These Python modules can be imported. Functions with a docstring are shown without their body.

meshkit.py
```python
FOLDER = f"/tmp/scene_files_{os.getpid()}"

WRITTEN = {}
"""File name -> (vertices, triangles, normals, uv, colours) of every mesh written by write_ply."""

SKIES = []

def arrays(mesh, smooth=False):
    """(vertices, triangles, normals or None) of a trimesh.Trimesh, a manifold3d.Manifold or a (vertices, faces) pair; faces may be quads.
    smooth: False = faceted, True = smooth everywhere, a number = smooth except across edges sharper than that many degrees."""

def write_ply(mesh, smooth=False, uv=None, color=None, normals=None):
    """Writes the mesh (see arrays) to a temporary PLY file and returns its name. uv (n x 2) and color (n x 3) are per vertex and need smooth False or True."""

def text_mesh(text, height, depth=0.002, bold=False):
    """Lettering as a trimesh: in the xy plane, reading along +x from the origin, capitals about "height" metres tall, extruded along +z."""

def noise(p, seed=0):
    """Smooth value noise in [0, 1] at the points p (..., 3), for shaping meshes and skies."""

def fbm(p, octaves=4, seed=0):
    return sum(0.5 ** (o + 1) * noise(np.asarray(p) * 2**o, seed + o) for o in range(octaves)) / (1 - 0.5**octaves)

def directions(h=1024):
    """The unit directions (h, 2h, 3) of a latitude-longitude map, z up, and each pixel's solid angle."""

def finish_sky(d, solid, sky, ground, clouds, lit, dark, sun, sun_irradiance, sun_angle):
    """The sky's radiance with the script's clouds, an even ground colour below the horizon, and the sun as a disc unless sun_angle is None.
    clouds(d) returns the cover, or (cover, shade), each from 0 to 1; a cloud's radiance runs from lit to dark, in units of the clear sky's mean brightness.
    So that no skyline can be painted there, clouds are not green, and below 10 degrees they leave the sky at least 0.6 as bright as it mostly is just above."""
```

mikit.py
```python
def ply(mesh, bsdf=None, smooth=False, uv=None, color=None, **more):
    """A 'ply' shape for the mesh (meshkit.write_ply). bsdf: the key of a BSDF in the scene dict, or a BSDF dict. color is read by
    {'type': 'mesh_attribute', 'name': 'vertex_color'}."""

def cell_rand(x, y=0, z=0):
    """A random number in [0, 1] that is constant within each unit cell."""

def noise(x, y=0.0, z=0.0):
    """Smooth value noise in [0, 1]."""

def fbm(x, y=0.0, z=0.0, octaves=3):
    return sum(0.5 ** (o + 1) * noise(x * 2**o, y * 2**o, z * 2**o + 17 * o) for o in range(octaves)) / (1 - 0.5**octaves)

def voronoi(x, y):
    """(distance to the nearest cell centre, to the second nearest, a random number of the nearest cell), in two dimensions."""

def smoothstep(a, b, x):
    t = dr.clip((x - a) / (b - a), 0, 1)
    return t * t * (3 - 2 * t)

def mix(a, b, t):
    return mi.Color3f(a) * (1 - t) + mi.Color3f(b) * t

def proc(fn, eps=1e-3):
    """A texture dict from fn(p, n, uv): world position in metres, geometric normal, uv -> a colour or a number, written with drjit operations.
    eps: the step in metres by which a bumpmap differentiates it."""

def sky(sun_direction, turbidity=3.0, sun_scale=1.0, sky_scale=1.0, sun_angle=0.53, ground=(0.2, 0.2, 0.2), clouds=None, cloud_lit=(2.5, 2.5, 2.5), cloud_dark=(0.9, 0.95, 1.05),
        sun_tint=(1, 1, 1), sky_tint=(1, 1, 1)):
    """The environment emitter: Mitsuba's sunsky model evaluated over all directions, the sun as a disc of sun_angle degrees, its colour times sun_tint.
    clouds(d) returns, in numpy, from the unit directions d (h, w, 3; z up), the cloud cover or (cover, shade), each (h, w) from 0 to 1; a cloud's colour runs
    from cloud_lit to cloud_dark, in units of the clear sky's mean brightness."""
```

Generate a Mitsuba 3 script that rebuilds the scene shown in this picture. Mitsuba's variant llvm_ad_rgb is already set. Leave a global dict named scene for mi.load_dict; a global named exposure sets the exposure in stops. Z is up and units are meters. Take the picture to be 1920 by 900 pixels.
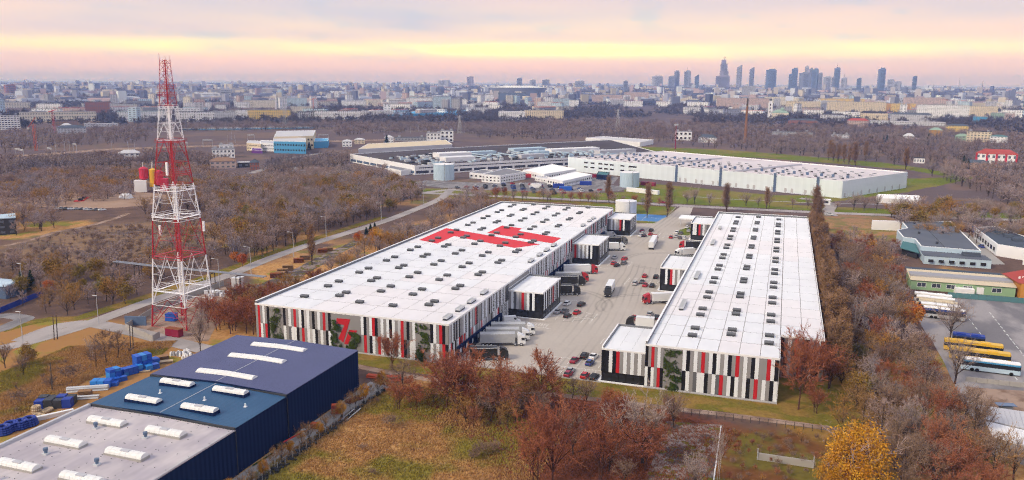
import math, random, numpy as np, trimesh, drjit as dr, mitsuba as mi, mikit, meshkit
from mikit import proc, noise, fbm, voronoi, cell_rand, smoothstep, mix
T = mi.ScalarTransform4f
scene, labels = {}, {}
# ---------------------------------------------------------------- camera, sky, exposure
FWD = np.array([-0.31506662, 0.92935287, -0.1924481]); UP = np.array([-0.06757303, 0.18029446, 0.98128884])
scene['air'] = {'type': 'homogeneous', 'albedo': {'type': 'rgb', 'value': [0.80, 0.88, 0.99]}, 'sigma_t': {'type': 'rgb', 'value': [0.00005, 0.000066, 0.00012]}}
scene['camera'] = {'type': 'perspective', 'fov': 65.238, 'fov_axis': 'x', 'near_clip': 1.0, 'far_clip': 90000.0,
                   'to_world': T().look_at(origin=[0, 0, 76], target=[float(v) for v in np.array([0, 0, 76])+FWD*100], up=[float(v) for v in UP]),
                   'medium': {'type': 'ref', 'id': 'air'}}
def clouds(d):
    # an overcast evening sky: a torn gap above the western horizon, grey-lavender layers higher up
    el = np.degrees(np.arcsin(np.clip(d[..., 2], -1, 1))); az = np.degrees(np.arctan2(d[..., 0], d[..., 1]))
    q = np.stack([az/9.0, el/1.1, 0*el+3.1], -1); n1 = meshkit.fbm(q, 4, 5)
    n2 = meshkit.fbm(np.stack([az/16.0+el*.15, el/1.5, 0*el+8.7], -1), 5, 9)
    n3 = meshkit.fbm(np.stack([az/3.2, el/0.75, 0*el+1.3], -1), 4, 21)
    wide = np.exp(-((az+22)/30.0)**2)
    gap = np.exp(-((el-2.25-0.35*(n2-0.5))/0.50)**2)*np.clip(2.6*n1-0.30, 0, 1)*wide
    thin = np.exp(-((el-3.6)/1.3)**2)*np.clip(2.0*n2-0.55, 0, 1)*0.28*wide
    cover = np.clip(1-0.92*gap-thin, 0.04, 1)
    puff = np.clip((n3-0.57)*7, 0, 1)*np.clip((el-1.2)/0.8, 0, 1)*np.exp(-(el/9.0)**2)
    pink = np.exp(-(np.maximum(el-1.2, 0)/2.6)**1.3)*(0.50+0.50*np.exp(-((az+24)/42.0)**2))
    pink = np.clip(pink+0.8*(n2-0.5)*np.exp(-(el/10.0)**2)*np.clip(el/1.5, 0, 1), 0, 1)
    base = (0.10+0.40*(n2-0.5)+0.22*(n1-0.5))*np.exp(-(el/14.0)**2)
    shade = np.clip(1-(base+0.88*pink)*(1-0.95*puff), 0, 1)
    return cover, shade
scene['sky'] = mikit.sky((-0.46, -0.68, 0.57), turbidity=4, sun_scale=0.55, sun_angle=13, sky_scale=1.0, clouds=clouds,
                         cloud_lit=(1.72, 1.03, 0.80), cloud_dark=(0.82, 0.84, 1.00), sky_tint=(4.3, 3.1, 0.80), sun_tint=(0.93, 0.99, 1.06), ground=(0.16, 0.13, 0.12))
exposure = 1.87
# ---------------------------------------------------------------- helpers
R = np.random.default_rng(77)
used = {}
def key(name, parent=None):
    k = name if parent is None else parent+'__'+name
    n = used.get(k, -1)+1; used[k] = n
    return k if n == 0 else '%s_%03d' % (k, n)
def tag(k, label=None, cat=None, group=None, kind=None):
    d = {}
    if label: d['label'] = label
    if cat: d['category'] = cat
    if group: d['group'] = group
    if kind: d['kind'] = kind
    labels[k] = d
    return k
def thing(name, label, cat, group=None): return tag(key(name), label, cat, group)
class MB:
    """collects pieces of ONE mesh"""
    def __init__(s): s.v, s.f, s.n = [], [], 0
    def add(s, v, f):
        v = np.asarray(v, float); f = np.asarray(f, int)
        if f.shape[1] == 4: f = np.vstack([f[:, [0, 1, 2]], f[:, [0, 2, 3]]])
        s.v.append(v); s.f.append(f+s.n); s.n += len(v); return s
    def box(s, x0, x1, y0, y1, z0, z1):
        v = [(x, y, z) for z in (z0, z1) for y in (y0, y1) for x in (x0, x1)]
        return s.add(v, [(0, 2, 3, 1), (4, 5, 7, 6), (0, 1, 5, 4), (2, 6, 7, 3), (0, 4, 6, 2), (1, 3, 7, 5)])
    def obox(s, c, L, W, z0, z1, a=0, taper=1.0):
        ca, sa = math.cos(a), math.sin(a)
        v = []
        for z, t in ((z0, 1), (z1, taper)):
            for y in (-W/2*t, W/2*t):
                for x in (-L/2*t, L/2*t): v.append((c[0]+x*ca-y*sa, c[1]+x*sa+y*ca, z))
        return s.add(v, [(0, 2, 3, 1), (4, 5, 7, 6), (0, 1, 5, 4), (2, 6, 7, 3), (0, 4, 6, 2), (1, 3, 7, 5)])
    def prism(s, poly, z0, z1, top=True):
        poly = np.asarray(poly, float); n = len(poly)
        a = np.sum(poly[:, 0]*np.roll(poly[:, 1], -1)-np.roll(poly[:, 0], -1)*poly[:, 1])
        if a < 0: poly = poly[::-1]
        z0 = np.broadcast_to(z0, n); z1 = np.broadcast_to(z1, n)
        v = np.vstack([np.c_[poly, z0], np.c_[poly, z1]])
        f = [(i, (i+1) % n, n+(i+1) % n, n+i) for i in range(n)]
        s.add(v, f)
        from shapely.geometry import Polygon
        if top:
            tv, tf = trimesh.creation.triangulate_polygon(Polygon(poly), engine='earcut')
            idx = [int(np.argmin(((poly-p)**2).sum(1))) for p in tv]
            s.add(np.c_[tv, z1[idx]], tf)
        return s
    def sheet(s, poly, z):
        from shapely.geometry import Polygon
        tv, tf = trimesh.creation.triangulate_polygon(Polygon(poly), engine='earcut')
        return s.add(np.c_[tv, np.full(len(tv), z)], tf)
    def tube(s, p, q, r0, r1=None, n=6, cap=True):
        p, q = np.asarray(p, float), np.asarray(q, float); r1 = r0 if r1 is None else r1
        t = q-p; t /= np.linalg.norm(t)+1e-9
        a = np.cross(t, [0, 0, 1.0] if abs(t[2]) < 0.9 else [1.0, 0, 0]); a /= np.linalg.norm(a); b = np.cross(t, a)
        g = np.arange(n)*2*np.pi/n; ring = np.cos(g)[:, None]*a+np.sin(g)[:, None]*b
        v = np.vstack([p+ring*r0, q+ring*r1]); f = [(i, (i+1) % n, n+(i+1) % n, n+i) for i in range(n)]
        s.add(v, f)
        if cap:
            s.add(v[n:], [(0, i, i+1) for i in range(1, n-1)]); s.add(v[:n], [(0, i+1, i) for i in range(1, n-1)])
        return s
    def path(s, pts, r, n=5):
        for a, b in zip(pts[:-1], pts[1:]): s.tube(a, b, r, n=n)
        return s
    def lathe(s, c, prof, n=24):
        g = np.arange(n)*2*np.pi/n; m = len(prof)
        v = np.array([(c[0]+r*math.cos(t), c[1]+r*math.sin(t), c[2]+z) for r, z in prof for t in g])
        f = [(k*n+i, k*n+(i+1) % n, (k+1)*n+(i+1) % n, (k+1)*n+i) for k in range(m-1) for i in range(n)]
        return s.add(v, f)
    def hip(s, c, L, W, z0, z1, a=0, over=0.0, ridge=None):
        """a hipped (or gabled, ridge = L) roof"""
        L, W = L+2*over, W+2*over; r = (L-W)/2 if ridge is None else ridge/2
        ca, sa = math.cos(a), math.sin(a)
        pts = [(-L/2, -W/2, z0), (L/2, -W/2, z0), (L/2, W/2, z0), (-L/2, W/2, z0), (-r, 0, z1), (r, 0, z1)]
        v = [(c[0]+x*ca-y*sa, c[1]+x*sa+y*ca, z) for x, y, z in pts]
        s.add(v, [(0, 1, 5, 4), (2, 3, 4, 5)]); s.add(v, [(1, 2, 5), (3, 0, 4), (0, 3, 2), (0, 2, 1)]); return s
    def mesh(s): return np.vstack(s.v), np.vstack(s.f)
    def ply(s, mat, smooth=False): return mikit.ply(s.mesh(), mat, smooth)
    def build(s, name, mat, parent=None, smooth=False, **kw):
        k = key(name, parent); scene[k] = s.ply(mat, smooth)
        if kw: tag(k, **kw)
        return k
def mat(name, rgb, rough=None, metal=0.0, spec=0.5, coat=0.0):
    if rough is None: d = {'type': 'diffuse', 'reflectance': {'type': 'rgb', 'value': list(rgb)}}
    else:
        d = {'type': 'principled', 'base_color': {'type': 'rgb', 'value': list(rgb)}, 'roughness': rough, 'metallic': metal, 'specular': spec}
        if coat: d['clearcoat'] = coat; d['clearcoat_gloss'] = 0.9
    scene[name] = {'type': 'twosided', 'b': d}; return name
def pmat(name, fn, rough=None, bump=None, eps=0.05, spec=0.4):
    if rough is None: d = {'type': 'diffuse', 'reflectance': proc(fn)}
    else: d = {'type': 'principled', 'base_color': proc(fn), 'roughness': rough, 'specular': spec}
    if bump: d = {'type': 'bumpmap', 'arbitrary': proc(bump, eps), 'scale': 1.0, 'b': d}
    scene[name] = {'type': 'twosided', 'b': d}; return name
def struct(name, mesh, m, label=None): k = mesh.build(name, m); tag(k, label, kind='structure'); return k
def rough_poly(pts, step=3.0, amp=0.5, seed=0):
    pts = [np.array(p[:2], float) for p in pts]; out = []
    for a, b in zip(pts, pts[1:]+pts[:1]):
        n = max(1, int(np.linalg.norm(b-a)/step))
        for i in range(n): out.append(a+(b-a)*i/n)
    out = np.array(out); q = np.c_[out/9.0, np.full(len(out), seed)]
    out[:, 0] += (meshkit.fbm(q, 3, seed)-0.5)*2*amp; out[:, 1] += (meshkit.fbm(q+31.7, 3, seed+3)-0.5)*2*amp
    return out
def ribbon(pts, w, smooth=True):
    """a road outline from its centre line"""
    p = np.array([q[:2] for q in pts], float)
    if smooth and len(p) > 2:
        from scipy.interpolate import PchipInterpolator
        s = np.r_[0, np.cumsum(np.linalg.norm(np.diff(p, axis=0), axis=1))]; u = np.linspace(0, s[-1], max(len(p)*4, int(s[-1]/12)))
        p = np.c_[PchipInterpolator(s, p[:, 0])(u), PchipInterpolator(s, p[:, 1])(u)]
    t = np.gradient(p, axis=0); t /= np.linalg.norm(t, axis=1, keepdims=True); n = np.c_[-t[:, 1], t[:, 0]]
    w = np.broadcast_to(w, len(p))[:, None]
    return p, p+n*w/2, p-n*w/2
def road(name, pts, w, z, m, label=None):
    p, a, b = ribbon(pts, w); n = len(p)
    v = np.vstack([np.c_[a, np.full(n, z)], np.c_[b, np.full(n, z)]])
    return struct(name, MB().add(v, [(n+i, n+i+1, i+1, i) for i in range(n-1)]), m, label)
def inside(poly, n, rng, minsep=0):
    """n points inside a polygon"""
    import shapely
    poly = np.asarray(poly); pa = shapely.Polygon(poly); lo, hi = poly.min(0), poly.max(0); out = np.zeros((0, 2))
    while len(out) < n:
        q = rng.uniform(lo, hi, (n*3+20, 2)); out = np.vstack([out, q[shapely.contains_xy(pa, q[:, 0], q[:, 1])]])
    return out[:n]
def area(poly):
    p = np.asarray(poly); return abs(np.sum(p[:, 0]*np.roll(p[:, 1], -1)-np.roll(p[:, 0], -1)*p[:, 1]))/2
FOOT = [(*(-386.7,372.1), 42, 99), (*(-419.6,447.9), 22, 99)]
def clear_of(x, y, base=5.0):
    x, y = np.asarray(x), np.asarray(y); ok = np.ones(len(x), bool); D = np.hypot(x, y); F = np.array(FOOT)
    for fx, fy, w, h in F:
        d = math.hypot(fx, fy); al = (x*fx+y*fy)/d; la = np.abs(x*fy-y*fx)/d*d/np.maximum(al, 1); run = 10+d*.055 if h < 50 else d*.15; ok &= ~((la < w/2+2) & (al < d+16) & (al > d-run))
    return ok
# ---------------------------------------------------------------- materials
mat('white_panel', (.78, .815, .87), .45, spec=.3); mat('light_grey_panel', (.50, .50, .53), .45, spec=.3); mat('grey_panel', (.29, .285, .295), .45, spec=.3)
mat('dark_grey_panel', (.13, .135, .15), .45, spec=.3); mat('black_panel', (.012, .012, .014), .4, spec=.3); mat('red_panel', (.52, .022, .03), .4, spec=.3)
mat('plain_grey_wall', (.27, .26, .26), .7, spec=.2); mat('white_trim', (.82, .82, .83), .5); mat('parapet_grey', (.17, .175, .19), .6)
mat('joint_grey', (.26, .24, .24)); mat('red_roof_paint', (.62, .035, .045), .6, spec=.2)
def roof_fn(a, b):
    def fn(p, n, uv):
        t = fbm(p.x*.09, p.y*.09, 3.0)*.6+fbm(p.x*.9, p.y*.35, 1.0)*.4
        return mix(a, b, smoothstep(.3, .75, t))
    return fn
pmat('roof_white', roof_fn((.71, .725, .755), (.77, .785, .81)), .6, spec=.2); pmat('roof_pink', roof_fn((.72, .70, .715), (.775, .755, .77)), .6, spec=.2)
mat('dark_glass', (.018, .02, .026), .12, spec=.6); mat('window_glass', (.05, .06, .085), .15, spec=.6); mat('far_glass', (.13, .15, .19), .2, spec=.5); mat('blue_glass', (.09, .14, .22), .15, spec=.7)
mat('dark_metal', (.035, .038, .045), .5); mat('mid_metal', (.22, .23, .25), .45, .3); mat('light_metal', (.6, .62, .65), .4, .2); mat('rubber', (.012, .012, .012), .8, spec=.2)
mat('skylight_cap', (.12, .125, .135), .4, spec=.4)
mat('tower_red', (.42, .02, .03), .5); mat('tower_white', (.86, .86, .88), .5)
pmat('navy_wall', lambda p, n, uv: mix((.010, .021, .066), (.015, .029, .088), smoothstep(-.4, .4, dr.sin((p.y+p.x)*5.2))))
mat('cream', (.70, .60, .44)); mat('pale_cream', (.72, .66, .55)); mat('yellow_wall', (.72, .52, .17)); mat('ochre_wall', (.55, .30, .09)); mat('chimney_brick', (.27, .13, .06)); mat('pinkish_wall', (.55, .42, .38)); mat('white_wall', (.84, .84, .86)); mat('grey_wall', (.38, .38, .41))
mat('light_grey_wall', (.56, .56, .60)); mat('brick_wall', (.33, .13, .10)); mat('brown_wall', (.30, .19, .14)); mat('sky_blue_wall', (.06, .30, .55), .6); mat('purple_wall', (.16, .06, .26)); mat('green_wall', (.30, .46, .27)); mat('orange_wall', (.62, .28, .06))
mat('pale_blue_wall', (.50, .63, .74)); mat('red_tile', (.42, .09, .08)); mat('slate_roof', (.10, .12, .155)); mat('dark_roof', (.055, .052, .065)); mat('grey_roof', (.27, .27, .30)); mat('pale_roof', (.60, .60, .63)); mat('teal_roof', (.10, .22, .24)); mat('copper_green', (.30, .42, .35))
mat('tower_blue', (.10, .15, .25), .3, spec=.5); mat('tower_grey', (.20, .22, .28), .5); mat('tower_pale', (.36, .37, .43), .6); mat('tower_mauve', (.27, .24, .31), .6)
mat('concrete', (.40, .38, .36)); mat('rust_steel', (.28, .10, .05)); mat('orange_plastic', (.62, .11, .04), .5); mat('blue_tarp', (.015, .10, .50), .45); mat('blue_tarp_light', (.03, .22, .62), .45); mat('deep_blue', (.01, .04, .30), .5)
mat('timber', (.34, .20, .11)); mat('pale_timber', (.55, .42, .28)); mat('pole_grey', (.42, .42, .43), .5); mat('pole_dark', (.10, .085, .075))
mat('skylight_white', (.80, .80, .78), .35, spec=.4); mat('paint_white', (.78, .78, .76)); mat('court_blue', (.12, .27, .55)); mat('court_white', (.7, .72, .75))
mat('yellow_paint', (.70, .42, .03), .4, coat=.5); mat('silo_yellow', (.72, .40, .02), .5); mat('silo_red', (.55, .02, .05), .5)
for nm, c in dict(car_red=(.42, .012, .022), car_black=(.010, .010, .012), car_white=(.75, .76, .78), car_silver=(.42, .43, .45), car_grey=(.12, .125, .135), car_blue=(.02, .05, .22), car_maroon=(.25, .01, .04)).items(): mat(nm, c, .35, coat=.6)
mat('lamp_glass', (.85, .85, .82), .2); mat('tail_lamp', (.5, .01, .01), .2)
# roads and ground
def gmask(p, x, y, rx, ry): return dr.exp(-dr.square((p.x-x)/rx)-dr.square((p.y-y)/ry))
def ground_fn(p, n, uv):
    big = fbm(p.x*.022, p.y*.022, 2.0, 4); mid = fbm(p.x*.13, p.y*.13, 5.0, 4); fine = fbm(p.x*1.3, p.y*1.3, 9.0, 2)
    tan = mix((.50, .29, .12), (.36, .18, .065), smoothstep(.3, .7, fine)); green = mix((.30, .24, .05), (.19, .17, .035), fine)
    litter = mix((.23, .075, .04), (.13, .05, .032), smoothstep(.25, .75, fine)); soil = mix((.17, .11, .085), (.105, .07, .062), smoothstep(.3, .7, fine*.5+mid*.5))
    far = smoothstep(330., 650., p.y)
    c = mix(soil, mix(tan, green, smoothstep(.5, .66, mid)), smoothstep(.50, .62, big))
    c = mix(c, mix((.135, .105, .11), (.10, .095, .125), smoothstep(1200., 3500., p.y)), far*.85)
    field = dr.minimum(1, gmask(p, -72, 138, 26, 34)*2.2)
    fcol = mix(tan, green, smoothstep(.47, .62, fbm(p.x*.075, p.y*.075, 1.7, 4)))
    c = mix(c, fcol, smoothstep(.3, .6, field+mid*.35-.15))
    lf = dr.minimum(1, gmask(p, -190, 152, 42, 36)*2)
    c = mix(c, mix(mix((.40, .22, .085), (.28, .14, .055), fine), green, smoothstep(.55, .7, mid)), smoothstep(.3, .6, lf+mid*.3-.15))
    ll = dr.minimum(1, gmask(p, -48, 166, 36, 12)*1.8+gmask(p, -30, 145, 22, 30)*1.6)
    c = mix(c, litter, smoothstep(.3, .75, ll+mid*.5-.25))
    lm = dr.minimum(1, gmask(p, -300, 300, 45, 55)*1.6)
    c = mix(c, mix(mix((.31, .20, .12), (.22, .145, .095), fine), (.17, .12, .09), smoothstep(.42, .6, mid)), smoothstep(.3, .7, lm+mid*.4-.2)*.8)
    rs = dr.minimum(1, gmask(p, 17, 190, 12, 45)*1.7)
    c = mix(c, mix((.30, .16, .05), (.20, .13, .035), mid), smoothstep(.3, .7, rs+mid*.4-.2))
    bot = dr.minimum(1, gmask(p, 2, 160, 13, 16)*1.8)
    c = mix(c, mix((.15, .12, .03), (.16, .07, .03), smoothstep(.4, .6, mid)), smoothstep(.3, .7, bot+mid*.4-.2))
    return c*(.95+.42*fine)
pmat('ground_mat', ground_fn)
def lawn_fn(p, n, uv):
    m, f = fbm(p.x*.16, p.y*.3, 5.0, 3), fbm(p.x*2., p.y*2., 9.0, 2)
    return mix((.18, .155, .03), (.29, .185, .055), smoothstep(.35, .7, m))*(.75+.5*f)
pmat('lawn_mat', lawn_fn)
def green_fn(p, n, uv): return mix((.16, .19, .035), (.24, .20, .06), smoothstep(.4, .7, fbm(p.x*.05, p.y*.05, 5.0, 3)))*(.8+.4*fbm(p.x*.7, p.y*.7, 2.))
pmat('green_mat', green_fn)
def yard_fn(p, n, uv):
    c = mix((.47, .42, .375), (.54, .49, .44), fbm(p.x*.08, p.y*.08, 4.))
    w = fbm(p.x*.05+1.3*fbm(p.x*.02, p.y*.02, 8.), p.y*.010, 2., 3)
    tr = dr.exp(-dr.square((p.x+57.5+5*dr.sin(p.y*.017))/9.0))
    lines = dr.abs(dr.sin((p.x+3.2*dr.sin(p.y*.021)+2.5*fbm(p.y*.03, 1.0))*1.25))
    wear = smoothstep(.86, .99, lines)*tr*smoothstep(.35, .6, fbm(p.x*.06, p.y*.02, 6.))
    r1 = dr.sqrt(dr.square(p.x+76)+dr.square(p.y-262)); r2 = dr.sqrt(dr.square(p.x+40)+dr.square(p.y-268)); r3 = dr.sqrt(dr.square(p.x+46)+dr.square(p.y-345))
    arc = dr.exp(-dr.square((r1-21)/.5))+dr.exp(-dr.square((r1-23.2)/.5))+dr.exp(-dr.square((r2-17)/.45))+dr.exp(-dr.square((r2-19)/.45))+dr.exp(-dr.square((r3-16)/.5))+dr.exp(-dr.square((r3-18)/.5))
    k = dr.minimum(1, wear*.6+arc*.65*smoothstep(.4, .6, fbm(p.x*.09, p.y*.09, 12.)))
    return mix(c, c*.66, k)*(.95+.1*fbm(p.x*2, p.y*2, 1.))
pmat('yard_mat', yard_fn)
def asphalt_fn(p, n, uv):
    f = fbm(p.x*.35, p.y*.12, 4.); return mix((.20, .19, .20), (.30, .285, .29), smoothstep(.3, .7, f))*(.9+.2*fbm(p.x*2.5, p.y*2.5, 1.))
pmat('asphalt_mat', asphalt_fn)
def road_fn(p, n, uv):
    f = fbm(p.x*.2, p.y*.08, 4.); return mix((.34, .31, .30), (.44, .40, .385), smoothstep(.3, .7, f))*(.92+.16*fbm(p.x*2.5, p.y*2.5, 1.))
pmat('road_mat', road_fn)
def lot_fn(p, n, uv):
    f = fbm(p.x*.12, p.y*.06, 4., 4); return mix((.22, .21, .225), (.37, .345, .35), smoothstep(.35, .6, f))*(.92+.16*fbm(p.x*2.5, p.y*2.5, 1.))
pmat('lot_mat', lot_fn)
def dirt_fn(p, n, uv):
    f = fbm(p.x*.3, p.y*.3, 4., 4); return mix((.40, .29, .23), (.24, .16, .12), smoothstep(.35, .7, f))
pmat('dirt_mat', dirt_fn)
def slab_fn(p, n, uv):
    f = fbm(p.x*.25, p.y*.25, 4., 4); g = fbm(p.x*.6, p.y*.6, 14., 3)
    return mix(mix((.30, .24, .22), (.11, .095, .09), smoothstep(.4, .6, f)), (.15, .13, .03), smoothstep(.58, .68, g))
pmat('slab_mat', slab_fn)
def navy_roof_fn(p, n, uv):
    s = smoothstep(.80, .95, dr.abs(dr.sin(p.y*math.pi/.55))); big = fbm(p.x*.12, p.y*.12, 4.)
    return mix((.075, .088, .19), (.10, .112, .235), big)*(1-.28*s)
pmat('navy_roof', navy_roof_fn, .55, spec=.35)
def blue_roof_fn(p, n, uv):
    s = smoothstep(.80, .95, dr.abs(dr.sin(p.y*math.pi/.55))); big = fbm(p.x*.12, p.y*.12, 4.)
    return mix((.022, .085, .19), (.04, .115, .23), big)*(1-.22*s)
pmat('blue_roof', blue_roof_fn, .55, spec=.35)
def bitumen_fn(p, n, uv):
    a = fbm(p.x*.14, p.y*.14, 4., 4); b = fbm(p.x*1.2, p.y*.3, 2.)
    return mix((.47, .43, .47), (.60, .55, .56), smoothstep(.3, .7, a))*(.88+.22*b)
pmat('bitumen', bitumen_fn)
def far_roof_fn(p, n, uv): return mix((.62, .56, .58), (.76, .71, .73), fbm(p.x*.03, p.y*.03, 4., 3))
pmat('far_roof', far_roof_fn)
def dark_far_roof_fn(p, n, uv): return mix((.085, .075, .085), (.135, .12, .13), fbm(p.x*.03, p.y*.03, 4., 3))
pmat('dark_far_roof', dark_far_roof_fn)
def rib_fn(p, n, uv): return mi.Color3f(.74, .82, .87)*(.955+.045*smoothstep(-.3, .3, dr.sin((p.x+p.y)*2.4)))*(.94+.12*fbm(p.x*.05, p.y*.05, p.z*.3))
pmat('ribbed_blue_white', rib_fn, .5)
def hall_roof_fn(p, n, uv): return mix((.12, .135, .17), (.17, .185, .22), fbm(p.x*.1, p.y*.1, 4., 3))
pmat('hall_roof', hall_roof_fn)
# bark, twigs and leaves
def twig_mat(name, cols, wl=14.0):
    def fn(p, n, uv):
        a = fbm(p.x/wl, p.y/wl, 3.3+len(name), 2); b = fbm(p.x/3.1, p.y/3.1, p.z/3.1)
        c = mix(mix(cols[0], cols[1], smoothstep(.34, .52, a)), cols[2], smoothstep(.52, .68, a))
        return c*(.72+.56*b)
    return pmat(name, fn)
twig_mat('twig_brown', [(0.354, 0.244, 0.207), (0.421, 0.317, 0.293), (0.342, 0.287, 0.305)])
twig_mat('twig_far', [(0.269, 0.194, 0.188), (0.325, 0.25, 0.231), (0.237, 0.2, 0.225)], 60.)
twig_mat('twig_rust', [(0.382, 0.143, 0.0734), (0.311, 0.112, 0.0691), (0.4, 0.173, 0.0994)], 9.)
twig_mat('twig_amber', [(0.414, 0.23, 0.0805), (0.322, 0.196, 0.0978), (0.46, 0.241, 0.069)], 8.)
twig_mat('twig_poplar', [(0.264, 0.15, 0.09), (0.324, 0.192, 0.102), (0.24, 0.15, 0.108)], 9.)
twig_mat('twig_pale', [(0.374, 0.297, 0.264), (0.33, 0.253, 0.231), (0.418, 0.33, 0.286)], 9.)
twig_mat('leaf_yellow', [(.55, .27, .03), (.60, .33, .045), (.48, .20, .02)], 3.)
twig_mat('leaf_olive', [(0.26, 0.182, 0.039), (0.338, 0.195, 0.0455), (0.208, 0.169, 0.0455)], 7.)
twig_mat('leaf_orange', [(0.55, 0.187, 0.033), (0.462, 0.11, 0.033), (0.605, 0.264, 0.055)], 4.)
twig_mat('leaf_green', [(.035, .06, .015), (.06, .085, .02), (.045, .05, .015)], 2.)
twig_mat('conifer', [(.022, .045, .03), (.03, .055, .03), (.02, .035, .03)], 5.)
mat('bark', (.075, .055, .05)); mat('bark_rust', (.11, .055, .045)); mat('bark_birch', (.55, .50, .47))

twig_mat('twig_city', [(.085, .075, .095), (.115, .10, .115), (.075, .075, .105)], 120.)
twig_mat('twig_near', [(.25, .165, .125), (.30, .205, .155), (.25, .19, .175)], 11.)
# ---------------------------------------------------------------- ground, roads, yard
scene['haze'] = {'type': 'cube', 'to_world': T().translate([0, 0, 164]).scale([30000, 30000, 165.5]), 'bsdf': {'type': 'null'}, 'interior': {'type': 'ref', 'id': 'air'}}
tag('haze', 'thin evening haze over the city', kind='stuff')
g = np.r_[-29000, -20000, -14000, -10000, np.arange(-8000, -800, 400), np.arange(-600, 601, 50), np.arange(800, 8001, 400), 10000, 14000, 20000, 29000].astype(float)
gx, gy = np.meshgrid(g, g); nv = len(g)
def gz(x, y):
    t = np.clip((np.hypot(x, y)-3200)/3600, 0, 1)*(np.asarray(y) > 0); return 42*t*t*(3-2*t)
gi = np.arange((nv-1)*nv).reshape(nv-1, nv)[:, :-1].ravel()
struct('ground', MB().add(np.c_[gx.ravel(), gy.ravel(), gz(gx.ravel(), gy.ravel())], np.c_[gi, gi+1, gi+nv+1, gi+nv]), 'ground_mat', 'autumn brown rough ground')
struct('lawn', MB().sheet(rough_poly([(-108, 184), (-60, 182.2), (-10, 184.5), (22, 184), (20, 212), (2, 214), (2.4, 193.9), (-84, 193.9), (-148, 192), (-150, 187)], 3, .9, 3), .02), 'lawn_mat', 'yellow green lawn strip in front of the warehouses')
road('dirt_path', [(-108, 183.2), (-92, 181), (-75, 180), (-50, 181.5), (-18.7, 182.6), (-2, 183.2), (14, 183), (32, 181)], 2.6, .035, 'dirt_mat', 'dirt path along the lawn')
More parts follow.
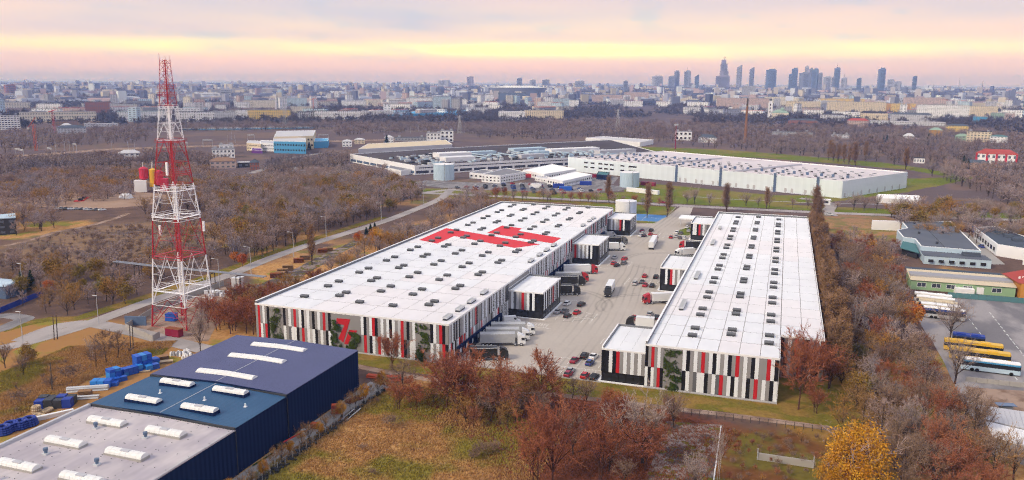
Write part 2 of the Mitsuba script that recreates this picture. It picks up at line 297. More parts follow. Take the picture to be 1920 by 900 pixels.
# courtyard between the warehouses, a kerb at its near edge
struct('yard', MB().prism(rough_poly([(-83.6, 193.6), (-29.8, 193.6), (-29.8, 430), (-42, 436), (-46, 448), (-50, 470), (-52, 507), (-60, 507), (-62, 470), (-66, 440), (-83.6, 432)], 30, 0), .0, .10), 'yard_mat', 'beige concrete lorry yard')
struct('kerb', MB().box(-83.8, -41, 193.2, 193.55, 0, .22).box(-62.6, -62.2, 440, 505, 0, .2).box(-29.9, 2.4, 193.55, 193.8, 0, .16), 'concrete')
# roads
road('side_road', [(-210.14,161.03),(-207.13,172.55),(-205.87,184.97),(-207.53,217.84),(-206.94,254.26),(-209.99,287.35),(-211.09,316.5),(-210.1,349.9),(-208.65,393.1),(-211.16,441.8),(-215.5,487.3),(-222.34,513),(-227.88,535.6)], 6.2, .05, 'road_mat', 'pale asphalt road running along the left woodland')
road('verge', [(-225.72,173.68),(-223.19,186.66),(-213.93,192.57),(-213.6,209.01),(-212.83,223.62),(-213.48,262.54),(-216.83,325.3),(-215.42,406)], 5.5, .025, 'lawn_mat', 'grass verge left of the side road')
road('branch_road', [(-210.42,168.15),(-212.57,183.14),(-205.95,189.18),(-186.52,186.71),(-169.09,183.05),(-154.54,180.54)], 6.5, .045, 'road_mat', 'cracked access road to the mast yard')
road('corner_road', [(-230.84,170.69),(-226.71,174.49),(-228.59,181.59),(-229.36,185.69),(-237.1,186.75),(-242.37,179.71)], 5.5, .04, 'asphalt_mat', 'bend of asphalt at the left edge')
road('main_road', [(-420, 500), (-300, 505), (-215, 509), (-162, 512), (-108, 514), (-60, 512), (14, 514), (60, 519), (140, 527), (260, 545)], 8.5, .06, 'road_mat', 'main road behind the warehouses')
road('main_road_verge', [(-420, 510), (-300, 516), (-215, 524), (-162, 528), (-108, 531), (-60, 531), (14, 531), (60, 534), (140, 543), (260, 560)], 22, .03, 'green_mat', 'grass verge beyond the main road')
road('main_road_verge', [(-215, 498), (-108, 502), (-64, 500)], 10, .028, 'lawn_mat', 'brown grass strip behind the left warehouse')
road('field_path', [(-348.4,265.25),(-341.4,273.16),(-342.3,285.34),(-349.4,306.9),(-348.1,322.4),(-352,342.4),(-360.7,364.9)], 3.4, .04, 'dirt_mat', 'dirt track across the left field')
# ---------------------------------------------------------------- the two striped warehouses
COL = dict(w='white_panel', l='light_grey_panel', g='grey_panel', d='dark_grey_panel', k='black_panel', r='red_panel', o='dark_glass')
VC = dict(w=(.78, .815, .87), l=(.5, .5, .53), g=(.29, .285, .295), d=(.13, .135, .15), k=(.012, .012, .014), r=(.52, .022, .03), o=(.02, .02, .03))
scene['panel_colours'] = {'type': 'twosided', 'b': {'type': 'diffuse', 'reflectance': {'type': 'mesh_attribute', 'name': 'vertex_color'}}}
def panel_box(face, at, a, b, z0, z1, t=.09):
    """one facade panel: face 'f' looks to -y (wall at y = at), 'r' to +x, 'l' to -x"""
    e = .012; m = MB()
    if face == 'f': m.box(a+e, b-e, at-t, at-.004, z0+e, z1-e)
    elif face == 'r': m.box(at+.004, at+t, a+e, b-e, z0+e, z1-e)
    else: m.box(at-t, at-.004, a+e, b-e, z0+e, z1-e)
    return m
def stripes(parent, face, at, a, b, seq, z0, z1, nm='facade_panel'):
    w = (b-a)/len(seq); rr = random.Random(int(a*7+z0*13+at*3))
    for i, c in enumerate(seq):
        panel_box(face, at, a+i*w, a+(i+1)*w, z0, z1, .07+.05*rr.random()).build(nm, COL[c], parent)
def stripes_stuff(store, face, at, a, b, seq, z0, z1):
    w = (b-a)/len(seq)
    for i, c in enumerate(seq):
        v, f = panel_box(face, at, a+i*w, a+(i+1)*w, z0, z1).mesh(); store.append((v, f, np.tile(VC[c], (len(v), 1))))
def store_build(store, name, parent):
    m = MB(); cs = []
    for v, f, c in store: m.add(v, f); cs.append(c)
    k = key(name, parent); scene[k] = mikit.ply(m.mesh(), 'panel_colours', color=np.vstack(cs)); tag(k, kind='stuff')
def rand_seq(n, seed):
    rr = random.Random(seed); s = ''; 
    while len(s) < n:
        c = rr.choice('wwwwwwwgggllkkkrd')
        if s and c == s[-1] and c in 'krw': continue
        s += c
    return s
def roof_tiles(parent, xs, ys, z, seed):
    for i in range(len(xs)-1):
        for j in range(len(ys)-1):
            e = .075; q = meshkit.fbm(np.array([[xs[i]*.035, ys[j]*.03, seed]]), 2, seed)[0]
            MB().box(xs[i]+e, xs[i+1]-e, ys[j]+e*1.9, ys[j+1]-e*1.9, z-.035, z).build('roof_panel', 'roof_pink' if q > .52 else 'roof_white', parent)
sky_cache = {}
def skylight(parent, x, y, z, vent=False, a=0):
    if 's' not in sky_cache:
        sky_cache['s'] = MB().box(-1.12, 1.12, -.72, .72, 0, .52).ply('dark_metal')
        m = MB(); m.prism([(-1.2, -.8), (1.2, -.8), (1.2, .8), (-1.2, .8)], .53, .6)
        v = [(-1.2, -.8, .6), (1.2, -.8, .6), (1.2, .8, .6), (-1.2, .8, .6), (-1.05, -.45, .85), (1.05, -.45, .85), (1.05, .45, .85), (-1.05, .45, .85)]
        m.add(v, [(0, 1, 5, 4), (1, 2, 6, 5), (2, 3, 7, 6), (3, 0, 4, 7), (4, 5, 6, 7)]); sky_cache['c'] = m.ply('skylight_cap')
        m = MB(); m.tube((0, 0, 0), (0, 0, .5), .16, n=8).tube((0, 0, .5), (0, 0, .75), .26, .2, n=8); sky_cache['v'] = m.ply('light_metal')
    tw = T().translate([x, y, z])
    k = key('skylight', parent); scene[k] = {**sky_cache['s'], 'to_world': tw}
    scene[key('cap', k)] = {**sky_cache['c'], 'to_world': tw}
    if vent: scene[key('vent_pipe', parent)] = {**sky_cache['v'], 'to_world': T().translate([x+1.75, y-.75, z])}
def ventilator(parent, x, y, z, L=4.4):
    m = MB(); m.box(x-.62, x+.62, y-L/2, y+L/2, z, z+.45); k = m.build('roof_ventilator', 'dark_metal', parent)
    m = MB(); m.box(x-.7, x-.56, y-L/2, y+L/2, z+.46, z+1.0).box(x+.56, x+.7, y-L/2, y+L/2, z+.46, z+1.0)
    for i in range(8):
        yy = y-L/2+.1+(L-.2)*i/7.3; m.box(x-.55, x+.55, yy, yy+.16, z+.5, z+.95)
    m.build('louvre', 'light_metal', k)
def parapet(parent, x0, x1, y0, y1, z, sides, h=.75):
    m, c = MB(), MB()
    for s in sides:
        if s == 'w': b = (x0, x0+.45, y0, y1)
        if s == 'e': b = (x1-.45, x1, y0, y1)
        if s == 'n': b = (x0+.46, x1-.46, y1-.45, y1)
        m.box(*b, z-.3, z+h); c.box(b[0]-.04, b[1]+.04, b[2]-.04, b[3]+.04, z+h+.003, z+h+.1)
    m.build('parapet', 'parapet_grey', parent); c.build('coping', 'white_trim', parent)
def annex(parent, x0, x1, y0, y1, front, side, sface, h=9.0):
    a = MB().box(x0, x1, y0, y1, .1, h-.08).build('annex', 'black_panel', parent)
    stripes(a, 'f', y0, x0, x1, front, 2.7, h-.45)
    n = len(side); sx = x1 if sface == 'r' else x0
    stripes(a, sface, sx, y0, y1, side, 2.7, h-.45)
    MB().box(x0-.11, x1+.11, y0-.12, y0+.25, h-.44, h+.02).box(x0-.11, x0+.2, y0+.26, y1+.1, h-.44, h+.55).box(x1-.2, x1+.11, y0+.26, y1+.1, h-.44, h+.12).build('coping', 'white_trim', a)
    MB().box(x0+.21, x1-.21, y1-.3, y1, h-.44, h+.5).box(x0+.21, x0+.5, y0+.26, y1-.31, h-.4, h+.5).build('parapet', 'parapet_grey', a)
    xs, ys = np.linspace(x0+.5, x1-.2, 4), np.linspace(y0+.26, y1-.3, 4)
    for i in range(3):
        for j in range(3): MB().box(xs[i]+.03, xs[i+1]-.03, ys[j]+.03, ys[j+1]-.03, h-.07, h-.01).build('roof_panel', 'roof_white', a)
    MB().box(x0-.5, x1+.9 if sface == 'r' else x1, y0-.9, y0-.2, .1, .28).box(sx+(.2 if sface == 'r' else -.9), sx+(.9 if sface == 'r' else -.2), y0-.19, y1, .1, .28).build('plinth', 'white_trim', a)
    # windows low in the black base
    for i in range(5):
        xx = x0+.8+i*(x1-x0-1.6)/5; MB().box(xx, xx+1.7, y0-.06, y0-.01, .5, 2.3).build('window', 'dark_glass', a)
    for i in range(7):
        yy = y0+.8+i*(y1-y0-1.6)/7; b = (sx+.01, sx+.06) if sface == 'r' else (sx-.06, sx-.01); MB().box(*b, yy, yy+2.0, .5, 2.3).build('window', 'dark_glass', a)
    return a
def dock(parent, face, at, y, h=3.3):
    s = 1 if face == 'r' else -1
    b = lambda p, q: (min(at+s*p, at+s*q), max(at+s*p, at+s*q))
    k = MB().box(*b(.005, .75), y-2.0, y-1.45, .1, h).box(*b(.005, .75), y+1.45, y+2.0, .1, h).box(*b(.005, .75), y-1.44, y+1.44, h-.5, h).build('dock_shelter', 'navy_wall', parent)
    MB().box(*b(.01, .1), y-1.4, y+1.4, .9, h-.52).build('door', 'white_panel', k)
    MB().box(*b(.01, .9), y-1.4, y+1.4, .11, .88).build('dock_leveller', 'dark_metal', k)
WA = thing('striped_warehouse', 'long left warehouse with white roof, red roof emblem and striped facade', 'warehouse')
ax0, ax1, ay0, ay1, RZ = -145.5, -83.3, 192.5, 411.0, 11.5
MB().box(ax0, ax1, ay0, ay1, .0, RZ-.1).build('wall', 'plain_grey_wall', WA)
MB().box(ax0+.1, ax1-.1, ay0+.1, ay1-.1, RZ-.099, RZ-.036).build('roof', 'joint_grey', WA)
roof_tiles(WA, np.linspace(ax0+.45, ax1-.05, 8), np.linspace(ay0+.05, ay1-.45, 23), RZ, 3)
MB().box(ax0-.1, ax1+.12, ay0-.14, ay0+.04, RZ-.42, RZ+.12).box(ax1-.04, ax1+.14, ay0+.05, ay1, RZ-.42, RZ+.12).build('fascia', 'white_trim', WA)
parapet(WA, ax0-.05, ax1, ay0+.06, ay1+.05, RZ, 'wn')
MB().box(ax0-.12, ax1+.14, ay0-.16, ay0-.01, .02, .4).build('plinth', 'light_grey_panel', WA)
zt, zm, zb = RZ-.45, 5.65, .45
for a, b, top, bot in [(-145.5, -140.8, 'grgwgk', 'grwgrk'), (-136, -120, 'kgwgrgwklwgkgwgrgk', 'wgdwwkgrgwlwkgwgkw'), (-110.3, -93.3, 'wkgwrkgwgwkwglrgkgw', 'grgkwgrwgkwgdwrkdww'), (-88.8, -83.42, 'kwgrkg', 'wgwgrk')]:
    stripes(WA, 'f', ay0, a, b, top, zm, zt); stripes(WA, 'f', ay0, a, b, bot, zb, zm)
for a, b in ((-140.8, -136), (-120, -110.3), (-93.3, -88.8)):
    MB().box(a+.03, b-.03, ay0-.05, ay0-.004, zb, zm-.02).build('plain_panel', 'plain_grey_wall', WA); MB().box(a+.03, b-.03, ay0-.05, ay0-.004, zm+.02, zt).build('plain_panel', 'plain_grey_wall', WA)
# the red emblem on the facade
def fac(z): return [(-120+(x-810)/255*9.7, 11.05-(y-(378+(x-810)*.118))/300*11.0) for x, y in z]
for sh in ([(862, 420), (977, 430), (912, 618), (870, 585), (926, 476), (858, 464)], [(965, 516), (1036, 522), (1012, 552), (992, 552), (950, 634), (918, 628)]):
    p = np.array(fac(sh)); m = MB().prism(p, 0, .1); v, f = m.mesh(); v = np.c_[v[:, 0], ay0-.06-v[:, 2], v[:, 1]]
    k = MB().add(v, f).build('emblem', 'red_panel', WA)
# the red emblem on the roof
for sh in ([(-141.97,297.84),(-142.47,327.5),(-91.71,306.7),(-99.26,296.16),(-131.6,311),(-131.77,293.69)], [(-121.07,323.1),(-121.02,342.8),(-110.14,338.8),(-109.76,332.6),(-87.46,322.9),(-87.45,310.3)]):
    MB().prism(sh, RZ+.006, RZ+.02).build('roof_emblem', 'red_roof_paint', WA)
ys0 = [236.8+20*k for k in range(-2, 9)]
for y in ys0:
    for x in (-135.7, -116.7, -105.7):
        for d in (0, 6.6):
            if 197 < y+d < 410: skylight(WA, x, y+d, RZ)
for y in [247.7+20*k for k in range(-3, 9)]:
    for x in (-126.1, -96.1):
        for d in (0, 4.0):
            if 194 < y+d < 409.5: skylight(WA, x, y+d, RZ)
for y in (197.5, 206.5, 215.4, 226.2, 274.8, 286, 295.3, 305.4, 354.8, 367.7, 375.5): ventilator(WA, -85.7, y, RZ)
# side face with docks
store = []
for (a, b) in ((192.6, 242.2), (264, 326), (347.5, 397.3)):
    n = int((b-a)/.96); w = (b-a)/n; top, bot = rand_seq(n, int(a)), rand_seq(n, int(a)+5)
    for i in range(n):
        y = a+i*w; dk = (a < 200 and 197 < y < 233) or (a > 250 and a+2 < y < b-6)
        lo = 3.45 if dk else .5
        if y < 290: stripes(WA, 'r', ax1, y, y+w, top[i], zm, zt); stripes(WA, 'r', ax1, y, y+w, bot[i], lo, zm)
        else: stripes_stuff(store, 'r', ax1, y, y+w, top[i], zm, zt); stripes_stuff(store, 'r', ax1, y, y+w, bot[i], lo, zm)
n = 14; stripes_stuff(store, 'r', ax1, 397.3, 411, rand_seq(n, 3), 9.2, zt)
store_build(store, 'facade_panel', WA)
for y in list(np.arange(200.0, 233, 4.6))+list(np.arange(269.5, 318, 4.8))+list(np.arange(353, 390, 4.8)): dock(WA, 'r', ax1, float(y))
for a, b in ((197.2, 233.5), (266, 320), (349.5, 391)): MB().box(ax1+.005, ax1+.07, a, b, .1, 3.4).build('dock_wall', 'dark_grey_panel', WA)
annex(WA, ax1+.1, -71.4, 242.2, 264, 'gwdlgrgwkwkok', 'kwkwkgkwkgrkwkgkwkk', 'r')
annex(WA, ax1+.1, -71.9, 326.2, 347.5, 'grgwgwgwkwkok', 'kokwkgkwokgkwkdk', 'r')
annex(WA, ax1+.1, -71.7, 397.3, 415.5, 'dgwgwlgrkwoko', 'kgkwkokwkgkw', 'r', 8.7)
# ---- right warehouse
WB = thing('striped_warehouse', 'right striped warehouse with stepped front and rows of paired dark skylights', 'warehouse')
bx0, bx1, bx2, by0, bys, by1 = -29.9, 2.25, 13.1, 194.0, 213.2, 415.5
MB().prism([(bx0, by0), (bx1, by0), (bx1, bys), (bx2, bys), (bx2, by1), (bx0, by1)], 0, RZ-.1).build('wall', 'plain_grey_wall', WB)
MB().prism([(bx0+.1, by0+.1), (bx1-.1, by0+.1), (bx1-.1, bys+.1), (bx2-.1, bys+.1), (bx2-.1, by1-.1), (bx0+.1, by1-.1)], RZ-.099, RZ-.036).build('roof', 'joint_grey', WB)
xe = [-29.5, -27.4, -22.3, -17.3, -12.25, -7.2, -2.25, 2.2]; ye = list(np.arange(194.05, 414, 9.58)); ye[-1] = by1-.45
roof_tiles(WB, xe, ye, RZ, 8); roof_tiles(WB, [2.28, 7.6, 12.9], [213.25]+ye[3:], RZ, 8)
MB().box(bx0-.1, bx1+.12, by0-.14, by0+.04, RZ-.42, RZ+.12).box(bx1+.0, bx1+.13, by0+.05, bys-.14, RZ-.42, RZ+.12).box(bx1+.14, bx2+.1, bys-.14, bys+.04, RZ-.42, RZ+.12).box(bx2-.1, bx2+.1, bys+.05, by1, RZ-.42, RZ+.12).build('fascia', 'white_trim', WB)
parapet(WB, bx0-.05, bx2, by0+.06, by1+.05, RZ, 'wn')
MB().box(bx0-.12, bx1+.14, by0-.16, by0-.01, .02, .4).build('plinth', 'light_grey_panel', WB)
for a, b, top, bot in [(-29.9, -25.3, 'kgrgwg', 'wkwgrk'), (-20.6, 2.2, 'wkgwgrgwkwgwkgrgwgkwggrwk', 'kwgdwwkgwdrgwkwgwkgrgwgkw')]:
    stripes(WB, 'f', by0, a, b, top, zm, zt); stripes(WB, 'f', by0, a, b, bot, zb, zm)
MB().box(-25.27, -20.63, by0-.05, by0-.004, zb, zm-.02).build('plain_panel', 'plain_grey_wall', WB); MB().box(-25.27, -20.63, by0-.05, by0-.004, zm+.02, zt).build('plain_panel', 'plain_grey_wall', WB)
stripes(WB, 'f', bys, bx1+.15, bx2, 'kdwdrgdkgdwk', zm, zt); stripes(WB, 'f', bys, bx1+.15, bx2, 'gkwgdrkgwdkg', zb, zm)
stripes(WB, 'r', bx1, by0, bys-.1, 'gwkglkwgrgkwgdkwgwkg', zm, zt); stripes(WB, 'r', bx1, by0, bys-.1, 'wgkwgwkrgwkgdwgkwgdk', zb, zm)
store = []; stripes_stuff(store, 'r', bx2, bys, by1, rand_seq(210, 9), zm, zt); stripes_stuff(store, 'r', bx2, bys, by1, rand_seq(210, 19), zb, zm)
stripes_stuff(store, 'l', bx0, 216, 292.6, rand_seq(80, 29), zm, zt); stripes_stuff(store, 'l', bx0, 316, 397.6, rand_seq(84, 39), zm, zt); store_build(store, 'facade_panel', WB)
for k in range(-4, 8):
    y0 = 264.5+20*k
    for x in (-19.5, -.45):
        for d in (0, 6.6):
            if 195 < y0+13.3-6.6+d+.0 < 413: skylight(WB, x, y0+d+(0 if True else 0), RZ, True) if 195.5 < y0+d < 413 else None
    for d in (0, 4.3):
        y = 268.6+20*k+d
        if 194.2 < y-0 < 412: skylight(WB, -10.0, y, RZ)
for y in (371, 337.4, 332.6, 276, 270.9, 236.5, 231.4): ventilator(WB, -25.4, y-1, RZ, 4.6)
for y in list(np.arange(220, 288, 5.0))+list(np.arange(321, 394, 5.0)): dock(WB, 'l', bx0, float(y))
annex(WB, -41.2, bx0-.1, 194.6, 215.4, 'kowkrgwgwgwg', 'kwkgkwkokgkwkgkwk', 'l')
annex(WB, -40.8, bx0-.1, 293, 315.6, 'kowkrwgwgdgw', 'kokwkgkwkgkokwkgk', 'l')
annex(WB, -41.4, bx0-.1, 398, 416.4, 'kwwkrdwgdgwg', 'kwkgkokwkgkw', 'l', 8.7)
# climbing plants on the plain panels
def climber(x0, x1, y, z0, z1, seed, label, dens=900, bias=0):
    r = np.random.default_rng(seed); m = MB(); n = dens
    t = r.uniform(0, 1, n); cx = (x0+x1)/2+np.sin(t*7+seed)*.22*(x1-x0)+bias*(t-.5); wd = (.12+.16*meshkit.noise(np.c_[t*6, 0*t+seed, 0*t], seed))*(x1-x0)
    x = cx+r.normal(0, 1, n)*wd; x = np.clip(x, x0+.1, x1-.1); z = z0+t*(z1-z0)
    keep = meshkit.fbm(np.c_[x*.9, z*.9, 0*x+seed], 2, seed) > .36; x, z = x[keep], z[keep]; n = len(x)
    s = r.uniform(.14, .32, n); a = r.uniform(0, 6.28, n); d = r.uniform(.12, .5, n)
    c = np.c_[x, y-d, z]; u = np.c_[np.cos(a), r.uniform(-.6, .6, n), np.sin(a)]*s[:, None]; w = np.c_[-np.sin(a), r.uniform(-.6, .6, n), np.cos(a)]*s[:, None]*.7
    m.add(np.vstack([c-u, c+w, c+u, c-w]), np.c_[np.arange(n), np.arange(n)+n, np.arange(n)+2*n, np.arange(n)+3*n])
    k = thing('climbing_plant', label, 'plant', 'green climbers on the warehouse fronts')
    m.build('foliage', 'leaf_green', k)
    s = MB(); pts = [((x0+x1)/2+math.sin(q*7+seed)*.22*(x1-x0), y-.12, z0+q*(z1-z0)) for q in np.linspace(0, .95, 9)]; s.path(pts, .05, 4).build('stem', 'bark', k)
climber(-140.6, -136.1, 192.4, .1, 10.7, 1, 'green climber on the leftmost plain grey panel of the left warehouse', 1000)
climber(-120, -116.6, 192.35, .1, 9.2, 2, 'green climber left of the red facade emblem', 1100, -1)
climber(-115, -110.5, 192.35, .1, 6.2, 3, 'green climber right of the red facade emblem, reaching half its height', 800, .5)
climber(-93.2, -88.9, 192.4, .1, 10.7, 4, 'green climber on the grey panel nearest the right corner of the left warehouse', 1000)
climber(-25.2, -20.7, 193.9, .1, 10.8, 6, 'green climber on the grey panel of the right warehouse front', 1300)
# ---------------------------------------------------------------- the dark blue hall in front
HL = thing('industrial_hall', 'dark blue metal hall in the left foreground with grey, blue and violet roof sections', 'hall')
def hall_section(x0, x1, y0, y1, zr, ze, wallm, roofm, lab):
    xm = (x0+x1)/2
    m = MB(); prof = [(x0, 0), (x1, 0), (x1, ze-.02), (xm, zr-.02), (x0, ze-.02)]
    v = [(x, y, z) for y in (y0, y1) for x, z in prof]; m.add(v, [(i, (i+1) % 5, 5+(i+1) % 5, 5+i) for i in range(2)]+[(4, 0, 5, 9)])
    m.add(v, [(0, 2, 1), (0, 3, 2), (0, 4, 3), (5, 6, 7), (5, 7, 8), (5, 8, 9)]); w = m.build('wall', wallm, HL)
    m = MB(); v = [(x0-.15, y0, ze), (xm, y0, zr), (x1+.15, y0, ze), (x0-.15, y1, ze), (xm, y1, zr), (x1+.15, y1, ze)]
    v += [(x, y, z-.12) for x, y, z in v]
    m.add(v, [(0, 1, 4, 3), (1, 2, 5, 4), (6, 9, 10, 7), (7, 10, 11, 8), (0, 6, 7, 1), (1, 7, 8, 2), (3, 4, 10, 9), (4, 5, 11, 10), (0, 3, 9, 6), (2, 8, 11, 5)])
    r = m.build('roof', roofm, HL); tag(r, lab); return r
hx0, hx1 = -133.6, -97.6; hxm = -115.7
r1 = hall_section(hx0, hx1, 137.9, 168.4, 10.85, 10.3, 'navy_wall', 'navy_roof', 'dark violet roof section with three long skylights')
r2 = hall_section(hx0-.05, hx1-.1, 120.7, 137.85, 10.4, 9.8, 'navy_wall', 'blue_roof', 'blue roof section with four short skylights')
r3 = hall_section(hx0+.1, hx1+.05, 84, 120.65, 9.75, 9.45, 'navy_wall', 'bitumen', 'pale grey bitumen roof section')
def roofz(x, zr, ze): return ze+(zr-ze)*(1-abs(x-hxm)/18)
MB().box(hxm-.1, hxm+.1, 137.9, 168.4, 10.85, 10.9).build('ridge_strip', 'tower_pale', HL); MB().box(hxm-.1, hxm+.1, 120.8, 137.8, 10.4, 10.45).build('ridge_strip', 'tower_pale', HL)
MB().box(hx0-.1, hx1+.1, 120.3, 120.62, 9.3, 10.0).build('coping', 'dark_metal', HL); MB().box(hx0-.1, hx1+.1, 137.5, 137.8, 9.6, 10.25).build('coping', 'dark_metal', HL)
MB().box(hx0-.1, hx0+.55, 84, 120.2, 9.46, 10.05).build('coping', 'light_grey_panel', HL); MB().box(hx1-.1, hx1+.12, 84, 120.2, 9.46, 9.62).build('coping', 'light_grey_panel', HL)
for y in (120.66, 137.87): MB().tube((hx1+.12, y, 0), (hx1+.12, y, 9.4), .09).build('drain_pipe', 'dark_metal', HL)
def barrel(x0, x1, y, z, wd=1.9, hgt=.75, hatch=True, base='skylight_white', bh=.35):
    """a barrel skylight: curved ends-to-end along x, split in panes"""
    k = MB().box(x0-.1, x1+.1, y-wd/2-.1, y+wd/2+.1, z-.3, z+bh).build('barrel_skylight', base, HL)
    n = max(6, int((x1-x0)/1.15)); L = x1-x0; zc = lambda x: (-.03*abs(x-(x0+x1)/2)) if not hatch else 0.
    ar = [(-wd/2*math.cos(t), hgt*math.sin(t)**.8) for t in np.linspace(0.001, math.pi-.001, 8)]
    for i in range(n):
        m = MB(); a, b = x0+i/n*L+.03, x0+(i+1)/n*L-.03
        v = [(a, y+p, z+bh+.02+q+zc(a)) for p, q in ar]+[(b, y+p, z+bh+.02+q+zc(b)) for p, q in ar]
        m.add(v, [(j, j+8, j+9, j+1) for j in range(7)]); m.add(v, [(0, j+1, j) for j in range(1, 7)]+[(8, 8+j, 9+j) for j in range(1, 7)]); m.build('pane', 'skylight_white', k)
    if hatch:
        xm = (x0+x1)/2; zt = z+bh+hgt+.06; MB().box(xm-.9, xm+.9, y-.55, y+.3, zt-.16, zt+.05).build('hatch', 'light_grey_panel', k)
for y in (162.6, 153.8, 142.5): barrel(-124.2, -109.1, y, 10.55, 1.9, .55, False)
for y, xs in ((134.3, (-127.2, -113.2)), (124.4, (-127.2, -113.0))):
    for x in xs: barrel(x, x+8.1, y, 10.0, 1.9, .75, True, 'navy_wall', .7)
for y in (114.3, 104.6, 94.9):
    for x in (-126.9, -112.7): barrel(x, x+8.3, y, 9.6, 2.0, .8, True, 'concrete', .4)
for x, y in ((-123.1, 111.9), (-110.8, 111.6), (-122.7, 100.3), (-110.7, 100.1), (-122.5, 90)):
    z = roofz(x, 9.75, 9.45); k = MB().box(x-.5, x+.5, y-.5, y+.5, z, z+.3).build('roof_fan', 'light_metal', HL)
    MB().lathe((x, y, z), [(.28, .3), (.28, .7), (.42, .75), (.42, 1.25), (0, 1.3)], 12).build('cowl', 'blue_glass', k)
for x, y in ((-123.5, 129.5), (-111.7, 129.2), (-102, 129.8)):
    z = roofz(x, 10.4, 9.8); MB().tube((x, y, z), (x, y, z+.8), .16, n=8).box(x-.3, x+.3, y-.3, y+.3, z, z+.12).build('vent_pipe', 'white_trim', HL)
# dotted fixings of the bitumen roof
m = MB()
for yy in np.arange(86, 120, 5.6):
    for xx in np.arange(-132, -98, 2.4): z = roofz(xx, 9.75, 9.45)+.004; m.box(xx, xx+.22, yy, yy+.14, z-.05, z+.03)
for xx in np.arange(-129, -98, 8.0):
    for yy in np.arange(86, 120, 1.7): z = roofz(xx, 9.75, 9.45)+.004; m.box(xx, xx+.16, yy+.3, yy+.5, z-.05, z+.03)
tag(m.build('roof_fixing', 'dark_metal', HL), kind='stuff')
# strip beside the hall: paving, low fence, pallets, lift
struct('side_path', MB().sheet(rough_poly([(-97.4, 90), (-93.2, 90), (-92.2, 168), (-89, 172), (-97.4, 174)], 4, .4, 8), .03), 'concrete', 'concrete path along the dark hall')
fk = thing('wire_fence', 'dark wire fence with brown rubbish along it, right of the dark blue hall', 'fence')
for i, y in enumerate(np.arange(100, 172, 2.5)): MB().tube((-91.6+.008*(y-100), y, 0), (-91.6+.008*(y-100), y, 1.7), .06, n=5).build('post', 'pole_grey', fk)
m = MB()
for z in np.arange(.15, 1.65, .2): m.tube((-91.6, 100, z), (-91.04, 170, z), .014, n=3)
for y in np.arange(100.2, 170, .4): m.tube((-91.6+.008*(y-100), y, .05), (-91.6+.008*(y-100), y, 1.6), .012, n=3, cap=False)
tag(m.build('wire_mesh', 'dark_metal', fk), kind='stuff')
def pallet_stack(x, y, z, n, a, m, label, nm='pallet_stack', cat='pallets', L=1.2, W=1.0, group=None):
    k = thing(nm, label, cat, group)
    for i in range(n): MB().obox((x, y), L, W, z+i*.2, z+i*.2+.03, a).obox((x, y), L, .12, z+i*.2+.031, z+i*.2+.15, a).obox((x, y), L, W, z+i*.2+.151, z+i*.2+.18, a).build('pallet', m, k)
pallet_stack(-96.6, 113.8, 0, 8, .3, 'orange_plastic', 'orange pallet stack at the bottom edge beside the dark hall', L=1.8, W=1.5)
pallet_stack(-95.4, 144.6, 0, 6, .1, 'orange_plastic', 'smaller orange pallet stack by the middle of the dark hall wall', L=1.6, W=1.2)
pallet_stack(-95.2, 153.3, 0, 11, .4, 'orange_plastic', 'tallest orange pallet stack beside the dark hall', L=1.9, W=1.5)
def pipe_bundle(x, y, L, n, a, m, label, r=.16, nm='pipe_bundle', cat='pipes'):
    k = thing(nm, label, cat); ca, sa = math.cos(a), math.sin(a)
    for i in range(n):
        row, col = i//4, i % 4; ox, oz = (col-1.5+.5*(row % 2))*2*r, r+row*1.75*r
        MB().tube((x-sa*ox-ca*L/2, y+ca*ox-sa*L/2, oz), (x-sa*ox+ca*L/2, y+ca*ox+sa*L/2, oz), r, n=6).build('pipe', m, k)
pipe_bundle(-95.0, 161.2, 4.2, 7, 1.2, 'rust_steel', 'red steel bars lying by the far end of the dark hall', .22)
pipe_bundle(-93.5, 176.3, 6.5, 11, .35, 'orange_plastic', 'orange red beams stacked by the path right of the dark hall', .26)
pipe_bundle(-97.0, 176.8, 5.5, 7, .1, 'orange_plastic', 'orange red beams lying left of the larger beam stack', .24)
k = thing('boom_lift', 'red boom lift parked against the dark hall wall', 'lift')
MB().obox((-96.3, 133.6), 2.4, 1.4, .35, 1.1, 1.3).build('chassis', 'dark_metal', k); MB().tube((-96.2, 133.9, 1.2), (-95.5, 139.5, 1.0), .16, n=6).build('boom', 'red_panel', k); MB().obox((-95.4, 140.2), 1.1, .8, .5, 1.5, 1.3).build('basket', 'light_metal', k)
for dx, dy in ((-.5, -.9), (.6, -.9), (-.5, .9), (.6, .9)): MB().tube((-96.3+dx-.15, 133.6+dy, .35), (-96.3+dx+.15, 133.6+dy, .35), .35, n=10).build('wheel', 'rubber', k)
MB().tube((-96.9, 124.5, .3), (-96.3, 130.5, .35), .14, n=6).build('pipe', 'leaf_green', None, label='green pipe lying along the foot of the dark hall wall', cat='pipe')
for x, y, L in ((-91.9, 149.5, 5), (-90.7, 150.5, 5)): MB().tube((x, y, .1), (x+.8, y+L, 1.1), .12, n=6).build('beam', 'light_metal', None, label='pale beam leaning along the wire fence, %s one' % ('left' if x < -91.5 else 'right'), cat='beam')
rr = np.random.default_rng(5)
m = MB()
for i in range(260):
    y = rr.uniform(103, 170); x = -91.9+.008*(y-100)+rr.normal(0, .5); m.obox((x, y), rr.uniform(.3, 1.6), rr.uniform(.1, .5), 0, rr.uniform(.1, .55), rr.uniform(0, 3))
tag(m.build('scrap', 'dark_metal'), 'dark scrap strewn along the wire fence', 'scrap', kind='stuff')
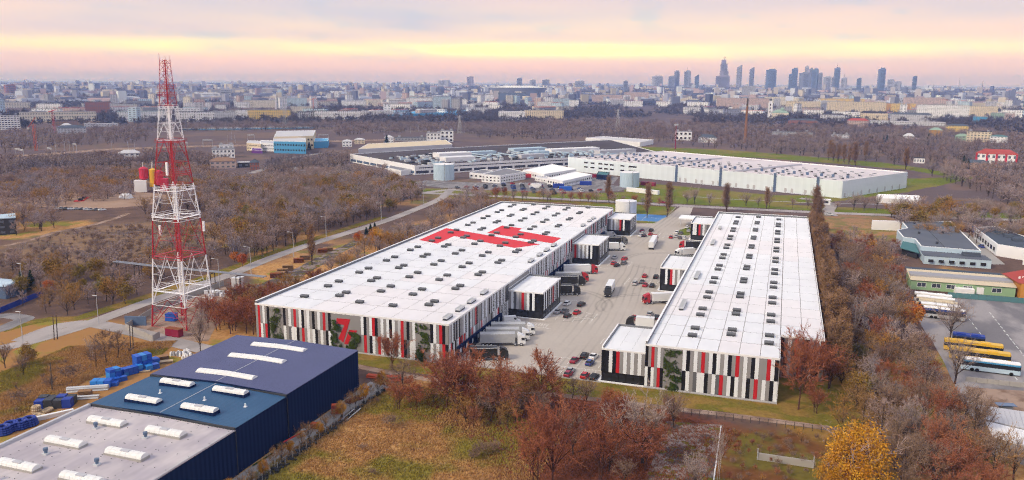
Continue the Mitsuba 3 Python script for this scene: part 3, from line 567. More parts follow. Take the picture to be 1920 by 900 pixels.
# ---------------------------------------------------------------- goods stored left of the hall
def tarp_stack(x, y, L, W, h, a, m, label, rows=2):
    k = thing('tarp_stack', label, 'stack'); n = max(1, int(h/.75)); hh = h/n; ca, sa = math.cos(a), math.sin(a); nl = max(1, int(L/1.3))
    for i in range(n):
        for j in range(nl):
            o = (j-(nl-1)/2)*L/nl; s = rr.uniform(.93, 1.0)
            MB().obox((x+ca*o, y+sa*o), L/nl*.95, W*s, i*hh+.02, (i+1)*hh-.03, a+rr.normal(0, .02), .97).build('bale', m if rr.random() > .3 else m+'_light', k)
for (px, L, W, h, a, lab) in [((-159.88,162.24), 4.2, 3, 4.0, 1.2, 'tallest blue wrapped stack left of the dark hall'), ((-159.75,165.39), 3.6, 2.4, 1.6, 1.2, 'low blue wrapped stack behind the tallest blue stack'), ((-157,162.4), 3.6, 2, 1.4, 1.2, 'low blue wrapped stack right of the tallest blue stack'), ((-159.51,158.08), 5.2, 2.2, 2.0, 1.2, 'long blue wrapped stack in front of the tallest blue stack'),
        ((-160.81,155.94), 2.4, 2, 1.9, 1.2, 'small blue wrapped stack between the two higher blue stacks'), ((-160.37,152.82), 3.0, 2.6, 3.2, 1.2, 'second tallest blue wrapped stack left of the dark hall'), ((-158.56,151.87), 5, 1.6, 1.2, 1.1, 'low blue stack at the foot of the second tallest blue stack'), ((-159.68,148.34), 5.0, 2.6, 1.8, .4, 'nearest broad blue wrapped stack'), ((-158.33,149.21), 4.4, 1.8, 1.0, .5, 'flat blue stack right of the nearest broad blue stack')]:
    tarp_stack(*px, L, W, h, a, 'blue_tarp', lab)
pipe_bundle(*(-160.49,144.63), 9.5, 14, .55, 'light_metal', 'pale steel beams stacked beside the nearest blue stacks', .2); pipe_bundle(*(-158.14,139.99), 8.5, 9, .5, 'light_metal', 'pale steel beams lying nearest the grey roof', .17)
pipe_bundle(*(-161.5,138.44), 8, 6, .6, 'orange_plastic', 'thin orange red beams by the brown field', .15)
pallet_stack(*(-158.58,141.99), 0, 7, .5, 'timber', 'brown timber stack among pale steel beams', 'timber_stack', 'timber', 3, 1.6)
pallet_stack(*(-159.92,168.97), 0, 6, .9, 'timber', 'brown timber pile at the far end of the blue stacks', 'timber_stack', 'timber', 4, 2.0)
pallet_stack(*(-156.98,167.73), 0, 3, .7, 'pale_timber', 'low pale timber pile near the violet roof', 'timber_stack', 'timber', 3.4, 1.8)
pallet_stack(*(-157.23,160.16), 0, 2, .6, 'pale_timber', 'flat timber boards before the tallest blue stack', 'timber_stack', 'timber', 2.6, 1.6)
k = thing('wrapped_crates', 'dark wrapped crates beside the rope coils', 'crates')
for i in range(4):
    for j in range(2):
        p = (-159.39,133.68); MB().obox((p[0]-3+2.05*i*math.cos(.45)-j*2.1*math.sin(.45), p[1]-1+2.05*i*math.sin(.45)+j*2.1*math.cos(.45)), 1.95, 1.95, 0, 2.0+.2*((i+j) % 2), .45).build('crate', 'deep_blue' if (i+j) % 3 == 0 else 'dark_metal', k)
for i, p in enumerate([(-160.46,129.99),(-159.02,131.16),(-159.11,132.11),(-157.45,128.5),(-158.77,128.66)]):
    z = .0 if i != 4 else .0
    q = MB()
    for s in range(3 if i == 0 else 1): 
        for t in range(14): 
            a, b = t*2*math.pi/14, (t+1)*2*math.pi/14; q.tube((p[0]+.75*math.cos(a), p[1]+.75*math.sin(a), .35+.62*s), (p[0]+.75*math.cos(b), p[1]+.75*math.sin(b), .35+.62*s), .33, n=6, cap=False)
    q.build('rope_coil', 'pale_timber', None, label=['tallest pile of pale rope coils', 'pale rope coil left of the crates', 'pale rope coil against the crates', 'pale rope coil nearest the hall', 'pale rope coil in front of the tallest coil pile'][i], cat='coil')
# dark blue hose coils at the hall's near left corner
for i, p in enumerate([(-157.62,119.37),(-157.81,121.34),(-156.82,122.88),(-156.28,124.58)]):
    q = MB()
    for s in range(4):
        for t in range(16):
            a, b = t*math.pi/8, (t+1)*math.pi/8; r = 1.6-.12*s
            q.tube((p[0]+r*math.cos(a), p[1]+r*math.sin(a), .3+.45*s), (p[0]+r*math.cos(b), p[1]+r*math.sin(b), .3+.45*s), .27, n=6, cap=False)
    q.build('hose_coil', 'deep_blue', None, label='deep blue hose coil beside the grey roof, number %s from the left edge' % ['one', 'two', 'three', 'four'][i], cat='coil')
MB().obox((-155.68,128.49), 11, .8, .05, 1.0, 1.0).build('sheet_stack', 'white_trim', None, label='long white sheet stack between hose coils and crates', cat='sheets')
k = thing('rubble_pile', 'white and grey rubble heap at the far corner of the violet roof', 'rubble')
for i in range(50):
    p = (-156.44,173.98); MB().obox((p[0]+rr.normal(0, 1.8), p[1]+rr.normal(0, 1.0)), rr.uniform(.4, 1.2), rr.uniform(.3, .9), 0, rr.uniform(.3, 1.5), rr.uniform(0, 3), .6).build('piece', 'white_trim' if i % 3 else 'grey_wall', k)
# ---------------------------------------------------------------- radio mast
MK = thing('radio_mast', 'tall red and white lattice radio mast left of the warehouses', 'mast')
mc = np.array((-178.41,199.77)); MHT = 82.3
mz = [-0.18,7.03,21.75,33.66,44.89,58.24,68.63,73.93,81.09]; mw = [103, 96, 84, 75, 60, 41, 27, 21, 16]
mz[0] = 0.0; mz = mz+[MHT]; mw = mw+[16]
mhw = [w*276/1500/2/1.414 for w in mw]
def mast_hw(z): return float(np.interp(z, mz, mhw))
MD = [np.array(d) for d in ((-1, -1), (1, -1), (1, 1), (-1, 1))]
def mpt(i, z): return np.r_[mc+MD[i % 4]*mast_hw(z), z]
cols = ['tower_red', 'tower_white', 'tower_red', 'tower_white', 'tower_red', 'tower_white', 'tower_red', 'tower_red', 'tower_red']
for s in range(9):
    z0, z1 = mz[s], mz[s+1]; c = cols[s]; m = MB(); rl = max(.075, .20-.018*s)
    n = max(1, int(round((z1-z0)/(mast_hw((z0+z1)/2)*(1.9 if s < 6 else 2.2))))); zs = np.linspace(z0, z1, n+1)
    for a, b in zip(zs[:-1], zs[1:]):
        for i in range(4):
            p0, p1, q0, q1 = mpt(i, a), mpt(i+1, a), mpt(i, b), mpt(i+1, b); mid = (q0+q1)/2; md0 = (p0+p1)/2; h = (a+b)/2
            m.tube(p0, p1, rl*.5, n=4, cap=False); 
            if s < 6:
                m.tube(p0, mid, rl*.62, n=4, cap=False); m.tube(p1, mid, rl*.62, n=4, cap=False)
                for t in (.33, .66):   # secondary bracing
                    e0, e1 = p0+(mid-p0)*t, p1+(mid-p1)*t; l0, l1 = p0+(q0-p0)*t, p1+(q1-p1)*t
                    m.tube(e0, l0, rl*.36, n=3, cap=False); m.tube(e1, l1, rl*.36, n=3, cap=False)
                    l2, l3 = p0+(q0-p0)*(t+.3), p1+(q1-p1)*(t+.3); m.tube(e0, l2, rl*.36, n=3, cap=False); m.tube(e1, l3, rl*.36, n=3, cap=False)
                m.tube(p0+(mid-p0)*.5, p1+(mid-p1)*.5, rl*.36, n=3, cap=False)
            else: m.tube(p0, q1, rl*.5, n=3, cap=False); m.tube(p1, q0, rl*.5, n=3, cap=False)
        for i in range(2): m.tube((mpt(i, a)+mpt(i+1, a))/2, (mpt(i+2, a)+mpt(i+3, a))/2, rl*.4, n=3, cap=False)
    k = m.build('lattice_section', c, MK)
    for i in range(4): MB().tube(mpt(i, z0), mpt(i, z1), rl*1.25, n=6).build('leg', c, k)
    # the central ladder shaft
    m = MB(); w = .55 if s < 7 else .4
    for dx, dy in ((-w, -w), (w, -w), (w, w), (-w, w)): m.tube((mc[0]+dx, mc[1]+dy, z0), (mc[0]+dx, mc[1]+dy, z1), .08, n=4, cap=False)
    for z in np.arange(z0, z1, .8): m.tube((mc[0]-w, mc[1]-w, z), (mc[0]+w, mc[1]-w, z), .05, n=3, cap=False).tube((mc[0]+w, mc[1]-w, z), (mc[0]+w, mc[1]+w, z+.4), .05, n=3, cap=False)
    m.build('ladder', c, k)
for z, c, ex in zip([11.38,22.43,34.67,42.89,47.55,57.59,67.82,71.52,73.77], ['tower_white', 'tower_red', 'tower_white', 'tower_white', 'tower_red', 'tower_red', 'tower_white', 'tower_red', 'tower_red'], (.1, .15, .3, .2, .15, .45, .25, .35, .4)):
    h = mast_hw(z)+ex; m = MB()
    m.box(mc[0]-h, mc[0]+h, mc[1]-h, mc[1]-h+.9, z, z+.08).box(mc[0]-h, mc[0]+h, mc[1]+h-.9, mc[1]+h, z, z+.08).box(mc[0]-h, mc[0]-h+.9, mc[1]-h+.91, mc[1]+h-.91, z, z+.08).box(mc[0]+h-.9, mc[0]+h, mc[1]-h+.91, mc[1]+h-.91, z, z+.08)
    cs = [(mc[0]-h, mc[1]-h), (mc[0]+h, mc[1]-h), (mc[0]+h, mc[1]+h), (mc[0]-h, mc[1]+h)]
    for (a, b) in zip(cs, cs[1:]+cs[:1]):
        for zz in (.55, 1.1): m.tube((*a, z+zz), (*b, z+zz), .05, n=4, cap=False)
        for t in (0, .5): m.tube((a[0]+(b[0]-a[0])*t, a[1]+(b[1]-a[1])*t, z), (a[0]+(b[0]-a[0])*t, a[1]+(b[1]-a[1])*t, z+1.1), .05, n=4, cap=False)
    m.build('platform', c, MK)
for px, z, hh in zip((289, 371, 327), [29.94,30.95,49.86], (3.2, 3.2, 4.0)):
    h = mast_hw(z)+.7; d = (-1, -.2) if px < 300 else (1, .9) if px > 350 else (.35, -1); MB().box(mc[0]+d[0]*h-.3, mc[0]+d[0]*h+.3, mc[1]+d[1]*h-.25, mc[1]+d[1]*h+.25, z-hh/2, z+hh/2).build('antenna', 'tower_white', MK)
for dx, dy, hh in ((-1, -1, 1.8), (.2, 0, 1.0), (1, 1, 1.2)): p = mc+np.array([dx, dy])*mast_hw(MHT); MB().tube((*p, MHT), (*p, MHT+hh), .06, n=4).build('aerial', 'tower_red', MK)
# ---------------------------------------------------------------- cars, vans, lorries and buses
def loft(secs):
    """a closed body from cross sections along x: (x, half width bottom, half width top, z bottom, z top)"""
    v, f = [], []
    for x, wb, wt, z0, z1 in secs: v += [(x, -wb, z0), (x, wb, z0), (x, wb, z0+(z1-z0)*.55), (x, wt, z1), (x, -wt, z1), (x, -wb, z0+(z1-z0)*.55)]
    n = len(secs)
    for i in range(n-1):
        for j in range(6): f.append((i*6+j, (i+1)*6+j, (i+1)*6+(j+1) % 6, i*6+(j+1) % 6))
    m = MB().add(v, [(a, d, c, b) for a, b, c, d in f]); e = (n-1)*6
    return m.add(v, [(0, 1, 2), (0, 2, 3), (0, 3, 4), (0, 4, 5), (e, e+2, e+1), (e, e+3, e+2), (e, e+4, e+3), (e, e+5, e+4)])
def wheel(r, w): return MB().tube((0, -w/2, 0), (0, w/2, 0), r, n=12).ply('rubber')
def rim(r, w): return MB().tube((0, -w/2, 0), (0, w/2, 0), r, n=8).ply('light_metal')
WH = {'car': (wheel(.33, .24), rim(.2, .26)), 'lorry': (wheel(.5, .34), rim(.28, .36))}
def car_proto(kind):
    L = {'car': 4.4, 'hatch': 3.9, 'suv': 4.5}[kind]; h = {'car': 0, 'hatch': .06, 'suv': .2}[kind]; a = L/2
    rear = {'car': -.95*a, 'hatch': -1.0*a, 'suv': -1.0*a}[kind]
    body = loft([(-a, .72, .66, .38, .78+h), (-a+.12, .84, .74, .26, .92+h), (-a+.9, .88, .78, .22, .96+h), (.2, .89, .80, .22, .93+h), (a-1.1, .88, .76, .22, .86+h), (a-.25, .82, .68, .26, .72+h), (a, .66, .58, .36, .62+h)])
    k0 = -a+ (.75 if kind == 'car' else .18)
    glass = loft([(k0, .70, .62, .93+h, .95+h), (k0+(.62 if kind == 'car' else .35), .73, .60, .93+h, 1.36+h), (.25, .74, .62, .92+h, 1.40+h), (a-1.35, .72, .56, .90+h, .93+h)])
    r0, r1 = k0+(.62 if kind == 'car' else .35)+.03, .2
    roof = MB().prism([(r0, -.57), (r1, -.60), (r1, .60), (r0, .57)], [1.365+h, 1.405+h, 1.405+h, 1.365+h], [1.40+h, 1.44+h, 1.44+h, 1.40+h])
    lamps = [MB().box(a-.17, a-.07, s*.5-.14, s*.5+.14, .58+h, .70+h).ply('lamp_glass') for s in (-1, 1)]
    tails = [MB().box(-a-.02, -a+.1, s*.55-.13, s*.55+.13, .66+h, .8+h).ply('tail_lamp') for s in (-1, 1)]
    return dict(body=body.mesh(), glass=glass.ply('dark_glass'), roof=roof.mesh(), lamps=lamps, tails=tails, ax=(-a+.78, a-.85))
CARS = {k: car_proto(k) for k in ('car', 'hatch', 'suv')}; paint = {}
def painted(kind, part, m):
    if (kind, part, m) not in paint: paint[kind, part, m] = mikit.ply(CARS[kind][part], m)
    return paint[kind, part, m]
def car(p, a, m, kind, label, group=None, parts=True, z=.1, cat='car', name='parked_car'):
    """a is the heading in degrees, 90 = towards +y"""
    c = CARS[kind]; tw = T().translate([p[0], p[1], z]).rotate([0, 0, 1], a); t = thing(name, label, cat, group)
    def put(nm, d, w=tw, par=t): k = key(nm, par); scene[k] = {**d, 'to_world': w}; return k
    put('body', painted(kind, 'body', m)); put('window', c['glass']); put('roof', painted(kind, 'roof', m))
    if parts:
        for d in c['lamps']: put('headlight', d)
        for d in c['tails']: put('tail_light', d)
        for x in c['ax']:
            for y in (-.76, .76): w = tw @ T().translate([x, y, .33]); k = put('wheel', WH['car'][0], w); put('rim', WH['car'][1], w, k)
    else:
        for x in c['ax']: put('wheel', WHEELS2, tw @ T().translate([x, 0, .33]))
    return t
WHEELS2 = MB().tube((0, -.87, 0), (0, .87, 0), .32, n=8).ply('rubber')
def cars(rows):
    for px, a, m, kind, lab in rows: car(px, a, 'car_'+m, kind, lab, 'cars parked in the lorry yard')
cars([((-68.2,261.97), 80, 'white', 'hatch', 'white hatchback in the back row left of the nearest left annex'), ((-63.3,262.3), 80, 'black', 'suv', 'black car at the right end of the row beside the nearest left annex'), ((-68.69,251.25), 82, 'silver', 'car', 'silver car closest to the wall of the nearest left annex'),
      ((-66.65,252.66), 82, 'grey', 'car', 'grey car just right of the silver car by the nearest left annex'), ((-64.35,247.49), 80, 'black', 'hatch', 'black hatchback in front of the grey car by the nearest left annex'), ((-62.28,252.22), 80, 'red', 'hatch', 'red hatchback beside the nearest left annex'),
      ((-51.34,206.12), 86, 'maroon', 'car', 'crimson car at the left rear of the nearest parking bays'), ((-49.53,210.51), 86, 'black', 'suv', 'black car in the middle of the back row of the nearest parking bays'), ((-47.01,210.94), 84, 'white', 'car', 'white car in the back row of the nearest parking bays, by the right annex'),
      ((-46.79,205.47), 84, 'blue', 'hatch', 'dark blue hatchback in front of the white car in the nearest bays'), ((-50.34,197.62), 86, 'silver', 'car', 'silver car at the left end of the front row of the nearest bays'), ((-45.72,195.49), 84, 'red', 'hatch', 'red hatchback in the front row of the nearest parking bays'), ((-43.29,195.54), 84, 'black', 'car', 'black car nearest the camera by the right warehouse annex'), ((-50.13,195.16), 84, 'maroon', 'hatch', 'dark red hatchback half hidden behind the rust tree by the yard'),
      ((-49.58,312.1), 88, 'red', 'hatch', 'red hatchback at the back of the bays beside the middle right annex'), ((-45.07,311.9), 88, 'black', 'suv', 'black car next to the corner of the middle right annex'), ((-51.03,298.75), 88, 'silver', 'suv', 'silver car at the left end of the bays by the middle right annex'), ((-48.94,302.2), 88, 'grey', 'car', 'dark grey car between silver and red cars by the middle right annex'), ((-46.93,297.62), 88, 'red', 'car', 'red car in the front row of the bays by the middle right annex'), ((-44.3,297.71), 88, 'black', 'car', 'black car in the front row of the bays by the middle right annex'),
      ((-68,342.3), 80, 'silver', 'car', 'silver car at the back of the bays beside the middle left annex'), ((-63.26,340.6), 80, 'red', 'suv', 'red car at the right rear of the bays beside the middle left annex'), ((-65.95,330.6), 80, 'red', 'hatch', 'red hatchback closest to the middle left annex'), ((-63.85,327.1), 80, 'black', 'hatch', 'black hatchback in front of the red hatchback by the middle left annex'), ((-61.86,332.1), 80, 'grey', 'suv', 'grey car in front of the red car by the middle left annex'),
      ((-67.93,413), 82, 'maroon', 'car', 'crimson car in the far bays beside the farthest left annex'), ((-63.45,414.7), 82, 'black', 'suv', 'black car in the far bays beside the farthest left annex'), ((-66.27,397.8), 82, 'white', 'car', 'white car in the front of the far bays by the farthest left annex'), ((-64.37,398.5), 82, 'black', 'hatch', 'black hatchback beside the white car in the far left bays'), ((-62.02,404), 82, 'red', 'hatch', 'red hatchback in front of the black car in the far left bays'), ((-66.38,405.5), 82, 'silver', 'hatch', 'silver hatchback in the middle of the far left bays'),
      ((-49.98,413.3), 88, 'white', 'car', 'white car at the back of the bays by the farthest right annex'), ((-47.71,412.6), 88, 'grey', 'car', 'dark grey car at the back of the bays by the farthest right annex'), ((-48.89,402.8), 88, 'silver', 'car', 'silver car in the front of the bays by the farthest right annex'), ((-46.57,399.1), 88, 'grey', 'hatch', 'grey hatchback in the front of the bays by the farthest right annex'), ((-44.56,399.9), 88, 'white', 'hatch', 'white hatchback next to the farthest right annex wall'), ((-51.04,399), 88, 'red', 'hatch', 'lone red hatchback left of the bays by the farthest right annex'), ((-46.89,431.1), 88, 'white', 'suv', 'white car behind the bays near the gate building'), ((-44.79,420.1), 88, 'silver', 'car', 'silver car close to the farthest right annex corner'),
      ((-43.08,252.62), 84, 'red', 'car', 'red car in the bays behind the nearest right annex'), ((-38.82,258.74), 84, 'silver', 'hatch', 'silver hatchback behind the dark car in the bays past the nearest right annex'), ((-38.58,252.97), 84, 'grey', 'suv', 'dark grey car in the bays behind the nearest right annex'), ((-36.06,255.81), 84, 'black', 'car', 'black car against the right warehouse behind the nearest right annex')])
def truck_mesh(L, trailer, cabm):
    s = 1.0
    return L
def lorry(rear, nose, trailer, cabm, label, z=.1, L=None, hgt=3.75, name='lorry', group='lorries in the yard'):
    rear, nose = np.array(rear), np.array(nose); d = nose-rear; L = L or float(np.linalg.norm(d)); ang = math.degrees(math.atan2(d[1], d[0]))
    tw = T().translate([float(rear[0]), float(rear[1]), z]).rotate([0, 0, 1], ang); t = thing(name, label, 'lorry', group); lb = L-3.1; W = 1.18
    def put(nm, m, mt, par=t): k = key(nm, par); scene[k] = {**m.ply(mt), 'to_world': tw}; return k
    b = put('trailer', MB().box(0, lb, -W, W, 1.05, hgt), trailer)
    put('door', MB().box(-.05, -.004, -W+.05, -.02, 1.1, hgt-.08), trailer, b); put('door', MB().box(-.05, -.004, .02, W-.05, 1.1, hgt-.08), trailer, b)
    put('top_rail', MB().box(-.02, lb+.02, -W-.03, -W+.08, hgt-.1, hgt+.03).box(-.02, lb+.02, W-.08, W+.03, hgt-.1, hgt+.03), 'light_metal', b)
    put('chassis', MB().box(.3, L-.4, -.5, .5, .62, 1.03).box(lb*.35, lb*.62, -W+.05, -W+.15, .5, 1.02).box(lb*.35, lb*.62, W-.15, W-.05, .5, 1.02), 'dark_metal')
    c0 = L-2.35; cab = MB(); prof = [(c0, .55), (L-.02, .55), (L, 1.7), (L-.22, 2.75), (L-.75, 3.2), (c0, 3.3)]
    v = [(x, y, q) for y in (-1.14, 1.14) for x, q in prof]; cab.add(v, [(i, 6+i, 6+(i+1) % 6, (i+1) % 6) for i in range(6)]); cab.add(v, [(0, 1, 2), (0, 2, 3), (0, 3, 4), (0, 4, 5), (6, 8, 7), (6, 9, 8), (6, 10, 9), (6, 11, 10)])
    c = put('cab', cab, cabm)
    put('windscreen', MB().add([(L+.015, -1.0, 1.75), (L+.015, 1.0, 1.75), (L-.19, .98, 2.68), (L-.19, -.98, 2.68)], [(0, 1, 2, 3)]), 'dark_glass', c)
    for sgn in (-1, 1):
        put('side_window', MB().box(L-1.25, L-.4, min(sgn*1.145, sgn*1.16), max(sgn*1.145, sgn*1.16), 1.75, 2.5), 'dark_glass', c)
        put('headlight', MB().box(L-.02, L+.04, sgn*.85-.2, sgn*.85+.2, .75, 1.0), 'lamp_glass', c)
        put('mirror', MB().box(L-.35, L-.2, sgn*1.3-.1, sgn*1.3+.1, 1.8, 2.5), 'dark_metal', c)
    put('grille', MB().box(L+.002, L+.03, -.75, .75, 1.05, 1.6), 'dark_metal', c)
    put('deflector', MB().prism([(c0+.1, -1.0), (L-.9, -.8), (L-.9, .8), (c0+.1, 1.0)], 3.28, [3.85, 3.35, 3.35, 3.85]), cabm, c)
    put('fuel_tank', MB().tube((c0-1.5, -.95, .75), (c0-.4, -.95, .75), .3, n=8), 'mid_metal')
    for x in (.9, 2.1, 3.3, c0-.7, L-1.25):
        for y in (-.98, .98): w = tw @ T().translate([x, y, .5]); k = key('wheel', t); scene[k] = {**WH['lorry'][0], 'to_world': w}; scene[key('rim', k)] = {**WH['lorry'][1], 'to_world': w}
    return t
mat('trailer_grey', (.40, .41, .43), .4); mat('trailer_white', (.72, .73, .75), .4); mat('trailer_black', (.018, .018, .02), .4)
lorry((-79.01,197.57), (-69.36,201.97), 'trailer_black', 'car_black', 'black lorry with black cab nearest the corner of the left warehouse')
lorry((-81.14,210.55), (-68.71,215.55), 'trailer_grey', 'car_white', 'nearest of three white lorries at the left warehouse docks')
lorry((-81.27,215.8), (-68.88,220.27), 'trailer_grey', 'car_white', 'middle of three white lorries at the left warehouse docks')
lorry((-81.56,221.22), (-68.91,225.79), 'trailer_grey', 'car_white', 'farthest of three white lorries at the left warehouse docks')
lorry((-75.02,273.98), (-68.77,276.26), 'trailer_black', 'car_black', 'short black lorry showing just behind the nearest left annex', L=8.2)
lorry((-80.54,286.17), (-69.02,291.27), 'trailer_black', 'car_black', 'black lorry with black cab behind the nearest left annex')
lorry((-80.97,292.24), (-69.24,297.45), 'trailer_grey', 'car_red', 'grey lorry with red cab beside the black lorry behind the nearest left annex')
lorry((-81.54,306.2), (-68.9,311.9), 'trailer_white', 'car_red', 'white trailer lorry with red cab in front of the middle left annex')
lorry((-75.36,358), (-68.84,360.4), 'trailer_white', 'car_white', 'short white lorry behind the middle left annex', L=9)
lorry((-80.22,370.8), (-68.88,376.4), 'trailer_black', 'car_grey', 'dark lorry behind the short white lorry by the middle left annex')
lorry((-58.2,289.19), (-57.06,275.81), 'trailer_white', 'car_black', 'white trailer lorry with black cab driving towards the camera in mid yard')
lorry((-55.86,366.5), (-57.06,387.9), 'trailer_white', 'car_red', 'white lorry with red cab driving away at the far end of the yard')
lorry((-33.38,277.6), (-43.65,272.38), 'trailer_white', 'car_red', 'white trailer lorry with red cab docked at the right warehouse before its middle annex')
lorry((-33.1,376.3), (-44.02,374.9), 'trailer_black', 'car_red', 'black trailer lorry with red cab docked before the farthest right annex')
lorry((-35.22,243.75), (-44,243.56), 'trailer_white', 'car_black', 'white trailer lorry with black cab half hidden behind the nearest right annex')
lorry((-35.76,360.2), (-42.72,355.2), 'trailer_white', 'car_white', 'white lorry just behind the middle right annex', L=9)
def van(p, q, m, label):
    p, q = np.array(p), np.array(q); d = q-p; ang = math.degrees(math.atan2(d[1], d[0])); tw = T().translate([float(p[0]), float(p[1]), .1]).rotate([0, 0, 1], ang); t = thing('delivery_van', label, 'van')
    def put(nm, mm, mt, par=t): k = key(nm, par); scene[k] = {**mm.ply(mt), 'to_world': tw}; return k
    put('body', loft([(0, .95, .85, .4, 2.3), (.1, 1.0, .9, .35, 2.45), (4.0, 1.0, .9, .35, 2.45), (4.9, 1.0, .75, .35, 1.35), (5.5, .9, .7, .4, 1.05)]), m)
    put('windscreen', MB().add([(4.12, -.82, 2.3), (4.12, .82, 2.3), (4.9, .72, 1.42), (4.9, -.72, 1.42)], [(0, 3, 2, 1)]), 'dark_glass')
    for s in (-1, 1): put('side_window', MB().box(3.3, 4.1, min(s*.93, s*1.01), max(s*.93, s*1.01), 1.5, 2.1), 'dark_glass'); put('headlight', MB().box(5.4, 5.5, s*.65-.15, s*.65+.15, .75, .95), 'lamp_glass')
    for x in (1.0, 4.4):
        for y in (-.9, .9): w = tw @ T().translate([x, y, .36]); k = key('wheel', t); scene[k] = {**WH['car'][0], 'to_world': w}
    return t
van((-81.89,233.51), (-77.39,235.75), 'car_white', 'white delivery van beside the white lorries at the left docks')
van((-82.65,391.6), (-79.4,394.4), 'car_silver', 'silver delivery van behind the dark lorry by the middle left annex')
# parking bays, dock markings
m = MB()
def line(a, b, w=.14): 
    a, b = np.array(a[:2], float), np.array(b[:2], float); c = (a+b)/2; d = b-a; m.obox(c, float(np.linalg.norm(d)), w, .106, .112, math.atan2(d[1], d[0]))
for x0, y0, n in ((-58.5, 196.5, 6), (-58.5, 203.5, 6), (-70.3, 243, 5), (-70.3, 249.5, 5), (-71, 327, 4), (-71, 333, 4), (-70.5, 398, 4), (-55, 297, 5), (-55, 304, 5), (-58, 398, 5), (-58, 405, 5), (-48, 224, 5)):
    for i in range(n+1): line((x0+i*2.9, y0), (x0+i*2.9, y0+5))
    line((x0, y0+5.0), (x0+n*2.9, y0+5.0))
for y in (197.8, 233.5, 268, 322): line((-82, y), (-66, y), .2)
for y in (217, 290, 318, 394): line((-46, y), (-31, y), .2)
for y in np.arange(235, 237.6, .5):
    for x in np.arange(-80, -68, .9): m.box(x, x+.45, y, y+.22, .106, .112)
struct('parking_marking', m, 'paint_white', 'white painted bay lines in the lorry yard')
# ---------------------------------------------------------------- trees: prototypes of 10 m height
def unit(v): return v/(np.linalg.norm(v, axis=-1, keepdims=True)+1e-9)
def slivers(m, p, d, L, w, rng):
    """thin twig triangles from p along d"""
    n = len(p); q = rng.normal(0, 1, (n, 3)); s = unit(np.cross(d, q))*np.broadcast_to(w, n)[:, None]/2
    m.add(np.vstack([p-s, p+s, p+d*np.broadcast_to(L, n)[:, None]]), np.c_[np.arange(n), np.arange(n)+n, np.arange(n)+2*n])
def bare(seed, limbs=18, sec=10, tw=14, wd=.05, shape='round', trunk=.17, lean=0.0, trunks=1):
    rng = np.random.default_rng(seed); t, c = MB(), MB()
    for tk in range(trunks):
        off = rng.normal(0, .5, 2) if trunks > 1 else np.zeros(2); top = np.array([off[0]*2.2+lean, off[1]*2.2, 9.0]); bend = np.r_[rng.normal(0, .25, 2), 0]
        tp = lambda s: np.r_[off, 0]+(top-np.r_[off, 0])*s+bend*math.sin(s*3)
        ss = np.linspace(0, 1, 6)
        for a, b in zip(ss[:-1], ss[1:]): t.tube(tp(a), tp(b), trunk*(1-.9*a)+.01, trunk*(1-.9*b)+.01, n=6 if wd < .09 else 4, cap=False)
        nl = limbs//trunks; ph = rng.uniform(0, 6)
        for i in range(nl):
            if shape == 'poplar': s0 = .08+.85*i/nl; el = rng.uniform(1.15, 1.4); L = 2.6*(1-.55*s0)+.5
            elif shape == 'vase': s0 = rng.uniform(.12, .6); el = rng.uniform(.75, 1.25); L = (9.6-9*s0)*rng.uniform(.7, 1.0)
            else: s0 = .28+.62*(i+rng.uniform(0, .7))/nl; el = rng.uniform(.25, .9)+.3*(s0 > .7); L = (3.9*math.sin(math.pi*min(1, .18+.9*(s0-.1)))**.7+.6)*rng.uniform(.75, 1.1)
            az = ph+i*2.4+rng.normal(0, .3); d = np.array([math.cos(az)*math.cos(el), math.sin(az)*math.cos(el), math.sin(el)]); p0 = tp(s0)
            up = np.array([0, 0, .12*L]); lp = lambda u: p0+d*L*u+up*u*u
            r0 = trunk*(1-.85*s0)*.55
            t.tube(lp(0), lp(.5), r0, r0*.55, n=4, cap=False); t.tube(lp(.5), lp(1), r0*.55, .012, n=3, cap=False)
            u = rng.uniform(.22, 1.0, sec); P0 = lp(0)[None]+(d*L)[None]*u[:, None]+up[None]*(u*u)[:, None]
            d2 = unit(d*.75+rng.normal(0, .55, (sec, 3))+np.array([0, 0, .28])); L2 = L*rng.uniform(.22, .5, sec)*(1.25-.6*u)+.25
            slivers(c, P0, d2, L2, wd*1.6, rng)
            v = rng.uniform(.1, 1.0, (sec, tw)); q0 = P0[:, None]+d2[:, None]*(L2[:, None]*v)[..., None]
            d3 = unit(d2[:, None]*.7+rng.normal(0, .6, (sec, tw, 3))+np.array([0, 0, .2])); L3 = rng.uniform(.35, .95, (sec, tw))
            slivers(c, q0.reshape(-1, 3), d3.reshape(-1, 3), L3.ravel(), wd*rng.uniform(.7, 1.3, sec*tw), rng)
    return t, c
def leafy(seed, n=2600, size=.30, shape='round', rx=3.4):
    """a crown of small leaf faces clumped on twigs, with gaps"""
    t, c = bare(seed, 16, 8, 4, .05, 'vase' if shape == 'vase' else 'round'); rng = np.random.default_rng(seed+99); m = MB()
    ctr = rng.normal(0, 1, (46, 3)); ctr = unit(ctr)*rng.uniform(.35, 1, (46, 1))**.6*np.array([rx, rx, 3.4])+np.array([0, 0, 6.0]); ctr = ctr[ctr[:, 2] > 1.8]; ctr[:, :2] *= (.65+.5*rng.random((len(ctr), 1)))
    p = ctr[rng.integers(0, len(ctr), n)]+rng.normal(0, .62, (n, 3)); a = unit(rng.normal(0, 1, (n, 3))); b = unit(np.cross(a, rng.normal(0, 1, (n, 3)))); s = size*rng.uniform(.6, 1.3, (n, 1))
    m.add(np.vstack([p-a*s, p+b*s*.6, p+a*s, p-b*s*.6]), np.c_[np.arange(n), np.arange(n)+n, np.arange(n)+2*n, np.arange(n)+3*n]); return t, c, m
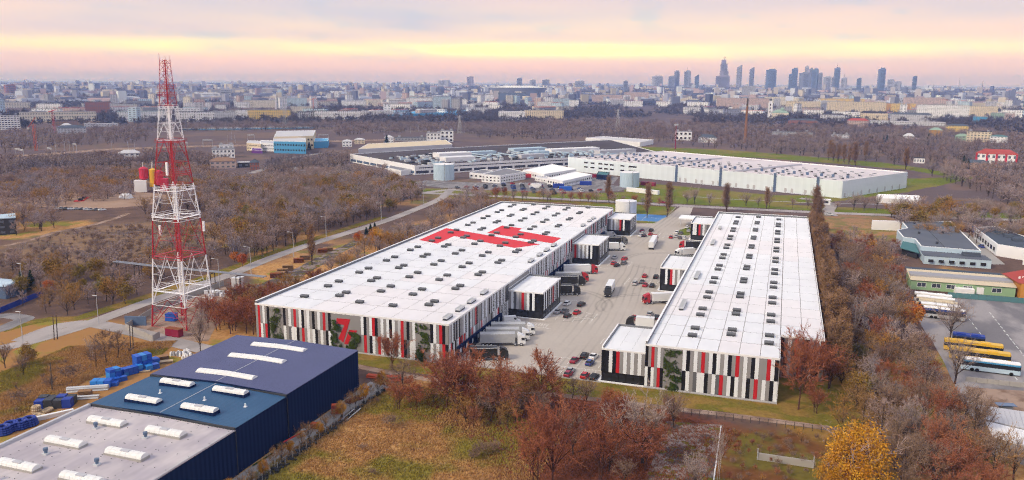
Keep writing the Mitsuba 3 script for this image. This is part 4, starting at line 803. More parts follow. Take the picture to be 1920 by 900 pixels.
def conifer(seed, n=1500):
    rng = np.random.default_rng(seed); t, c = MB(), MB(); t.tube((0, 0, 0), (0, 0, 9.6), .18, .02, n=5, cap=False)
    z = 1-rng.uniform(0, 1, n)**.62; z = .8+z*9.1; r = 2.3*(1-(z-.6)/9.6)*(.55+.45*np.abs(np.sin(z*4)))*rng.uniform(.35, 1.05, n); az = rng.uniform(0, 6.28, n)
    p = np.c_[r*np.cos(az), r*np.sin(az), z]; d = unit(np.c_[np.cos(az), np.sin(az), rng.uniform(-.5, .1, n)]); slivers(c, p-d*.3, d, rng.uniform(.6, 1.1, n), .30, rng); return t, c
def group_(name, trunk, crown, bark, mats, extra=None):
    d = {'type': 'shapegroup'}
    if trunk: d['trunk'] = trunk.ply(bark)
    d['crown'] = crown.ply(mats)
    if extra: d['leaves'] = extra[0].ply(extra[1])
    scene[name] = d; return name
PG = {}
def protos(kind, n, fn, bark, m):
    PG[kind] = []
    for i in range(n):
        r = fn(i); PG[kind].append(group_('proto_%s_%d' % (kind, i), r[0], r[1], bark, m) if len(r) == 2 else group_('proto_%s_%d' % (kind, i), r[0], r[1], bark, 'twig_brown', (r[2], m)))
protos('bare', 4, lambda i: bare(10+i, 22, 10, 13, .055, 'round' if i % 2 else 'vase'), 'bark', 'twig_near')
protos('mid', 5, lambda i: bare(30+i, 14, 8, 8, .115, 'round' if i % 2 else 'vase', .2), 'bark', 'twig_brown')
protos('far', 5, lambda i: bare(50+i, 9, 5, 5, .30, 'round' if i % 2 else 'vase', .26), 'bark', 'twig_far')
protos('rust', 4, lambda i: bare(70+i, 26, 11, 14, .068, ['round', 'vase', 'round', 'vase'][i], .15, 0, 1+(i == 3)), 'bark_rust', 'twig_rust')
protos('amber', 3, lambda i: bare(80+i, 18, 9, 12, .075, 'vase' if i else 'round'), 'bark', 'twig_amber')
protos('poplar', 3, lambda i: bare(90+i, 44, 7, 9, .085, 'poplar', .16), 'bark', 'twig_poplar')
protos('birch', 2, lambda i: bare(96+i, 16, 9, 10, .05, 'vase', .13, 0, 2), 'bark_birch', 'twig_pale')
protos('pale', 2, lambda i: bare(105+i, 20, 10, 12, .055, 'vase', .2), 'bark', 'twig_pale')
protos('yellow', 2, lambda i: leafy(110+i, 8000, .15, 'vase', 3.9), 'bark', 'leaf_yellow')
protos('olive', 2, lambda i: leafy(120+i, 2200, .30), 'bark', 'leaf_olive')
protos('orange', 2, lambda i: leafy(130+i, 2200, .28), 'bark', 'leaf_orange')
protos('conifer', 2, lambda i: conifer(140+i), 'bark', 'conifer')
protos('shrub', 3, lambda i: (MB().tube((0, 0, 0), (0, 0, 2), .2, .05), bare(150+i, 20, 10, 10, .13, 'vase', .08, 0, 4)[1]), 'bark', 'twig_near')
tr = np.random.default_rng(4242); count = {}
def tree(kind, p, h, label=None, group=None, name=None, cat='tree', wide=1.0):
    i = int(tr.integers(0, len(PG[kind]))); s = h/10
    tw = T().translate([float(p[0]), float(p[1]), 0]).rotate([0, 0, 1], float(tr.uniform(0, 360))).scale([s*wide, s*wide, s])
    if name and name.startswith('+'): k = name[1:]+'__%05d' % count.setdefault(name, 0); count[name] += 1
    else: k = key(name or 'bare_tree'); tag(k, label, cat, group)
    scene[k] = {'type': 'instance', 'g': {'type': 'ref', 'id': PG[kind][i]}, 'to_world': tw}; return k
def wood(name, kinds, poly, per, hr, label=None, group=None, sep=0, seed=1, stuff=False, wide=1.0, cat='tree'):
    rng = np.random.default_rng(seed); n = int(area(poly)/per); pts = inside(poly, n*3, rng); keep = []
    md = math.sqrt(per)*.62
    from scipy.spatial import cKDTree
    for q in pts:
        if len(keep) >= n: break
        if not keep or np.min(np.sum((np.array(keep[-400:])-q)**2, 1)) > md*md: keep.append(q)
    if 'clear_of' in globals(): keep = np.array(keep)[clear_of(np.array(keep)[:, 0], np.array(keep)[:, 1])]
    for q in keep:
        kd = kinds[int(rng.integers(0, len(kinds)))]; tree(kd, q, rng.uniform(*hr), label, group, ('+' if stuff else '')+name, cat, wide*rng.uniform(.85, 1.25))
    return len(keep)
# ---- foreground, one by one
FR = 'rust brown trees in front of the lorry yard'
for p, h, kd, w, lab in [((-96.23,183.75), 10.5, 'rust', .95, 'rust brown tree standing alone before the striped front of the left warehouse'), ((-67.2,163.19), 15.5, 'rust', 1.15, 'broad domed rust tree before the right corner of the left warehouse'), ((-71.97,164.81), 13, 'rust', 1.1, 'rust tree at the left flank of the broad domed tree'), ((-56.87,159.9), 14.5, 'rust', .9, 'rust tree with tall dark trunk in the middle of the grove'),
        ((-50.87,171.32), 13.5, 'rust', .95, 'round rust tree before the near edge of the lorry yard'), ((-38.26,138.25), 17, 'rust', .85, 'tall rust tree at the bottom edge, left of the thin single tree'), ((-40.68,135.19), 14, 'rust', .8, 'rust tree at the bottom edge, leftmost of the pair'), ((-30.01,141.84), 13.5, 'rust', .8, 'slim rust tree with a straight dark trunk at the bottom edge'), ((-23.15,152.31), 14, 'pale', 1.15, 'pale leafless tree with thick dark trunk left of the concrete slab'),
        ((7.28,192.03), 15, 'rust', .95, 'double trunked rust tree at the right corner of the right warehouse'), ((9.27,202.63), 16, 'rust', 1.0, 'dense rust tree behind the double trunked one'), ((14.52,209.05), 10.5, 'rust', .9, 'rust tree right of the dense pair by the right warehouse'), ((10.95,191), 6.5, 'rust', 1.1, 'low crimson brown bush tree in front of the right corner trees'), ((17.06,151.29), 15, 'yellow', 1.05, 'bright yellow leafed tree at the bottom right'), ((12.85,150.85), 8.5, 'yellow', 1.0, 'smaller yellow tree left of the bright yellow one'),
        ((-11.98,143.16), 8, 'pale', .9, 'bare pale bush tree on the concrete slab edge'), ((-7.92,150.09), 11, 'birch', .35, 'thin white stemmed tree at the slab edge')]:
    tree(kd, p, h, lab, None, 'rust_tree' if kd == 'rust' else 'yellow_tree' if kd == 'yellow' else 'bare_tree', 'tree', w)
wood('rust_tree', ['rust', 'rust', 'amber', 'rust', 'bare'], [(-88.44,158.95),(-84.98,168.99),(-73.11,171.4),(-57.9,171.54),(-46.67,179.04),(-28.18,178.07),(-16.99,177.82),(-20.55,168.32),(-27.11,165.12),(-40.01,163.47),(-52.89,156.84),(-66.43,155.59),(-80.18,153.78)], 32, (5, 9.5), 'rust brown leafless tree in the grove before the lorry yard', FR, seed=3)
wood('rust_tree', ['rust', 'rust', 'bare'], [(-41.11,138.37),(-39.18,151.21),(-30.73,159.58),(-21.25,157.56),(-20.94,145.49),(-22.84,141.48)], 60, (5, 10), 'rust brown tree in the lower grove left of the concrete slab', 'rust brown trees left of the concrete slab', seed=4)
wood('shrub', ['shrub'], [(-93.17,152.32),(-89.15,165.68),(-80.74,172.36),(-61.81,160.31),(-43.02,160.93),(-25.3,161.51),(-23.31,170.91),(-16.81,176.3),(-28.02,177.13),(-78.57,167.66)], 26, (1.2, 3), 'low twiggy brown shrub under the rust trees', 'undergrowth before the lorry yard', seed=5, cat='shrub')
for p, h, lab in [((-78.99,149.63), 3.2, 'round dark shrub in the dry field left of the grove'), ((-55.06,144.3), 3.0, 'broad dark shrub in the middle of the dry field'), ((-53.39,146.18), 2.6, 'dark shrub joined to the broad one in the dry field'), ((-79.7,138.18), 1.6, 'small shrub at the left of the dry field'), ((-72.32,129.18), 1.5, 'small shrub at the bottom edge of the dry field'), ((-56.01,142.18), 2.4, 'low dark shrub left of the broad one')]:
    tree('shrub', p, h, lab, None, 'shrub', 'shrub', 1.5)
for i, y in enumerate(np.arange(102, 173, 3.3)):
    tree('amber' if i % 3 else 'yellow', (-92.9+.008*(y-100)+tr.normal(0, .3), y), tr.uniform(3, 4.8), 'young amber leafed tree in the row along the wire fence', 'young amber trees by the wire fence', 'young_tree', 'tree', .75)
# left brown field
for p, h, kd, w, lab in [((-188.44,152), 7, 'olive', .8, 'tree with thin yellow green leaves in the brown field'), ((-194.45,149.84), 7, 'bare', 1, 'bare tree at the left edge of the brown field'), ((-184.5,147.04), 6, 'bare', 1.0, 'bare bush tree under the yellow green one'), ((-168.82,147.41), 4.6, 'shrub', 1.5, 'dark round shrub before the blue stacks'), ((-170.75,143.23), 3.0, 'shrub', 1.4, 'dark shrub by the lone wooden post'), ((-168.55,132.79), 3.6, 'shrub', 1.6, 'dark round shrub nearest the camera in the brown field'),
        ((-171.7,158), 6.5, 'bare', 1.1, 'bare tree pair left one in the brown field'), ((-172.31,162.23), 9, 'bare', .9, 'tall bare tree in the brown field near the access road'), ((-172.26,165.93), 7.5, 'bare', 1.0, 'bare tree right of the tall one near the access road'), ((-179.63,164.23), 6, 'birch', .7, 'orange topped birch by the road junction'), ((-151.78,175.18), 14, 'pale', .55, 'tall bare trunk at the far corner of the dark hall')]:
    tree(kd, p, h, lab, None, 'bare_tree' if kd in ('bare', 'birch', 'pale') else 'olive_tree' if kd == 'olive' else 'shrub', 'tree' if kd != 'shrub' else 'shrub', w)
wood('shrub', ['shrub', 'shrub', 'amber'], [(-192.13,146.39),(-186.86,161.63),(-178.64,174.39),(-164.82,180.4),(-162.44,171.35),(-165.58,147),(-162.85,130.78),(-164.38,123.84)], 95, (.8, 2.0), 'small brown shrub scattered in the left field', 'shrubs in the left field', seed=15, cat='shrub')
wood('rust_tree', ['rust', 'rust', 'amber'], [(-171, 196), (-150, 194), (-148.5, 214), (-150, 240), (-160, 236), (-168, 215)], 20, (6, 11), 'rust brown tree by the left end of the left warehouse', 'rust trees left of the left warehouse', seed=16)
wood('bare_tree', ['mid', 'amber', 'pale', 'mid'], [(-160, 240), (-149, 236), (-148.5, 300), (-149, 420), (-156, 470), (-185, 480), (-196, 460), (-180, 380), (-178, 320)], 70, (5, 11), 'brown leafless tree between the side road and the left warehouse', 'trees between the side road and the left warehouse', seed=17)
tree('yellow', (-173.44,321.4), 11, 'golden yellow tree beside the left edge of the white roof', None, 'yellow_tree', 'tree', 1.0); tree('orange', (-188.49,329), 7, 'orange brown tree left of the golden one by the white roof', None, 'orange_tree', 'tree')
tree('conifer', (-182.88,474), 8, 'single dark conifer behind the far left corner of the white roof', None, 'conifer_tree', 'tree', 1.1)
for p, h in zip([(-198.26,354.4),(-199.1,360.4),(-200.71,367.9)], (4, 4.6, 4)): tree('conifer', p, h, 'small dark conifer in the clump by the side road', 'conifer clump by the side road', 'conifer_tree', 'tree', 1.5)
tree('poplar', (-185.9,285.19), 17, 'orange brown slim poplar by the side road', None, 'poplar_tree', 'tree', .8)
# left woodland beyond the side road
W1 = [(-216.3,321.3),(-220.22,402.2),(-224.46,483.8),(-262.31,528.6),(-332.1,524.9),(-398.7,498.6),(-390,453.5),(-290.8,352.8),(-214.38,271.46),(-214.6,293.8)]
wood('woodland', ['mid', 'mid', 'mid', 'mid', 'amber', 'bare', 'pale', 'olive'], W1, 50, (7, 12), seed=21, stuff=True)
wood('bare_tree', ['bare', 'bare', 'mid'], [(-214.38,271.46),(-215.95,295.7),(-218.5,324.6),(-219.53,365.8),(-233.46,389.4),(-238.72,355.2),(-237.56,317.5),(-235.14,298.44)], 48, (6, 10), 'grey brown leafless tree at the woodland edge along the side road', 'woodland edge along the side road', seed=20)
wood('bare_tree', ['mid', 'mid', 'amber'], [(-259.52,201.14),(-219.99,187.82),(-215.29,195.98),(-215.04,226.82),(-216.61,267.5),(-235.14,298.44),(-277.69,324.5),(-262.85,275.88),(-263.93,253.15),(-292.98,253.22),(-304.9,238.01)], 110, (5, 10), 'brown leafless tree on the rough ground left of the mast', 'trees left of the mast', seed=22)
wood('olive_tree', ['olive', 'orange', 'olive'], [(-265.94,210.64),(-226.11,195.39),(-220.38,227.31),(-231.78,245.12),(-245.93,235.29),(-270.25,245.64),(-292.64,242.54)], 170, (4.5, 8), 'olive and ochre leafed tree beyond the side road', 'leafed trees beyond the side road', seed=23)
for p, h, kd, lab in [((-221.65,211.2), 9, 'olive', 'large golden olive tree beyond the side road'), ((-212.92,210.7), 8, 'olive', 'golden olive tree right of the large one'), ((-261.54,225.05), 10, 'olive', 'dark olive round tree by the far left lamp'), ((-270.86,379), 8, 'yellow', 'lone yellow tree in the grey woodland'), ((-211.27,272.61), 6, 'orange', 'orange red leafed tree by the pipe bridge'), ((-219.56,278.19), 5, 'orange', 'smaller orange leafed tree by the pipe bridge'), ((-258.67,213.3), 8, 'conifer', 'dark conifer right of the blue shed'), ((-259.93,210.39), 8, 'conifer', 'dark conifer next to the blue shed')]:
    tree(kd, p, h, lab, None, 'conifer_tree' if kd == 'conifer' else 'leafed_tree', 'tree', 1.1)
wood('scrub', ['shrub', 'shrub', 'mid'], [(-323.7,253.28),(-339.6,301.2),(-354.9,367.1),(-307.8,364.9),(-237.41,297.6),(-226.81,266.87),(-247.46,259.24),(-259.06,235.09),(-273.09,212.17)], 22, (1.2, 4.2), 'brown scrub on the open field behind the mast', seed=24, stuff=True)
wood('woodland', ['mid', 'mid', 'mid', 'amber'], [(-356.6,280),(-358.4,318.5),(-356.3,356.3),(-334.9,374.7),(-314.7,382.4),(-388.5,485.6),(-475.8,568.3),(-514.7,530.2),(-558.9,491.5),(-566,450.2)], 70, (6, 11), 'leafless woodland of the left middle distance', seed=25, stuff=True, wide=1.1)
wood('woodland', ['mid'], [(-398.7,498.6),(-376.8,564.3),(-335.8,615.5),(-265.05,534.1),(-320.1,505.9)], 90, (6, 11), seed=26, stuff=True, wide=1.1)
# right of the warehouses
for i, y in enumerate(np.arange(217, 420, 3.6)):
    for x in (15.4, 19.0): tree('poplar', (x+tr.normal(0, .4), y+tr.normal(0, .5)), tr.uniform(10, 15), 'slim brown poplar in the double row along the right warehouse', 'poplar row along the right warehouse', 'poplar_tree', 'tree', 1.0)
for i, p in enumerate([(16.37,441.5),(18.45,423.5)]): tree('poplar', p, 24-3*i, ['tallest poplar at the far right corner of the right warehouse', 'second tall poplar at the far right corner of the right warehouse'][i], None, 'poplar_tree', 'tree', .9)
wood('bare_tree', ['bare', 'bare', 'mid', 'amber', 'pale', 'bare', 'rust'], [(22, 176), (24, 200), (22, 260), (24, 330), (28, 400), (48, 400), (42, 330), (40, 270), (39, 215), (38, 180)], 46, (7, 12), 'grey brown leafless tree in the belt right of the poplar row', 'woodland belt right of the warehouses', seed=31)
wood('bare_tree', ['bare', 'bare', 'bare', 'rust'], [(22, 150), (26, 178), (38, 182), (42, 200), (44, 180), (42, 160), (36, 150)], 30, (7, 12), 'purple brown leafless tree in the lower right woodland', 'lower right woodland', seed=32)
wood('amber_tree', ['amber', 'amber', 'olive'], [(15, 165), (16, 212), (24, 225), (27, 190), (22, 160)], 40, (4, 8), 'amber leafed young tree between the lawn and the right woodland', 'amber trees by the right lawn', seed=33)
for p, h, kd, lab in [((23.56,252.53), 13, 'birch', 'white stemmed birch in the belt, nearer one'), ((21.93,307.8), 12, 'birch', 'white stemmed birch in the belt, middle one'), ((25.95,264.69), 9, 'orange', 'orange crowned tree by the nearer birch'), ((41.94,270.47), 10, 'orange', 'red orange tree left of the coaches'), ((22.53,227.65), 7, 'olive', 'yellow green small tree beside the rust trees'), ((45.9,223.4), 12, 'pale', 'pale bare tree before the yellow buses'), ((51.16,262.48), 13, 'pale', 'slim pale tree before the coaches'), ((42.71,166.83), 11, 'amber', 'reddish bare tree before the white shed'), ((46.95,169.46), 9, 'pale', 'pale bare tree at the bottom right corner')]:
    tree(kd, p, h, lab, None, 'birch_tree' if kd == 'birch' else 'leafed_tree' if kd in ('orange', 'olive') else 'bare_tree', 'tree', 1.0 if kd != 'birch' else .6)
wood('undergrowth', ['shrub', 'shrub', 'amber', 'rust'], [(-8, 148), (-7, 176), (16, 178), (22, 200), (40, 190), (36, 150), (10, 140)], 9, (.7, 2.2), 'tangled brown undergrowth at the bottom right', seed=34, stuff=True)
wood('woodland', ['mid', 'mid', 'rust'], [(24, 176), (24, 420), (46, 430), (52, 400), (44, 300), (42, 220), (38, 180)], 60, (4, 8), seed=35, stuff=True)
# the main road and beyond
for p, h, w in zip([(-105.91,508.8),(-72.91,458.3),(-62.14,462.4),(-30.57,495.4),(-8.29,517.4)], (17, 19, 20, 17, 13), (1, 1, 1, 1.1, 1)): tree('poplar', p, h, 'tall dark poplar beside the main road behind the yard', 'poplars along the main road', 'poplar_tree', 'tree', w)
wood('bare_tree', ['amber', 'mid', 'mid', 'rust'], [(-208, 488), (-150, 497), (-66, 500), (-66, 508), (-150, 505), (-208, 500)], 45, (5, 9), 'bare orange brown roadside tree behind the left warehouse', 'roadside trees behind the left warehouse', seed=41)
wood('bare_tree', ['mid', 'pale'], [(-60, 518), (0, 520), (60, 528), (60, 540), (0, 530), (-60, 527)], 85, (5, 11), 'bare roadside tree beyond the main road', 'roadside trees beyond the main road', seed=42)
wood('woodland', ['mid', 'amber', 'mid', 'mid', 'olive', 'pale'], [(62, 420), (60, 520), (120, 560), (230, 600), (330, 640), (300, 480), (200, 430), (150, 460)], 120, (7, 12), seed=43, stuff=True, wide=1.2)
wood('woodland', ['mid', 'mid', 'amber', 'olive'], [(150, 560), (210, 700), (330, 900), (700, 1100), (560, 800), (330, 600)], 130, (8, 13), seed=44, stuff=True, wide=1.2)
# ---------------------------------------------------------------- middle distance: the factory, the long white hall, tanks
def face(m, a, b, z0, z1, off=.06, u0=0.0, u1=1.0):
    """an upright quad on the wall from a to b (outside on the right of a->b), between parameters u0 and u1"""
    a, b = np.array(a[:2], float), np.array(b[:2], float); d = b-a; n = np.array([d[1], -d[0]])/np.linalg.norm(d)*off; p, q = a+d*u0+n, a+d*u1+n
    m.add([(*p, z0), (*q, z0), (*q, z1), (*p, z1)], [(0, 1, 2, 3)]); return m
def windows(m, a, b, z0, z1, floors, bays, fw=.5, fh=.5, off=.06):
    for f in range(floors):
        for i in range(bays):
            h = (z1-z0)/floors; face(m, a, b, z0+h*(f+.5-fh/2), z0+h*(f+.5+fh/2), off, (i+.5-fw/2)/bays, (i+.5+fw/2)/bays)
    return m
def ccw(p):
    p = np.array(p, float); return p if np.sum(p[:, 0]*np.roll(p[:, 1], -1)-np.roll(p[:, 0], -1)*p[:, 1]) > 0 else p[::-1]
def hall(name, label, cat, poly, h, wm, rm, par=.5, group=None):
    poly = ccw(poly); k = thing(name, label, cat, group); MB().prism(poly, 0, h, False).build('wall', wm, k)
    c = poly.mean(0); inner = c+(poly-c)*.992; MB().sheet(inner, h-par).build('roof', rm, k)
    m = MB()
    for a, b in zip(poly, np.roll(poly, -1, 0)):
        d = (b-a)/np.linalg.norm(b-a); n = np.array([-d[1], d[0]])*.5; m.prism([a, b, b+n, a+n], h-par, h+.05)
    m.build('coping', 'white_trim' if wm != 'navy_wall' else 'dark_metal', k); return k
mr = np.random.default_rng(60)
FA, FC, FD, FE, FF, FG = (-398, 684), (-292, 607), (-186, 735), (-118, 815), (-205, 985), (-335, 800)
fk = hall('factory', 'large low factory with dark roof, white walls and crowded roof plant', 'factory', [FA, FC, FD, FE, FF, FG], 7.8, 'white_wall', 'dark_far_roof')
for (a, b, n) in ((FA, FC, 9), (FC, FD, 12)):
    for i in range(n):
        m = MB(); face(m, a, b, 1.0, 3.2, .08, (i+.08)/n, (i+.92)/n); m.build('window', 'blue_glass' if a == FA else 'window_glass', fk)
m = MB(); face(m, FC, FD, 5.2, 6.0, .08, .02, .98); m.build('window_band', 'window_glass', fk)
fu, fv = np.array([.64, .77]), np.array([-.81, .585])
for u, v, L, W, h, mt in ((70, 60, 34, 14, 4.5, 'white_wall'), (55, 25, 30, 12, 4, 'white_wall'), (110, 75, 30, 10, 3, 'pale_blue_wall'), (150, 40, 24, 9, 4, 'pale_blue_wall'), (205, 55, 60, 12, 4, 'white_wall'), (230, 20, 46, 10, 4, 'light_grey_wall'), (130, 20, 26, 7, 3.5, 'light_grey_wall'), (175, 90, 40, 12, 3, 'pale_blue_wall')):
    c = np.array(FC)+fu*u+fv*v; MB().obox(c, L, W, 7.35, 7.3+h, math.atan2(fu[1], fu[0])).build('roof_house', mt, fk)
for mt, n in (('light_metal', 150), ('pale_blue_wall', 90), ('dark_metal', 60)):
    m = MB()
    for i in range(n):
        u, v = mr.uniform(10, 250), mr.uniform(4, 90)
        if v < 100-.1*u: c = np.array(FC)+fu*u+fv*v; m.obox(c, mr.uniform(1.5, 6), mr.uniform(1, 3), 7.3, 7.4+mr.uniform(.6, 2.2), math.atan2(fu[1], fu[0])+(mr.random() > .5)*1.571)
    tag(m.build('roof_plant', mt, fk), kind='stuff')
m = MB()
for i in range(14): u = 60+i*12; c0 = np.array(FC)+fu*u+fv*mr.uniform(10, 40); c1 = c0+fv*mr.uniform(15, 45); m.tube((*c0, 9), (*c1, 9), .5, n=6).tube((*c0, 7.3), (*c0, 9), .3, n=5)
tag(m.build('roof_duct', 'pale_blue_wall', fk), kind='stuff')
hall('office_wing', 'low white wing with a dark window band before the factory corner', 'building', [(-320.4,612.7),(-299.13,595.4),(-296.31,617.9),(-314.5,642.9),(-335.1,649.2)], 4.5, 'white_wall', 'grey_roof'); k = list(labels)[-1]
a, b = [(-319.8,617.4),(-299.13,595.4)]; m = MB(); face(m, a, b, 1.6, 3.4, .1, .05, .95); m.build('window', 'dark_glass', 'office_wing')
def tank(p, r, h, label, mt, roofm='white_wall'):
    k = thing('storage_tank', label, 'tank'); rings = 8
    for i in range(rings): MB().lathe((p[0], p[1], h*i/rings), [(r, .02), (r, h/rings-.06), (r-.12, h/rings-.05), (r-.12, h/rings)], 40).build('shell_ring', mt, k)
    MB().lathe((p[0], p[1], h), [(r+.12, -.12), (r+.12, .02), (.01, .06*r)], 40).build('roof', roofm, k)
    MB().tube((p[0]+r*.5, p[1]-r*.95, 0), (p[0]+r*.5, p[1]-r*.95, h+.9), .16, n=5).build('ladder', 'mid_metal', k)
tank((-256.5, 586), 8.3, 12.5, 'pale blue round tank in front of the factory corner', 'pale_blue_wall'); tank((-109, 596), 7.2, 11, 'pale blue round tank before the long white hall', 'pale_blue_wall'); tank((-87.5, 470), 6.3, 7.6, 'white round tank just behind the left striped warehouse', 'white_wall')
# the long white hall
wk = hall('long_white_hall', 'very long white warehouse with pale roof behind the main road', 'warehouse', [(-181, 687), (39, 586), (89, 666), (-112, 790)], 12.0, 'ribbed_blue_white', 'far_roof', .6)
wa, wb, wc = np.array((-181., 687.)), np.array((39., 586.)), np.array((89., 666.)); wl = (wb-wa)/np.linalg.norm(wb-wa); wn = np.array([.48, .877])
for r_, z in ((3, 8.0), (3, 4.2)):
    for t in (.075, .105, .14, .165, .19, .235, .27, .285): m = MB(); face(m, wa, wb, z, z+1.3, .1, t, t+.017); m.build('window', 'dark_glass', wk)
for t in (.46, .62, .80, .93):
    p = wa+(wb-wa)*t-np.array([.42, .91])*.5; MB().obox(p, 1.6, 1.0, 0, 13.5, math.atan2(wl[1], wl[0])).build('stair_tower', 'tower_blue', wk)
for i in range(24): face_m = MB(); face(face_m, wb, wc, .5, 3.5, .1, .03+.04*i, .05+.04*i) if i % 3 == 0 else face(face_m, wa, wb, .5, 3.4, .1, .45+.02*i, .458+.02*i); face_m.build('door', 'light_grey_panel', wk)
for t in (.36, .66):
    p = wa+(wb-wa)*t; q = p+(wc-wb)*.98; d = q-p; n = np.array([-d[1], d[0]])/np.linalg.norm(d)*1.2; MB().prism([p, q, q-n, p-n], 11.5, 12.6).build('fire_wall', 'light_grey_wall', wk)
for mt, n, s in (('mid_metal', 150, (2.6, 1.0, .5)), ('tower_blue', 34, (1.6, 1.6, 2.0)), ('dark_metal', 60, (1.4, 1.2, 1.0))):
    m = MB()
    for i in range(n):
        a, b = (i % 25+.5+mr.uniform(-.2, .2))/25, (i//25+.6)/(n//25+1.2); c = wa+(wb-wa)*a*.97+(wc-wb)*b*.93+wl*2; m.obox(c, s[0], s[1], 11.42, 11.42+s[2], math.atan2(wl[1], wl[0]))
    tag(m.build('roof_light', mt, wk), kind='stuff')
# low buildings and yard before the factory
for p, h, wm, rm, lab in [([(-222.89,582.5),(-205.88,578.3),(-196.45,612),(-220.48,635.3)], 6, 'white_wall', 'grey_roof', 'white two storey office block with roof plant by the car park'), ([(-205.48,632.8),(-180.35,610.7),(-165.9,657.1),(-196.6,690.6)], 5, 'white_wall', 'white_trim', 'white flat roofed shed left of the long white hall'), ([(-170.24,585.2),(-154.14,571.1),(-143.67,621.4),(-161.87,637.8)], 5, 'white_wall', 'white_trim', 'white roofed shed beside the car park'), ([(-186.05,604.6),(-163,588.1),(-162.99,598.9),(-187.5,619.5)], 3, 'white_wall', 'pale_roof', 'low white annex in front of the white sheds'),
                          ([(-241.09,602.2),(-228.41,599.3),(-228.2,623.7),(-240.67,631.5)], 4.5, 'white_wall', 'grey_roof', 'small white building next to the nearer blue tank'), ([(-142.93,633.3),(-132.49,629.7),(-135.97,652.2),(-146.39,656.4)], 4, 'navy_wall', 'teal_roof', 'small dark blue shed against the long white hall')]:
    k = hall('low_building', lab, 'building', p, h, wm, rm, .3); q = ccw(p); m = MB()
    for a, b in zip(q, np.roll(q, -1, 0)): windows(m, a, b, .6, h-.8, 2 if h > 5 else 1, max(3, int(np.linalg.norm(b-a)/3.4)), .45, .4, .08)
    tag(m.build('window', 'dark_glass', k), kind='stuff')
struct('car_park', MB().sheet(rough_poly([(-272.14,548.5),(-236.82,538.6),(-193.33,539.6),(-146.1,548.8),(-111.57,568.5),(-105.84,590.1),(-158.46,619.4),(-186.97,589.4),(-230.54,575.8),(-267.1,576.2)], 20, 0), .035), 'asphalt_mat', 'asphalt car park before the factory')
struct('factory_yard', MB().sheet([(-163.26,574.2),(-123.51,607.2),(-128.93,655),(-172.11,681.5),(-203.18,655.4)], .045), 'asphalt_mat', 'paved factory yard')
struct('factory_lawn', MB().sheet(rough_poly([(-387.6,664.4),(-283.55,581.3),(-191.23,496.7),(-126.36,516.5),(-54.21,528.7),(-14.12,529.3),(32.09,567.2),(86.06,639.5),(166.07,781.4),(97.63,733.1),(42.53,576.5),(-5.39,585.8),(-83.84,615.8),(-113.14,629.7),(-106.84,564.1),(-143.19,538),(-190.26,525.5),(-235.58,526.2),(-284.22,554.5),(-320.3,586.9),(-370.2,620.4)], 12, 2, 5), .02), 'green_mat', 'green lawn round the factory')
struct('meadow', MB().sheet(rough_poly([(-162.96,884.5),(-94.71,898.5),(-26.8,885.2),(45.29,852.8),(107.59,813.6),(140.1,750),(143.79,794.7),(96.35,879.6),(16.27,931),(-73.06,986),(-169.25,989)], 20, 5, 6), .02), 'green_mat', 'green meadow behind the long white hall')
struct('side_lawn', MB().sheet(rough_poly([(-378.1,543.7),(-374.8,628.2),(-294.68,539.6),(-249.41,502.4),(-284.06,520),(-360.7,570.7)], 14, 3, 16), .02), 'green_mat', 'lawn by the side road bend')
road('entry_road', [(12.12,575.6),(27.04,565.3),(30.49,546.4),(27.87,522.1),(29.13,503.3)], 7, .07, 'road_mat', 'entry road to the long white hall')
road('tree_path', [(-64.88,559.7),(-21.87,554.3),(16.2,555.9),(57.86,564.4),(96.57,567),(122.85,567.7)], 2.2, .06, 'concrete', 'pale footpath beyond the main road')
road('front_road', [(-425.1,566.2),(-438.5,607.3),(-467,677.6),(-476.5,724.9),(-475.1,753.5)], 7, .05, 'road_mat', 'road past the yellow and blue centre')
road('forecourt', [(-313.4,532.2),(-284.06,520),(-242.48,505.1),(-225.56,530.1),(-199,522.1)], 7, .055, 'road_mat', 'service road left of the factory')
i = 0
for row in range(7):
    for c in range(11):
        p = (-225.86,542.9); p = (p[0]+c*7.6+row*5.0, p[1]-3+row*6.4-c*.6)
        if mr.random() < .82 and i < 60: car(p, 62+mr.normal(0, 2), 'car_'+['black', 'grey', 'silver', 'blue', 'white', 'black', 'red'][int(mr.integers(0, 7))], ['car', 'hatch', 'suv'][int(mr.integers(0, 3))], 'car in the rows of the factory car park', 'cars in the factory car park', False, .05); i += 1
for j, (px, c) in enumerate(zip([(-289.75,567.2),(-283.89,565.8),(-278.85,564),(-273.48,562.4)], ('grey', 'black', 'silver', 'blue'))): car(px, 20, 'car_'+c, 'car', '%s car in the short row by the factory office wing' % dict(grey='dark grey', black='black', silver='silver', blue='blue')[c], None, False, .05)
for p, c, lab, L, a in [((-197.83,623.5), 'red_panel', 'red container beside the white office block', 12, .6), ((-156.56,624), 'red_panel', 'red container between the white sheds', 12, .5), ((-144.63,644.7), 'car_maroon', 'dark red container by the long white hall', 12, .3), ((-157.1,569.9), 'deep_blue', 'blue container at the car park edge', 8, .4), ((-141.98,592.9), 'deep_blue', 'blue container in the factory yard', 9, .3), ((-96.74,607.2), 'car_maroon', 'crimson container right of the tank', 12, -.35), ((-148.37,557.2), 'blue_tarp', 'bright blue container in front of the cars', 9, .25), ((-172.62,563.8), 'white_trim', 'white cabin at the car park edge', 8, .2), ((-93.32,563.4), 'white_trim', 'white low shed wall by the meadow', 26, -.4)]:
    k = thing('container', lab, 'container'); MB().obox(p, L, 2.6, .1, 2.8, a).build('body', c, k); MB().obox(p, L+.05, 2.65, 2.82, 2.95, a).build('roof', c, k)
